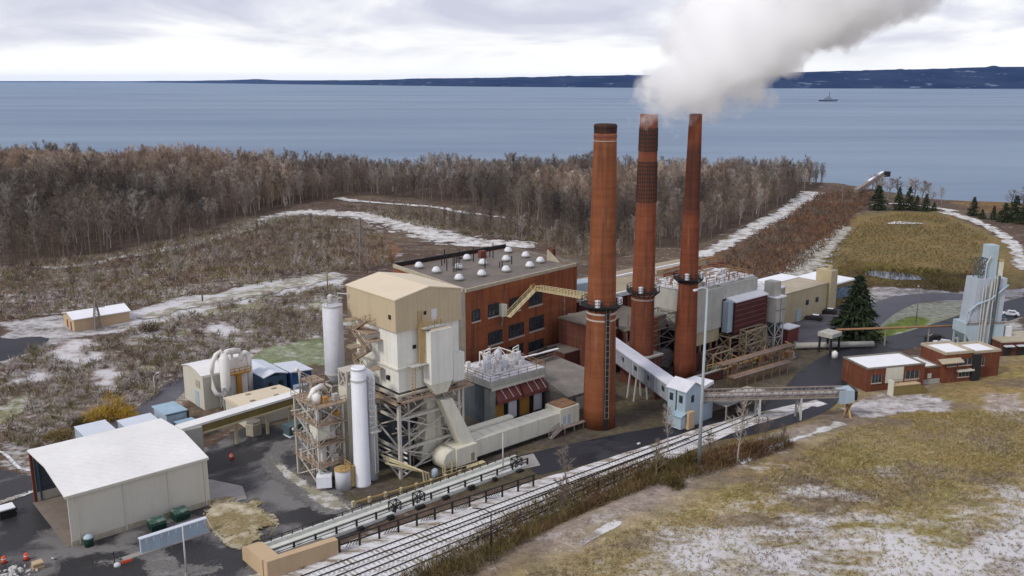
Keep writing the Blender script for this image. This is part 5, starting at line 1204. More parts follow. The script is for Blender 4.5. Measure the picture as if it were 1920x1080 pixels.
part('wall', MB().extrude([(v0 - .2, z - 1), (v0 + 8.6, z - 1), (v0 + 8.6, z + 3.0), (v0 + 4.2, z + 4.1), (v0 - .2, z + 3.0)], 0, u0, u0 + 13.5), M['buff'], t)
part('roof', gable_u(MB(), u0, u0 + 13.5, v0 - .2, v0 + 8.6, z + 3.02, z + 4.12, .18, .35), M['snowroof'], t)
part_each('door', MB().box(u0 - .06, u0 + .02, v0 + 2, v0 + 3, z, z + 2.1).box(u0 - .06, u0 + .02, v0 + 5, v0 + 6, z, z + 2.1), M['hood'], t)

# ------------------------------------------------------------------ works to the right of the chimneys
t = thing('turbine_hall', 'long low brick turbine hall with a buff roof and white edge strips behind the chimneys', 'building', (151, 150, 0))
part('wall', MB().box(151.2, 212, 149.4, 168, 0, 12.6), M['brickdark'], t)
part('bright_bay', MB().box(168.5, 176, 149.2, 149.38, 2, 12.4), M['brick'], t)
part('roof', MB().box(151.2, 212, 149.2, 168.2, 12.6, 12.9), mat('buff_gravel_roof', (.34, .285, .19), .2, .2), t)
part('white_edge', MB().box(151.2, 205, 148.6, 149.18, 12.2, 13.3).box(151.2, 208, 162, 162.6, 12.95, 13.5), M['snowroof'], t)
part('monitor', MB().box(154, 164, 156, 160, 12.9, 15.2), M['bluegrey'], t)
part('red_parapet', MB().box(186, 212.2, 152, 152.5, 12.95, 14.6), M['hood'], t)
part('roof_ridge', MB().box(190, 212, 158, 158.8, 12.95, 14.0), M['trimtan'], t)
dup(vroot, 152.6, 152.2, 13.3, label='lone white roof ventilator low down to the right of the brick hall')
t = thing('dark_annex', 'dark plant annex filling the gap between smoking chimneys', 'building', (147, 135, 0))
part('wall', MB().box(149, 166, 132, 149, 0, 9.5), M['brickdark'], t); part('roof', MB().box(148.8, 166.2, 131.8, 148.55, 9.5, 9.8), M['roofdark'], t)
an = MB()
for k in range(14): u = random.uniform(150, 162); z = random.uniform(1, 8); an.box(u, u + random.uniform(.6, 2), 131.2, 131.9, z, z + random.uniform(.4, 1.6))
an.steel(150, 156, 128.2, 131.6, [0, 3.5, 7, 11], .25, .12); part('gantry', an, M['rustgrey'], t)
ex = MB().tube([(156.5, 130, 0), (156.5, 130, 12)], .9, 12).tube([(159, 129.6, 0), (159, 129.6, 8), (162, 130, 10)], .7, 10); part('vent_duct', ex, M['black'], t, True)
part('red_pier', MB().box(152.4, 154.2, 127.2, 128.4, 0, 13), M['brick'], t)  # pier in the plain red brick, brighter than the annex wall

t = thing('draught_ducts', 'sooty brown draught ducts and fan casings packed behind the smoking chimneys', 'ductwork', (152, 128, 0))
part('duct', MB().box(149.5, 153.6, 129.0, 131.6, 2.5, 9.6), M['black'], t); part('fan_casing', MB().tube([(158.5, 127.6, 2.4), (158.5, 130, 2.4)], 2.2, 16), M['rustgrey'], t, True)
part('breeching', MB().hexa([(149, 126.4, 9), (151.4, 126.4, 9), (151.4, 130, 9), (149, 130, 9)], [(148.6, 126.2, 13.4), (151, 126.2, 13.4), (153, 132, 14), (150, 132, 14)]), M['rust'], t)
part('hood', MB().box(154, 158, 128, 132, 9.8, 13), M['oldconc'], t); part('steelwork', MB().steel(149.2, 159.6, 126.6, 131.9, [0, 3.4, 7, 10.4, 13.6], .22, .12), M['rustgrey'], t)
t = thing('brick_annex', 'dim brick annex with two ledges standing between the first two chimneys', 'building', (137, 134, 0))
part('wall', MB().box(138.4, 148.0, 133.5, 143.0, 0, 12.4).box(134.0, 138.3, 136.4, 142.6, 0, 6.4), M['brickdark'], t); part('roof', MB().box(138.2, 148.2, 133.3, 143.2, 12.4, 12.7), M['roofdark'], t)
part_each('ledge', MB().box(139, 143.2, 133.0, 133.48, 8.4, 8.7).box(144.5, 147, 133.0, 133.48, 10.4, 10.8), M['palecol'], t); part('low_roof', MB().box(133.8, 138.38, 136.2, 142.8, 6.4, 6.6), M['roofdark'], t)
for q, (lab, c0_, c1_, c2_) in enumerate((('rusty pipe rack running along the works yard below the louvre house', (160, 113.5), (186, 112.0), 3.6), ('lower rusty pipe rack nearest the access road kerb', (158, 109.0), (178, 107.5), 2.2))):
    t = thing('yard_pipe_rack', lab, 'pipework', (*c0_, 0)); n = 7
    for k in range(4): part('pipe', MB().tube([(c0_[0], c0_[1] + k * .5, c2_ + .15), (c1_[0], c1_[1] + k * .5, c2_ + .15)], .2, 7), M['rust' if k % 2 else 'rustgrey'], t, True)
    rk_ = MB()
    for k in range(n):
        u = c0_[0] + (c1_[0] - c0_[0]) * (k + .5) / n; v = c0_[1] + (c1_[1] - c0_[1]) * (k + .5) / n; rk_.box(u - .12, u + .12, v - .3, v + 1.9, c2_ - .25, c2_ - .06); rk_.box(u - .12, u + .12, v - .2, v, 0, c2_ - .26); rk_.box(u - .12, u + .12, v + 1.6, v + 1.8, 0, c2_ - .26)
    part_each('trestle', rk_, M['rust'], t, 3)
rr_ = np.random.default_rng(77)
for q, (u, v, lab) in enumerate(((163.5, 117.2, 'left of the lattice legs'), (168, 116.2, 'under the first lattice bay'), (173, 117.6, 'under the middle lattice bay'), (178.5, 115.8, 'under the right lattice bay'), (183.5, 118.4, 'by the dust hopper legs'), (186.5, 113.4, 'in the open yard before the hopper'))):
    t = thing('yard_plant', 'weathered brown pump set on a skid ' + lab, 'machinery', (u, v, 0))
    part('skid', MB().box(u - 1.7, u + 1.7, v - 1, v + 1, 0, .35), M['rustgrey'], t); part('casing', MB().box(u - 1.4, u + .3, v - .8, v + .7, .35, 1.5 + .9 * rr_.random()), M['rust' if q % 2 else 'oldconc'], t)
    part('drum', MB().tube([(u + .5, v - .7, 1.1), (u + .5, v + .8, 1.1)], .7, 12), M['galv' if q % 3 else 'hood'], t, True); part('riser', MB().tube([(u + 1.3, v, .35), (u + 1.3, v, 3.2), (u + 1.0, v + 2, 3.6)], .16, 7), M['rust'], t)
t = thing('yard_wall', 'low dark brick retaining wall along the works yard edge', 'wall', (159, 112, 0))
part('wall', MB().hexa([(140, 115.5, 0), (162, 114.6, 0), (162, 115.1, 0), (140, 116, 0)], [(140, 115.5, 2.2), (162, 114.6, 2.2), (162, 115.1, 2.2), (140, 116, 2.2)]), M['brickdark'], t); part('coping', MB().hexa([(139.9, 115.4, 2.2), (162.1, 114.5, 2.2), (162.1, 115.2, 2.2), (139.9, 116.1, 2.2)], [(139.9, 115.4, 2.4), (162.1, 114.5, 2.4), (162.1, 115.2, 2.4), (139.9, 116.1, 2.4)]), M['concrete'], t)
t = thing('louvre_house', 'pale corrugated boiler house with a maroon louvred front and snowy pipe strewn roof', 'industrial plant', (160, 123, 0))
K0, K1, L0, L1 = 160.5, 186.5, 123.0, 137
part('body', MB().box(K0, K1, L0 + 1.5, L1, 8.6, 18.4), M['palecol'], t)
part('left_bay', MB().box(K0, 172.0, L0, L0 + 1.48, 8.4, 18.0), M['palecol'], t)
part('fascia', MB().box(172.02, K1, L0 + .4, L0 + 1.48, 14.9, 18.3), M['palecol'], t)
part('louvre_box', MB().box(174.2, K1 + .6, L0 - 2.2, L0 + .38, 6.3, 14.3), M['louvre'], t)
lb = MB()
for k in range(6): lb.box(174.1, K1 + .7, L0 - 2.34, L0 - 2.2, 7.2 + k * 1.25, 7.4 + k * 1.25)
part('louvre_blade', lb, M['hood'], t)
part('snow_ledge', MB().extrude([(L0 - 2.4, 14.3), (L0 + .38, 14.3), (L0 + .38, 15.1), (L0 - 2.4, 14.6)], 0, 174.0, K1 + .8), M['snowroof'], t)
part('pale_jamb', MB().box(172.3, 174.18, L0 - 1.6, L0 - .02, 7.2, 14.6), M['bluegrey'], t)
part('recess_shade_block', MB().box(K0 + .2, K1 - .5, L0 + 3.2, L1 - 2.2, 0, 8.3), M['black'], t)  # solid black block stands in for the shade in the open undercroft
part_each('stanchion', MB().box(K0, K0 + .5, L0 + .6, L0 + 1.1, 0, 5.2).box(165, 165.5, L0 + .6, L0 + 1.1, 0, 5.2).box(169, 169.5, L0 + .6, L0 + 1.1, 0, 5.2).box(176, 176.5, L0 + .6, L0 + 1.1, 0, 8.4).box(181, 181.5, L0 + .6, L0 + 1.1, 0, 8.4), M['rust'], t)
part('lower_bay', MB().box(K0, 172, L0 + .5, L0 + 3.1, 5.2, 8.38), mat('rust_streaked_panel', (.42, .37, .24), .25, .5, .7, (.32, .16, .04), seam=1), t)
part('roof', MB().box(K0 - .2, K1 + .2, L0 + 1.3, L1 + .2, 18.4, 18.6), M['roofsnow'], t)
rq = MB()
for k in range(46):
    u = random.uniform(K0 + 1, K1 - 1); v = random.uniform(L0 + 2, L1 - 1); h = random.uniform(.4, 1.4); rq.box(u - .5, u + .5, v - .3, v + .3, 18.6, 18.6 + h)
part_each('snowy_duct', rq, M['roofsnow'], t)
rq = MB().rail([(K0, L0 + 1.5, 18.6), (K1, L0 + 1.5, 18.6), (K1, L1, 18.6), (K0, L1, 18.6), (K0, L0 + 1.5, 18.6)], 1.1, .09, 2)
for k in range(30): u = random.uniform(K0 + 1, K1 - 4); v = random.uniform(L0 + 2, L1 - 1); rq.tube([(u, v, 18.6), (u, v, 20), (u + random.uniform(1, 4), v, 20)], .14, 6)
rq.bar((K0 + 4, L1 - 2, 21), (K1 - 3, L1 - 3, 22.2), .5); part('roof_pipework', rq, M['rust'], t)
lg = MB().steel(172.5, 186, 120.6, 124.4, [0, 3, 6.3], .35, .2); lg.steel(163, 170, 118.2, 121.2, [0, 4.6], .28, .16); lg.steel(176, 184, 118.6, 120.4, [0, 4.2, 7.6], .26, .16)
part('leg_frame', lg, mat('leg_tan', (.40, .33, .225), .25, .6, .6, (.2, .11, .05)), t)
part('lower_gantry', MB().rail([(160, 117.5, 1.6), (184, 114.5, 1.6)], 1.2, .16, 2.4).box(160, 184, 115.6, 116.2, 1.3, 1.6), M['yellow'], t)
jb = MB()
for k in range(40):
    u = random.uniform(166, 190); v = random.uniform(115, 124); z = random.uniform(0, 2.6); jb.bar((u, v, z), (u + random.uniform(-2, 2), v + random.uniform(-2, 2), z + random.uniform(-.5, 2.4)), random.uniform(.1, .3))
part_each('undercroft_pipe', jb, M['rustgrey'], t)
part('base_wall', MB().box(159.4, 172, 121.6, 123.3, 0, 3.6).box(172.6, 186, 125, 125.6, 0, 3.4), M['brickdark'], t)
t = thing('dust_hopper', 'tall pale grey dust hopper box tapering to a chute on thin legs', 'hopper', (189.4, 118.6, 0))
part('lower_box', MB().box(188.2, 192.0, 118.8, 122.6, 7.4, 13.4), M['palecol'], t); part('upper_box', MB().box(188.6, 191.2, 119.8, 122.8, 13.7, 17.2), M['palecol'], t)
part('snow_lip', MB().box(188.0, 192.2, 118.6, 122.8, 13.4, 13.68), M['snowroof'], t); part('girt', MB().box(188.1, 192.1, 118.7, 118.79, 10.2, 10.5).box(189.9, 190.2, 118.7, 118.79, 7.4, 13.4), M['rustgrey'], t)
part('chute', MB().hexa([(189.7, 120.2, 2.6), (190.5, 120.2, 2.6), (190.5, 121, 2.6), (189.7, 121, 2.6)], [(188.3, 118.9, 7.4), (191.9, 118.9, 7.4), (191.9, 122.5, 7.4), (188.3, 122.5, 7.4)]), M['bluebox'], t)
part('leg', MB().steel(188.4, 191.8, 119, 122.4, [0, 3.6, 7.4], .25, .14), M['galv'], t)
t = thing('linking_block', 'brown patched block joining the louvre house to the yellow block', 'building', (192, 124, 0))
part('wall', MB().box(187.2, 200, 124, 140, 0, 13.6), M['stained'], t); part('roof', MB().box(187, 200.2, 123.8, 140.2, 13.6, 13.9), M['roofsnow'], t); part('side_store', MB().box(197, 202, 120.6, 123.9, 0, 3.6), M['hood'], t); part('store_roof', MB().box(196.8, 202.2, 120.4, 123.95, 3.6, 3.9), M['snowroof'], t)
t = thing('yellow_block', 'dull yellow block with a snow edged roof and a taller buff stair tower', 'building', (214, 132, 0))
part('wall', MB().box(200.4, 233, 131, 146, 0, 8.6), M['yellowbld'], t); part('roof', MB().box(200.2, 233, 130.8, 146.2, 8.6, 8.9), M['trimtan'], t); part('snow_strip', MB().box(216, 233, 140, 146, 8.93, 9.1), M['snowroof'], t)
part('stair_tower', MB().box(233.2, 236.6, 130.2, 135, 0, 12.2), M['yellowbld'], t); part('tower_stub', MB().box(234.2, 235.2, 131, 132, 12.2, 13.6), M['yellowbld'], t)
part('rear_wing', MB().box(236.7, 252, 133, 146, 0, 6.6), M['olive'], t); part('rear_roof', MB().box(236.65, 252.2, 132.8, 146.2, 6.6, 7.0), M['snowroof'], t)
part('glazing', MB().box(238, 250, 132.8, 132.98, 2.2, 5.4), M['glassblue'], t); part('door', MB().box(217.5, 219.4, 130.7, 130.98, 0, 3.4), M['paleblue'], t)
for u in (222, 227): part('window', MB().box(u, u + 1.4, 130.9, 130.98, 4, 5.4), M['glass'], t)
t = thing('long_pipe', 'fat pale pipe lying along the yard right of the hopper', 'pipe', (195, 114, 0))
part('pipe', MB().tube([(194, 116.5, 1.0), (210, 104.6, 1.0)], .75, 12), M['concrete'], t, True); sd2 = MB()
for k in range(5): sd2.box(195.6 + k * 3.2 - .2, 195.6 + k * 3.2 + .2, 114.4 - k * 2.38, 116 - k * 2.38, 0, .5)
part_each('saddle', sd2, M['black'], t)
t = thing('pipe_bridge', 'thin brown overhead pipe on posts crossing above the access road', 'pipe', (205, 106, 0))
part('pipe', MB().tube([(203, 111, 4.6), (236, 88.6, 4.6)], .28, 8), M['rust'], t, True); pb_ = MB()
for k in (.03, .33, .62, .97): pb_.box(203 + 33 * k - .14, 203 + 33 * k + .14, 111 - 22.4 * k - .14, 111 - 22.4 * k + .14, 0, 4.5)
part_each('post', pb_, M['rustgrey'], t)
t = thing('grey_kiosk', 'pale grey roofed kiosk on dark posts beside the long pipe', 'shelter', (198, 109.5, 0))
part('roof', MB().prism([(196, 108), (200.6, 108), (200.6, 111.8), (196, 111.8)], 4.2, 5.2), M['palecol'], t); kp = MB()
for a in (196.4, 200.2):
    for b in (108.4, 111.4): kp.box(a - .2, a + .2, b - .2, b + .2, 0, 4.2)
part_each('post', kp, M['black'], t); part('tank', MB().lathe(195, 106.4, [(0, .7), (1.4, .7), (1.8, .2)], 12), M['pipewhite'], t, True)

# brick office range
def flat_block(t, u0, u1, v0, v1, h, roofm='snowroof', b='brick2', par=.55):
    part('wall', MB().box(u0, u1, v0, v1, -.3, h), M[b], t)
    part('roof', MB().box(u0 + .3, u1 - .3, v0 + .3, v1 - .3, h, h + .06), M[roofm], t)
    pr = MB()
    pr.box(u0 - .1, u1 + .1, v0 - .1, v0 + .3, h + .003, h + par); pr.box(u0 - .1, u1 + .1, v1 - .3, v1 + .1, h + .003, h + par)
    pr.box(u0 - .1, u0 + .3, v0 + .302, v1 - .302, h + .003, h + par); pr.box(u1 - .3, u1 + .1, v0 + .302, v1 - .302, h + .003, h + par)
    part('parapet', pr, M['trimtan'] if par > .4 else M['oldconc'], t)
def thing_rot(name, label, cat, px, py, deg):
    """an Empty whose parts are built in its own axes (x along the front, y into the building)"""
    x, y, z = ground_at(px, py); o = bpy.data.objects.new(name, None); COL.objects.link(o)
    o.location = (x, y, z); o.rotation_euler = (0, 0, math.radians(deg)); BASE[o.name] = (0, 0, 0); return tag(o, label, cat)
t = thing_rot('brick_office', 'low red brick office with snow covered flat roofs stepping up to a taller end', 'building', 1623, 735, 15)
flat_block(t, 0, 14.4, 0, 8.6, 5.0, par=.3)
flat_block(t, 14.42, 19.6, 1.4, 9, 3.6, par=.3)
flat_block(t, 19.62, 27.0, .2, 8, 6.6)
flat_block(t, 27.02, 35.4, 1.6, 8.4, 5.8)
for u0, u1, z0, z1, y in ((1.2, 3.6, 1.9, 3.6, 0), (9.6, 13, 2.0, 3.8, 0), (23.2, 26.6, 4.0, 5.4, .2), (20.3, 22.6, 4.0, 5.2, .2), (23.4, 26.2, 1.3, 2.3, .2), (29.4, 31.2, 3.0, 4.8, 1.6)):
    w = part('window', MB().box(u0, u1, y - .05, y + .1, z0, z1), M['glass'], t); part('sill', MB().box(u0 - .1, u1 + .1, y - .16, y + .05, z0 - .25, z0 - .02), M['sill'], w); fr = MB()
    for k in range(4): fr.box(u0 + (u1 - u0) * k / 3 - .05, u0 + (u1 - u0) * k / 3 + .05, y - .09, y - .04, z0, z1)
    part('window_frame', fr, M['rustgrey'], w)
part('cream_panel', MB().box(4.6, 9.0, -.12, -.01, 1.6, 4.96), M['cream'], t); part('small_panel', MB().box(16.4, 17.4, 1.28, 1.38, 1.2, 2.3), M['cream'], t)
part('dark_stairwell', MB().box(26.6, 28.6, -.4, .18, 0, 6.2), M['black'], t)
part('balcony', MB().box(22.8, 27, -.5, .18, 2.6, 3.0), M['cream'], t); part('eave_canopy', MB().extrude([(-1.2, 5.0), (.18, 5.6), (.18, 5.8), (-1.2, 5.2)], 0, 17.8, 23.5), M['trimtan'], t)
part('plinth', MB().box(14.6, 19.4, .9, 1.36, -.2, 1.0), M['concrete'], t)
t = thing_rot('loading_wing', 'buff sided loading ramp wall built against the brick office front', 'wall', 1664, 738, 15)
part('wall', MB().extrude([(0, -.3), (8.4, -.3), (8.4, 1.0), (6.4, 2.2), (0, 2.2)], 1, -1.8, -.5), M['olive'], t); part('coping', MB().box(-.2, 6.5, -1.9, -.4, 2.2, 2.4), M['buff'], t); part('end_post', MB().box(-.45, -.05, -1.9, -.5, -.3, 3.4), M['cream'], t)
part('rail', MB().rail([(0, -1.0, 2.4), (6.2, -1.0, 2.4)], .9, .07, 1.5), M['rust'], t)
t = thing_rot('brick_garage', 'small red brick garage with dark openings at the right frame edge', 'building', 1876, 668, 8)
part('wall', MB().box(0, 16, 0, 8, -.2, 3.4), M['brickdark'], t); part('roof', MB().box(-.2, 16.2, -.2, 8.2, 3.4, 3.7), M['trimtan'], t)
for a in (.6, 4.0, 7.4): part('opening', MB().box(a, a + 2.0, -.06, .1, 0, 2.5), M['black'], t); part('door_hood', MB().box(a - .2, a + 2.2, -1.0, -.07, 2.5, 2.75), M['paleroof'], t)

# pale blue batching plant
t = thing('batching_plant', 'pale blue steel batching silo with a twin tower, ladders and curved brace', 'silo plant', (229.6, 83, 0))
t.location.x, t.location.y = 114.6, 216.0; t.rotation_euler = (0, 0, math.radians(8)); BASE[t.name] = (0, 0, 0)
part('lower_bin', MB().extrude([(-4.6, 4.6), (-1.6, .6), (5.6, .6), (5.6, 7.2), (-4.6, 7.2)], 1, -2.6, 2.6), M['paleblue'], t)
part('upper_bin', MB().hexa([(-3.2, -2.3, 7.22), (4.8, -2.3, 7.22), (4.8, 2.3, 7.22), (-3.2, 2.3, 7.22)], [(-2.6, -2.2, 18.2), (5.2, -2.2, 18.2), (5.2, 2.2, 18.2), (-2.6, 2.2, 18.2)]), mat('bin_steel', (.42, .47, .53), .12, .3, .35, (.25, .27, .3), seam=1.3), t)
part('head_house', MB().box(.2, 2.6, -1.4, 1.2, 18.2, 26.2), M['paleblue'], t); part('filter_box', MB().box(3.3, 4.6, -1, .6, 18.2, 22.2), M['cream'], t)
part('filter_cap', MB().box(3.2, 4.7, -1.1, .7, 22.2, 22.6), M['yellow'], t)
pm = MB()
for x_ in (-1.2, -.5, 1.6, 2.2): pm.tube([(x_, -2.7, .2), (x_, -2.7, 17.5 + x_)], .16, 7)
pm.tube([(.2, -2.9, .2), (.2, -2.9, 7), (.9, -2.7, 18)], .24, 8); pm.tube([(-.5, -1.8, 18.2), (-.4, -1.8, 22), (.6, -1.6, 23.6)], .2, 8); part('riser', pm, M['galv'], t)
part('bucket_lift', MB().bar((1.8, -3.0, .2), (2.6, -2.6, 19), .6, .5), M['bluebox'], t)
cb = [(-3.9 + .4 * math.cos(a), -2.5, 9.6 + 2.2 * math.sin(a)) for a in (-1.6, -2.2, -2.8, -3.5)] + [(-2.4, -2.6, 12), (1, -2.7, 13.2), (5.4, -2.5, 16.6)]
part('curved_chute', MB().tube(cb, .28, 8), M['bluegrey'], t, True); ld = MB().ladder(-1.4, -1.6, 18.2, 23, .6); ld.steel(-1.9, .1, -1.2, .8, [18.2, 20.6, 23], .14, .08); part('cage', ld, M['bluebox'], t)
lg = MB()
for a in (-4.2, -2.9, 4.8):
    for b in (-2.2, 2.2): lg.box(a - .2, a + .2, b - .2, b + .2, 0, 4.8)
part('leg', lg, M['bluegrey'], t); part('band', MB().box(-4.7, 6.4, -2.75, -2.62, 7.0, 7.35), M['rustgrey'], t); part('side_tank', MB().lathe(7.2, -.6, [(.2, .9), (6.6, .9), (7, .4)], 14), M['palecol'], t, True); part('catwalk', MB().rail([(-4.6, -2.9, 7.2), (5.6, -2.9, 7.2)], 1, .08, 1.6), M['galv'], t)
part('control_panel', MB().box(6.3, 7.6, -2.9, -2.1, 2.4, 6.2), M['vent'], t)

# vehicles
def vehicle(label, px, py, deg, paint, snow=True, group=None):
    x, y, z = ground_at(px, py); t = bpy.data.objects.new('parked_car', None); COL.objects.link(t); t.location = (x, y, z + .06); t.rotation_euler = (0, 0, math.radians(deg)); BASE[t.name] = (0, 0, 0); tag(t, label, 'car', 'cars parked around the works')
    part('body', MB().extrude([(-2.3, .35), (2.3, .35), (2.35, .75), (1.2, .95), (-2.2, 1.0), (-2.35, .7)], 0, -.9, .9).hexa([(-.86, -1.9, .99), (.86, -1.9, .99), (.86, 1.3, .93), (-.86, 1.3, .93)], [(-.7, -1.4, 1.5), (.7, -1.4, 1.5), (.7, .5, 1.5), (-.7, .5, 1.5)]), M[paint], t)
    part('windscreen', MB().hexa([(-.74, 1.22, .99), (.74, 1.22, .99), (.74, 1.28, .97), (-.74, 1.28, .97)], [(-.6, .5, 1.46), (.6, .5, 1.46), (.6, .58, 1.46), (-.6, .58, 1.46)]), M['glass'], t)
    part('side_window', MB().box(-.83, .83, -1.2, .4, 1.05, 1.4), M['glass'], t)
    if snow: part('snow_roof', MB().box(-.62, .62, -1.3, .4, 1.505, 1.56), M['snowroof'], t)
    for a in (-.85, .85):
        for b in (-1.45, 1.45): part('wheel', MB().tube([(a - .12, b, .33), (a + .12, b, .33)], .33, 12), M['rubber'], t)
    return t
vehicle('black car with snow on its roof on the grey apron', 1526, 600, 60, 'black')
vehicle('snow dusted dark car by the buff stair tower', 1553, 588, 66, 'black'); vehicle('white car standing behind the batching plant', 1893, 592, 70, 'tankwhite', False)
vehicle('blue car beside the white car behind the batching plant', 1868, 599, 70, 'bluedark', False); vehicle('silver car next to the batching plant legs', 1768, 648, 60, 'silo', False); vehicle('black car behind the silver car near the batching plant', 1752, 638, 60, 'black', False)

# ------------------------------------------------------------------ poles, pylon, jetty, boat
def utility_pole(label, px, py, ptop, cross=True):
    x, y, z = ground_at(px, py); u, v = UVof(x, y); h = height_at(ptop, x, y) - z
    t = thing('utility_pole', label, 'utility pole', (u, v, z), 'wooden utility poles')
    part('post', MB().lathe(u, v, [(z - .3, .24), (z + h, .15)], 9), M['wood'], t, True)
    if cross: part('crossarm', MB().bar((u - 1.1, v + .6, z + h - .8), (u + 1.1, v - .6, z + h - .8), .18), M['wood'], t)
    part('insulator', MB().box(u - .12, u + .12, v - .12, v + .12, z + h, z + h + .3), M['palecol'], t)
    return t
utility_pole('pale utility pole just right of the buff switch hut', 242, 584, 528); utility_pole('utility pole on the bank path midway to the brick hall', 380, 566, 516); utility_pole('short utility pole standing behind the grey silo', 615, 553, 512, False)
utility_pole('utility pole beside the tan tower roof on the bank', 689, 512, 492, False); utility_pole('utility pole by the snowy track in front of the wood', 903, 438, 402); utility_pole('utility pole on the thicket edge above the snowy lane', 769, 415, 388); utility_pole('tall utility pole on the rusty brush bank by the shore lane', 1577, 398, 352)
def lattice(name, label, cat, px, py, ptop, w):
    x, y, z = ground_at(px, py); u, v = UVof(x, y); h = height_at(ptop, x, y) - z
    t = thing(name, label, cat, (u, v, z)); n = 7; lg = MB(); br = MB(); C4 = ((-1, -1), (1, -1), (1, 1), (-1, 1))
    R = lambda k: w * (1 - .88 * k / n)
    for a, b in C4: lg.bar((u + a * w, v + b * w, z - .3), (u + a * w * .12, v + b * w * .12, z + h), .18)
    for k in range(n):
        z0, z1 = z + h * k / n, z + h * (k + 1) / n
        for i in range(4):
            a, b = C4[i], C4[(i + 1) % 4]; br.bar((u + a[0] * R(k), v + a[1] * R(k), z0), (u + b[0] * R(k + 1), v + b[1] * R(k + 1), z1), .1); br.bar((u + b[0] * R(k), v + b[1] * R(k), z0), (u + a[0] * R(k + 1), v + a[1] * R(k + 1), z1), .1)
    part('leg', lg, M['rustgrey'], t); part('bracing', br, M['rustgrey'], t)
    ar = MB()
    for k in (.72, .86): ar.bar((u - w * 1.9, v + w * .8, z + h * k), (u + w * 1.9, v - w * .8, z + h * k), .16)
    part('crossarm', ar, M['rustgrey'], t)
lattice('lattice_pylon', 'dark lattice power pylon on the brown meadow behind the tan tower', 'pylon', 678, 505, 408, 2.0)
lattice('radio_mast', 'small open lattice mast standing in front of the buff hut', 'mast', 184, 618, 560, 1.0)
xa, ya, za = ground_at(1604, 366)
t = bpy.data.objects.new('shore_conveyor', None); COL.objects.link(t); t.location = (xa, ya, za); BASE[t.name] = (0, 0, 0); tag(t, 'long raised loading conveyor rising out over the lake shore', 'conveyor')
xe, ye, ze = at_px(1655, 326, ya + 45); pa, pb = Vector((0, 0, 2.2)), Vector((xe - xa, ye - ya, ze - za)); d_ = (pb - pa).normalized()
part('boom', MB().bar(pa, pb, 2.4, 2.6), M['rustgrey'], t); part('snow_strip', MB().bar(pa.lerp(pb, .45) + Vector((0, 0, 1.5)), pb + Vector((0, 0, 1.5)), 1.6, .25), M['snowroof'], t); part('head_house', MB().bar(pb + Vector((0, 0, -.2)), pb + Vector((4.4, 1.5, -.2)), 3.4, 3.2), M['black'], t); bl = MB()
for k in (.25, .55, .92):
    p = pa.lerp(pb, k)
    for e in (-1, 1): bl.bar(p + Vector((e * 1.2, 0, -1)), Vector((p.x + e * 2.2, p.y, -12 - za)), .45)
part_each('bent', bl, M['rustgrey'], t)
xb, yb = 1140.8, 3338.0
t = bpy.data.objects.new('patrol_boat', None); COL.objects.link(t); t.location = (xb, yb, -10); BASE[t.name] = (0, 0, 0); tag(t, 'dark grey boat with a mast far out on the lake', 'boat')
part('hull', MB().hexa([(-30, -5, 0), (28, -4, 0), (28, 4, 0), (-30, 5, 0)], [(-36, -6, 5), (38, -1, 7), (38, 1, 7), (-36, 6, 5)]), mat('hull_grey', (.07, .09, .13), .2, .1), t); part('deckhouse', MB().box(-16, 12, -4, 4, 5.5, 12).box(-8, 6, -3, 3, 12, 17), mat('boat_grey', (.22, .26, .32), .1, .1), t); part('mast', MB().tube([(2, 0, 17), (2, 0, 34)], .8, 6), M['black'], t)

# ------------------------------------------------------------------ vegetation
def tri_spray(A, B, w, rng):
    """thin triangles from points A (width w) to tips B"""
    n = len(A); d = B - A; s = np.cross(d, rng.normal(size=(n, 3))); s /= np.linalg.norm(s, axis=1)[:, None] + 1e-9
    w = np.broadcast_to(np.asarray(w, float), (n,))[:, None]
    V = np.stack([A - s * w / 2, A + s * w / 2, B], 1).reshape(-1, 3)
    return V, np.arange(n * 3).reshape(-1, 3)
def prisms(A, B, ra, rb):
    n = len(A); d = B - A; d = d / (np.linalg.norm(d, axis=1)[:, None] + 1e-9); s = np.cross(d, np.where(np.abs(d[:, 2:]) > .9, [[1, 0, 0]], [[0, 0, 1]])); s /= np.linalg.norm(s, axis=1)[:, None] + 1e-9; t = np.cross(d, s)
    V = []
    for P, r in ((A, ra), (B, rb)):
        r = np.broadcast_to(np.asarray(r, float), (n,))[:, None]
        for k in range(3): V.append(P + r * (s * math.cos(2.094 * k) + t * math.sin(2.094 * k)))
    V = np.stack(V, 1).reshape(-1, 3); b = (np.arange(n) * 6)[:, None]
    return V, np.concatenate([b + np.array([[k, (k + 1) % 3, 3 + (k + 1) % 3]]) for k in range(3)] + [b + np.array([[k, 3 + (k + 1) % 3, 3 + k]]) for k in range(3)])
def join(parts):
    V = []; Fc = []; k = 0
    for v, f in parts: V.append(v); Fc.append(f + k); k += len(v)
    return np.concatenate(V), np.concatenate(Fc)
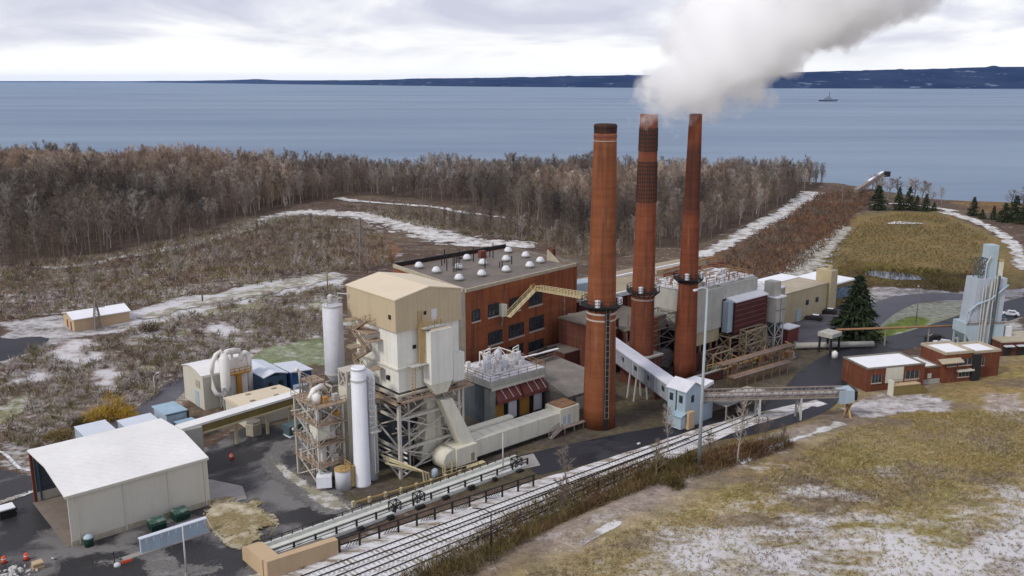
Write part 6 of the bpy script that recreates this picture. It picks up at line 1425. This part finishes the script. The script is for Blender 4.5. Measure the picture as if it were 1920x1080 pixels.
def bare_tree(seed, h, limbs=10, subs=5, twigs=6, spread=.27, tw=.085):
    r = np.random.default_rng(seed); lean = r.normal(0, .03, 2)
    zs = np.linspace(0, 1, 7); tr = np.column_stack([lean[0] * zs * h + np.sin(zs * 5 + seed) * .12, lean[1] * zs * h + np.cos(zs * 4 + seed) * .12, zs * h * .86])
    rad = .017 * h * (1 - .85 * zs) + .02
    trunk = prisms(tr[:-1], tr[1:], rad[:-1], rad[1:])
    LA = []; LB = []; SA = []; SB = []; TA = []; TB = []
    for k in range(limbs):
        f = .28 + .68 * (k + r.random()) / limbs; p = np.array([np.interp(f, zs, tr[:, i]) for i in range(3)])
        az = k * 2.4 + r.random() * .9; L = h * spread * (1.15 - .75 * f) * r.uniform(.7, 1.2); el = r.uniform(.75, 1.25)
        d = np.array([math.cos(az) * math.cos(el), math.sin(az) * math.cos(el), math.sin(el)]); q = p + d * L; LA.append(p); LB.append(q)
        for j in range(subs):
            g = r.uniform(.3, 1); a = p + (q - p) * g; e = d + r.normal(0, .5, 3); e[2] = abs(e[2]) + .15; e /= np.linalg.norm(e); b = a + e * L * r.uniform(.35, .6); SA.append(a); SB.append(b)
            for i in range(twigs):
                c = a + (b - a) * r.uniform(.1, 1); w = e + r.normal(0, .6, 3); w[2] += .25; w /= np.linalg.norm(w); TA.append(c); TB.append(c + w * h * r.uniform(.05, .11))
    for i in range(14):
        c = tr[-1] - np.array([0, 0, h * .12 * r.random()]); w = r.normal(0, .5, 3); w[2] = 1; TA.append(c); TB.append(c + w / np.linalg.norm(w) * h * r.uniform(.08, .16))
    LA, LB, SA, SB, TA, TB = map(np.array, (LA, LB, SA, SB, TA, TB))
    crown = join([prisms(LA, LB, .0065 * h, .003 * h), tri_spray(SA, SB, .0095 * h * .6, r), tri_spray(TA, TB, tw, r)])
    return trunk, crown
TREE_COL = [(.215, .17, .14), (.255, .215, .18), (.16, .12, .098), (.235, .19, .135), (.37, .33, .29), (.17, .138, .115)]
VAR = []
for k in range(9):
    tr, cr = bare_tree(100 + k, 10.0, tw=.085 if k % 3 else .065, limbs=11 + k % 3)
    c = np.array(TREE_COL[k % 6])
    VAR.append((np_mesh('trunk', *tr, M['plant'], np.broadcast_to(c * .95, tr[0].shape)), np_mesh('crown', *cr, M['plant'], np.broadcast_to(c, cr[0].shape)), tr, cr, c))
def place_tree(name, label, cat, group, x, y, z, s, rot, k):
    o = bpy.data.objects.new(name, None); COL.objects.link(o); o.location = (x, y, z - .1); o.rotation_euler = (0, 0, rot); o.scale = (s * random.uniform(.8, 1.15), s * random.uniform(.8, 1.15), s); tag(o, label, cat, group)
    for nm, me in (('trunk', VAR[k][0]), ('crown', VAR[k][1])): c = bpy.data.objects.new(nm, me); COL.objects.link(c); c.parent = o
    return o
NEAR_WOOD = [(720, 404), (900, 420), (1000, 434), (1180, 480), (1100, 494), (1030, 464), (930, 447), (850, 438), (780, 416)]
WOOD = [WOOD_PX, NEAR_WOOD]
def scatter(polys, step, seed, xr=(-430, 320), yr=(200, 680), jit=.9):
    r = np.random.default_rng(seed); X, Y = np.meshgrid(np.arange(*xr, step), np.arange(*yr, step)); X = X.ravel() + r.uniform(-jit, jit, X.size) * step * .5; Y = Y.ravel() + r.uniform(-jit, jit, Y.size) * step * .5
    Z = terrain(X, Y); px, py = pix(X, Y, Z); ok = np.zeros(X.shape, bool)
    for p in polys: ok |= inpoly(px, py, p)
    ok &= Z > -4.5
    return X[ok], Y[ok], Z[ok], px[ok], py[ok]
X, Y, Z, px, py = scatter(WOOD, 5.1, 3)
o = np.argsort(Y - .25 * np.abs(px - 800) * 0); X, Y, Z, px = X[o], Y[o], Z[o], px[o]
r = np.random.default_rng(8)
# the wood is tall at the left and lower towards the middle; the 290 trunks along its near edge stand alone
hmul = np.interp(px, [-100, 500, 620, 700, 1000, 1400, 1600], [1.72, 1.62, 1.4, 1.2, 1.35, 1.42, 1.35]) * (1 + .8 * (fbm(X, Y, 45, 3, 40) - .5)) * r.uniform(.65, 1.3, len(X))
hmul = hmul * np.where(inpoly(*pix(X, Y, Z), NEAR_WOOD), .62, 1)
edge_front = {}
for i in range(len(X)): edge_front.setdefault(int(px[i] // 16), []).append(i)
front = sorted(i for b in edge_front.values() for i in b[:3])[:290]
fs = set(front)
for i in front:
    place_tree('bare_tree', 'bare brown tree at the near edge of the lakeside wood', 'tree', 'bare trees along the near edge of the wood', X[i], Y[i], Z[i], float(hmul[i]) * .92, r.uniform(0, 6.28), int(r.integers(0, 9)))
rest = [i for i in range(len(X)) if i not in fs]
pv, pf, pc, kk = [], [], [], 0
tintn = fbm(X, Y, 55, 3, 41)
for i in rest:
    v = VAR[int(r.integers(0, 9))]; V0, F0_ = join([v[2], v[3]]) if False else (None, None)
    for (vv, ff) in (v[2], v[3]):
        a = r.uniform(0, 6.28); ca, sa = math.cos(a), math.sin(a); s = hmul[i]; sx = s * r.uniform(.85, 1.1)
        q = np.column_stack([(vv[:, 0] * ca - vv[:, 1] * sa) * sx + X[i], (vv[:, 0] * sa + vv[:, 1] * ca) * sx + Y[i], vv[:, 2] * s + Z[i] - .1])
        pv.append(q.astype(np.float32)); pf.append(ff + kk); kk += len(vv)
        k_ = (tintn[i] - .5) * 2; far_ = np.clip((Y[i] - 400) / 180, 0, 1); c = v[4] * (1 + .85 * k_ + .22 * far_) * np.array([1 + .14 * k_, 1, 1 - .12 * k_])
        pc.append(np.broadcast_to(c.astype(np.float32), q.shape))
link('lakeside_wood', np_mesh('lakeside_wood', np.concatenate(pv), np.concatenate(pf), M['plant'], np.concatenate(pc)), 'grey brown leafless wood stretching along the lake shore', 'wood', kind='stuff')
print('wood trees', len(X))

def sapling(label, px_, py_, ptop, k, group=None):
    x, y, z = ground_at(px_, py_); s = (height_at(ptop, x, y) - z) / 10
    return place_tree('bare_sapling', label, 'tree', group, x, y, z, s, random.uniform(0, 6), k)
for a in ((1252, 848, 755, 4, 'slender pale leafless tree at the road edge before the transfer house'), (1062, 915, 830, 1, 'thin leafless tree rising from the snowy tracks'), (1057, 978, 890, 2, 'dark leafless tree on the brushy bank above the fence'), (1384, 868, 745, 4, 'tall pale leafless tree in the brush right of the mast light'), (1433, 850, 772, 0, 'thin leafless tree in the brush below the trestle conveyor'), (1231, 900, 815, 3, 'leafless tree rooted beside the dark evergreen shrubs'), (1420, 830, 780, 2, 'small reddish leafless tree between road and brush bank'), (1468, 845, 790, 5, 'small leafless tree at the right end of the brush bank'), (1330, 860, 800, 2, 'reddish leafless tree just right of the mast light')):
    sapling(a[4], a[0], a[1], a[2], a[3])
MID = [[(60, 575), (200, 520), (420, 470), (560, 420), (640, 430), (690, 470), (640, 505), (480, 520), (250, 560)], [(660, 400), (760, 400), (900, 420), (1080, 460), (1090, 480), (1030, 455), (880, 440), (760, 420)], [(0, 500), (430, 440), (540, 405), (560, 395), (420, 425), (0, 495)]]
X2, Y2, Z2, px2, py2 = scatter(MID, 11, 12)
for i in np.random.default_rng(4).permutation(len(X2))[:190]: place_tree('thicket_tree', 'thin leafless young tree in the scrubby meadow behind the works', 'tree', 'young trees of the scrubby meadow', X2[i], Y2[i], Z2[i], r.uniform(.4, 1.15), r.uniform(0, 6), int(r.integers(0, 9)))
for i, (a, b, c, k, lb) in enumerate(((1640, 372, 322, 0, 'rounded leafless tree right beneath the shore conveyor'), (1705, 372, 330, 4, 'wide leafless tree left of the bluff gap'), (1728, 378, 335, 1, 'leafless tree standing over the bluff conifers'), (1765, 382, 348, 4, 'airy leafless tree at the open bluff edge'), (1748, 384, 358, 3, 'low leafless tree by the bluff snow'), (1652, 368, 326, 4, 'pale leafless tree just right of the conveyor boom'), (1684, 371, 331, 2, 'leafless tree between the two leftmost pointed conifers'), (1715, 376, 333, 0, 'full crowned leafless tree above the shortest bluff conifer'), (1740, 378, 340, 4, 'pale leafless tree over the right bluff conifers'), (1895, 392, 352, 0, 'leafless tree behind the right hand conifers'), (1915, 396, 350, 2, 'leafless tree at the far right shore'), (1665, 374, 330, 1, 'leafless tree behind the leftmost bluff conifer'))):
    o = sapling(lb, a, b, c, k); o.scale.x *= 1.7; o.scale.y *= 1.7

def conifer(seed, layers=26, per=15):
    r = np.random.default_rng(seed); A = []; B = []
    for k in range(layers):
        f = k / layers; z = .06 + .93 * f; R = .30 * (1 - f) ** .85 + .012; n = int(per * (1 - .55 * f)) + 3
        for j in range(n):
            a = r.uniform(0, 6.28); rr = R * r.uniform(.55, 1.12); dz = -.07 * rr / .3 + r.normal(0, .012)
            p = np.array([0, 0, z]); q = np.array([math.cos(a) * rr, math.sin(a) * rr, z + dz])
            for m in range(7):
                g = r.uniform(.15, 1); c = p + (q - p) * g; w = (q - p) * .3 + r.normal(0, .03, 3); w[2] -= .02; A.append(c); B.append(c + w)
    A, B = np.array(A), np.array(B); n = r.random(len(A))
    V, Fc = tri_spray(A, B, .034, r)
    C = np.array([.022, .034, .018]) + np.repeat(n, 3)[:, None] * np.array([.035, .04, .018])
    zt = np.linspace(0, .95, 6); t = np.column_stack([zt * 0, zt * 0, zt]); rad = .017 * (1 - zt) + .003
    tr = prisms(t[:-1], t[1:], rad[:-1], rad[1:])
    return np_mesh('trunk', *tr, M['plant'], np.broadcast_to((.07, .05, .04), tr[0].shape)), np_mesh('crown', V, Fc, M['plant'], C)
CON = [conifer(1, 34, 20), conifer(2, 20, 10), conifer(3, 18, 9)]
def place_conifer(label, a, b, c, k, wide=1, group=None):
    x, y, z = ground_at(a, b); s = height_at(c, x, y) - z
    o = bpy.data.objects.new('conifer', None); COL.objects.link(o); o.location = (x, y, z - .1); o.rotation_euler = (0, 0, random.uniform(0, 6)); o.scale = (s * wide, s * wide, s); tag(o, label, 'tree', group)
    for nm, me in zip(('trunk', 'crown'), CON[k]): q = bpy.data.objects.new(nm, me); COL.objects.link(q); q.parent = o
place_conifer('large dark spruce beside the access road', 1603, 634, 514, 0, 1.28)
for a, b, c, k, w, lb in ((1645, 393, 345, 1, 1.35, 'dark conifer on the bluff below the shore conveyor'), (1684, 394, 349, 1, .9, 'pointed bluff conifer second from the left'), (1703, 394, 347, 2, .95, 'tallest pointed conifer in the middle of the bluff group'), (1718, 395, 364, 2, 1.0, 'short conifer between two taller bluff conifers'), (1735, 396, 361, 1, 1.0, 'dense conifer near the right end of the bluff group'), (1751, 395, 378, 2, 1.3, 'small round conifer at the right end of the bluff group'), (1824, 405, 367, 1, 1.0, 'lone pointed conifer right of the water gap'), (1841, 410, 391, 2, 1.4, 'little bushy conifer at the foot of the lone pointed one'), (1862, 412, 384, 1, .9, 'small pointed conifer left of the dark right hand clump'), (1883, 416, 378, 2, 1.5, 'broad dark conifer in the right hand clump'), (1902, 414, 364, 1, 1.2, 'tall dark conifer in the right hand clump'), (1920, 420, 380, 2, 1.5, 'conifer cut by the right frame edge')):
    place_conifer(lb, a, b, c, k, w * 1.1)

def clumps(name, label, cat, polys, step, hgt, wid, n, cols, seed, lean=.55, xr=(-330, 330), yr=(85, 480), z0=0, keep=1.0, snow=0):
    X, Y, Z, px, py = scatter(polys, step, seed, xr, yr, 1.0); r = np.random.default_rng(seed)
    m = fbm(X, Y, 9, 3, seed) > (1 - keep) * .75
    if name == 'bank_brush': m &= ~((fbm(X, Y, 8, 4, 25) > .66) | (fbm(X, Y, 7, 4, 26) > .69))
    if name == 'hill_grass':
        px, py = pix(X, Y, Z); m &= r.random(len(X)) > .6 * sstep(840, 980, py + 90 * (fbm(X, Y, 18, 4, 6) - .5)) * sstep(950, 1400, px - (1000 - py) * .8)
    X, Y, Z = X[m], Y[m], Z[m]; N = len(X)
    hs = hgt * r.uniform(.5, 1.25, N) * (.6 + .8 * fbm(X, Y, 12, 3, seed + 1))
    ci = np.clip((fbm(X, Y, 10, 4, seed + 2) - .3) / .4, 0, .999) * .6 + r.random(N) * .4
    C = np.array(cols)[(ci * len(cols)).astype(int)]
    A = np.repeat(np.column_stack([X, Y, Z + z0]), n, 0); hh = np.repeat(hs, n)
    A[:, :2] += r.normal(0, .45, (N * n, 2)) * hh[:, None] * .6
    lift = r.random(N * n) * .55; A[:, 2] += lift * hh
    D = r.normal(0, lean, (N * n, 3)); D[:, 2] = np.abs(r.normal(.8, .3, N * n))
    B = A + D * (hh * (1 - lift * .7))[:, None]
    V, Fc = tri_spray(A, B, wid * r.uniform(.6, 1.4, N * n), r)
    T = np.repeat(np.repeat(C, n, 0) * r.uniform(.65, 1.35, (N * n, 1)), 3, 0)
    print(name, N, len(Fc))
    return link(name, np_mesh(name, V, Fc, M['plant'], T), label, cat, kind='stuff')
BR = [(.20, .145, .11), (.26, .195, .14), (.13, .092, .075), (.34, .285, .23), (.22, .19, .10), (.38, .33, .295), (.15, .135, .065)]
clumps('bank_brush', 'low tangled brush and weeds covering the bank behind the shed', 'brush', [[(0, 690), (60, 655), (220, 630), (320, 590), (520, 548), (640, 535), (640, 632), (480, 655), (420, 690), (345, 712), (290, 750), (200, 790), (110, 845), (60, 850), (0, 820)]], 1.45, 1.55, .125, 20, BR + [(.38, .33, .31), (.11, .075, .055)], 51, yr=(140, 300), xr=(-150, 0), keep=.72)
clumps('meadow_scrub', 'brown scrub and dead weeds over the meadow behind the works', 'scrub', [[(0, 505), (200, 482), (430, 425), (560, 405), (640, 410), (720, 440), (740, 500), (640, 508), (480, 535), (320, 565), (230, 588), (100, 590), (0, 612)], [(640, 385), (900, 408), (1100, 440), (1180, 480), (1060, 480), (1020, 455), (900, 445), (780, 425), (690, 402)]], 1.9, 1.9, .17, 15, BR + [(.19, .12, .07)], 52, xr=(-260, 90), yr=(200, 520), keep=.86)
clumps('track_bank_brush', 'rusty brown brush thick on the bank beside the railway', 'brush', [[(690, 1120), (900, 1000), (1000, 945), (1110, 900), (1240, 862), (1320, 855), (1420, 830), (1470, 822), (1490, 838), (1400, 868), (1320, 893), (1215, 915), (1100, 960), (1000, 1010), (880, 1085), (820, 1130)]], .62, 1.35, .10, 10, [(.135, .075, .04), (.17, .10, .045), (.11, .065, .04), (.15, .12, .045), (.08, .065, .025), (.20, .15, .09)], 53, xr=(-40, 70), yr=(95, 180))
clumps('rusty_brush', 'reddish brown brush bank running down to the lake beside the shore lane', 'brush', [[(1335, 500), (1400, 455), (1480, 405), (1535, 365), (1600, 358), (1640, 368), (1610, 400), (1560, 450), (1500, 510), (1440, 530), (1370, 530)]], 2.4, 2.6, .26, 9, [(.15, .085, .055), (.19, .105, .06), (.11, .075, .06), (.16, .125, .09), (.22, .17, .13)], 54, xr=(60, 260), yr=(250, 560))
clumps('field_grass', 'tall tan grass of the open field right of the works', 'grass', [[(1490, 555), (1530, 510), (1570, 460), (1620, 412), (1700, 400), (1775, 408), (1850, 445), (1880, 490), (1860, 540), (1800, 550), (1640, 535)]], 1.5, .75, .2, 6, [(.22, .155, .055), (.17, .13, .05), (.25, .19, .09), (.12, .10, .04), (.20, .13, .05)], 55, xr=(80, 300), yr=(250, 480), keep=.55)
clumps('hill_grass', 'patchy dry grass tufts on the near hillside', 'grass', [[(860, 1120), (1040, 1060), (1200, 985), (1330, 935), (1420, 900), (1580, 810), (1700, 775), (1930, 770), (1960, 1120)]], .5, .5, .085, 6, [(.34, .255, .105), (.40, .31, .15), (.26, .23, .07), (.41, .345, .20), (.23, .175, .09), (.18, .145, .115), (.34, .295, .235)], 56, xr=(-20, 130), yr=(95, 190), keep=.72, lean=.8)
clumps('pond_reeds', 'dark reeds and weeds around the pond', 'reeds', [[(1590, 520), (1620, 505), (1760, 510), (1800, 535), (1760, 548), (1740, 528), (1640, 508), (1620, 530)]], 1.6, 1.4, .2, 6, [(.07, .055, .025), (.12, .10, .03)], 57, keep=.55, xr=(80, 220), yr=(250, 360))
def bush(name, label, px_, py_, w, h, cols, seed, n=900, tw=.12):
    x, y, z = ground_at(px_, py_); r = np.random.default_rng(seed)
    d = r.normal(size=(n, 3)); d /= np.linalg.norm(d, axis=1)[:, None]; d[:, 2] = np.abs(d[:, 2]); q = d * (r.random((n, 1)) ** .45) * np.array([w, w, h]) * (.75 + .5 * r.random((n, 1)))
    B = q + d * .35 * np.array([w, w, h]) * r.random((n, 1)) + r.normal(0, .12 * w, (n, 3)); V, Fc = tri_spray(q, B, tw, r)
    C = np.array(cols)[r.integers(0, len(cols), n)] * r.uniform(.7, 1.3, (n, 1))
    o = bpy.data.objects.new(name, None); COL.objects.link(o); o.location = (x, y, z - .05); tag(o, label, 'bush')
    q2 = bpy.data.objects.new('foliage', np_mesh('foliage', V, Fc, M['plant'], np.repeat(C, 3, 0))); COL.objects.link(q2); q2.parent = o
    st = np.column_stack([np.cos(np.arange(7)), np.sin(np.arange(7)), np.full(7, 1.6)]) * np.array([w * .5, w * .5, h * .45]); s = prisms(np.zeros((7, 3)), st, .07, .03)
    q3 = bpy.data.objects.new('stem', np_mesh('stem', *s, M['plant'], np.broadcast_to((.12, .09, .07), s[0].shape))); COL.objects.link(q3); q3.parent = o
YL = [(.52, .30, .035), (.60, .37, .06), (.42, .26, .04), (.32, .25, .05)]
OL = [(.075, .065, .02), (.11, .085, .025), (.055, .05, .02), (.13, .09, .03)]
for i, a in enumerate((('yellow_bush', 'bright golden leaved bush above the white trailers, the tallest', 213, 782, 3.0, 4.4, YL), ('yellow_bush', 'low golden bush left of the tallest golden bush', 182, 792, 2.8, 2.8, YL), ('yellow_bush', 'small golden bush right of the tallest one by the lane', 240, 786, 2.2, 2.6, YL), ('yellow_bush', 'ochre weedy bush behind the shed roof at left', 110, 822, 2.6, 1.5, [(.3, .2, .06), (.22, .17, .07)]), ('green_bush', 'dull green bush below the golden bushes', 150, 800, 2.0, 1.7, OL + [(.08, .10, .04)]),
    ('evergreen_shrub', 'dark olive shrub cluster left of the mast light', 1240, 895, 1.9, 2.6, OL), ('evergreen_shrub', 'dark olive shrub at the foot of the mast light', 1292, 880, 1.8, 3.4, OL), ('evergreen_shrub', 'low olive shrub downhill of the mast light', 1265, 912, 1.6, 1.7, OL), ('evergreen_shrub', 'olive shrub beside the dark leafless tree', 1200, 905, 1.5, 1.8, OL), ('brown_shrub', 'wide rusty shrub right of the mast light', 1350, 870, 2.4, 2.3, [(.13, .075, .035), (.16, .10, .05)]), ('brown_shrub', 'rusty shrub further right along the bank', 1410, 850, 2.4, 2.2, [(.13, .075, .035), (.16, .10, .05)]),
    ('brown_shrub', 'round dark brown bush on the bank right of the hut', 280, 622, 2.6, 2.6, [(.10, .07, .05), (.13, .09, .06)]), ('small_bush', 'small dry bush at the buff wall foot', 560, 1062, .8, .9, OL))):
    bush(a[0], a[1], a[2], a[3], a[4], a[5], a[6], 70 + i)

# ------------------------------------------------------------------ steam
def steam():
    a = at_px(1222, 210, 188); b = at_px(1500, -60, 210)
    A = Vector(a); D = (Vector(b) - A); D.normalize(); L = 78.0
    me = bpy.data.meshes.new('steam'); q = D.to_track_quat('Z', 'Y')
    n = 20; vs = []; fs_ = []
    prof = [(-10, .5), (-9.5, 15), (4, 22), (L, 54), (L + .5, .5)]
    for z, r_ in prof:
        for k in range(n): vs.append((r_ * math.cos(2 * math.pi * k / n), r_ * math.sin(2 * math.pi * k / n), z))
    for i in range(len(prof) - 1):
        for k in range(n): fs_.append((i * n + k, i * n + (k + 1) % n, (i + 1) * n + (k + 1) % n, (i + 1) * n + k))
    fs_ += [tuple(range(n - 1, -1, -1)), tuple((len(prof) - 1) * n + k for k in range(n))]
    me.from_pydata(vs, [], fs_); me.update()
    m = bpy.data.materials.new('steam'); m.use_nodes = True; nt = m.node_tree; N, Lk = nt.nodes, nt.links; N.clear()
    out = N.new('ShaderNodeOutputMaterial'); pv_ = N.new('ShaderNodeVolumePrincipled'); Lk.new(pv_.outputs[0], out.inputs['Volume'])
    pv_.inputs['Color'].default_value = (1, 1, 1, 1); pv_.inputs['Anisotropy'].default_value = .0
    tc = N.new('ShaderNodeTexCoord').outputs['Object']
    n1 = N.new('ShaderNodeTexNoise'); n1.inputs['Scale'].default_value = .075; n1.inputs['Detail'].default_value = 1; Lk.new(tc, n1.inputs['Vector'])
    n2 = N.new('ShaderNodeTexNoise'); n2.inputs['Scale'].default_value = .17; n2.inputs['Detail'].default_value = 6; n2.inputs['Roughness'].default_value = .62; Lk.new(tc, n2.inputs['Vector'])
    def disp(src, noise, amp):
        s = N.new('ShaderNodeVectorMath'); s.operation = 'SUBTRACT'; Lk.new(noise.outputs[1], s.inputs[0]); s.inputs[1].default_value = (.5, .5, .5)
        w = N.new('ShaderNodeVectorMath'); w.operation = 'MULTIPLY_ADD'; Lk.new(s.outputs[0], w.inputs[0]); w.inputs[1].default_value = (amp, amp, amp); Lk.new(src, w.inputs[2]); return w.outputs[0]
    p = disp(disp(tc, n1, 13), n2, 14)
    sp = N.new('ShaderNodeSeparateXYZ'); Lk.new(p, sp.inputs[0])
    rho = _math(N, Lk, 'SQRT', _math(N, Lk, 'ADD', _math(N, Lk, 'POWER', sp.outputs[0], 2), _math(N, Lk, 'POWER', sp.outputs[1], 2)))
    rad = _math(N, Lk, 'ADD', _math(N, Lk, 'MULTIPLY', sp.outputs[2], .31), 5.0)
    edge = _math(N, Lk, 'SUBTRACT', rad, rho)
    d = _range(N, Lk, edge, 0, 1.0)
    base = _range(N, Lk, sp.outputs[2], -1.3, 2.0)
    thin = _range(N, Lk, sp.outputs[2], 8, 66, 1, .3)
    # short jets that join each smoking chimney to the plume
    n3 = _noise(N, Lk, tc, .11, 5, .6)
    dens = _math(N, Lk, 'MULTIPLY', _math(N, Lk, 'MULTIPLY', _math(N, Lk, 'MULTIPLY', d, base), thin), _range(N, Lk, n3, .36, .6, .18, 1.15))
    inv = q.to_matrix().transposed()
    for tx, ty in ((146.6, 125.4), (156.1, 120.8)):
        X_, Y_ = XY(tx, ty); loc = inv @ (Vector((X_, Y_, 58.2)) - A); axis_ = inv @ Vector((.25, .05, 1)).normalized()
        s = N.new('ShaderNodeVectorMath'); s.operation = 'SUBTRACT'; Lk.new(disp(tc, n2, 2.2), s.inputs[0]); s.inputs[1].default_value = loc
        dt = N.new('ShaderNodeVectorMath'); dt.operation = 'DOT_PRODUCT'; Lk.new(s.outputs[0], dt.inputs[0]); dt.inputs[1].default_value = axis_
        ln = N.new('ShaderNodeVectorMath'); ln.operation = 'LENGTH'; Lk.new(s.outputs[0], ln.inputs[0])
        rr = _math(N, Lk, 'SQRT', _math(N, Lk, 'MAXIMUM', _math(N, Lk, 'SUBTRACT', _math(N, Lk, 'POWER', ln.outputs[1], 2), _math(N, Lk, 'POWER', dt.outputs[1], 2)), 0))
        e2 = _math(N, Lk, 'SUBTRACT', _math(N, Lk, 'ADD', _math(N, Lk, 'MULTIPLY', dt.outputs[1], .35), 1.2), rr)
        j = _math(N, Lk, 'MULTIPLY', _range(N, Lk, e2, 0, .9), _math(N, Lk, 'MULTIPLY', _range(N, Lk, dt.outputs[1], 0, .5), _range(N, Lk, dt.outputs[1], 5, 9, 1, 0)))
        dens = _math(N, Lk, 'MAXIMUM', dens, j)
    Lk.new(_math(N, Lk, 'MULTIPLY', dens, .7), pv_.inputs['Density'])
    me.materials.append(m)
    o = bpy.data.objects.new('steam_plume', me); COL.objects.link(o); o.location = A; o.rotation_mode = 'QUATERNION'; o.rotation_quaternion = q
    tag(o, 'thick white steam plume drifting right from the two far chimneys', 'steam', kind='stuff')
steam()
SC.cycles.volume_step_rate = 1.0

# ------------------------------------------------------------------ thin air over the lake: one closed box of even haze, sky outside
hc = [(-44000, -400), (44000, -400), (44000, 45500), (-44000, 45500)]
hm = bpy.data.materials.new('haze'); hm.use_nodes = True; hn = hm.node_tree.nodes; hn.clear()
ho = hn.new('ShaderNodeOutputMaterial'); hv = hn.new('ShaderNodeVolumePrincipled'); hm.node_tree.links.new(hv.outputs[0], ho.inputs['Volume'])
hv.inputs['Color'].default_value = (.42, .62, 1, 1); hv.inputs['Density'].default_value = 9e-6
link('haze', np_mesh('haze', [(a, b, z) for z in (-19, 270) for a, b in hc], [(3, 2, 1, 0), (4, 5, 6, 7), (0, 1, 5, 4), (1, 2, 6, 5), (2, 3, 7, 6), (3, 0, 4, 7)], hm), 'thin bluish air lying over the lake and the works', None, kind='stuff')
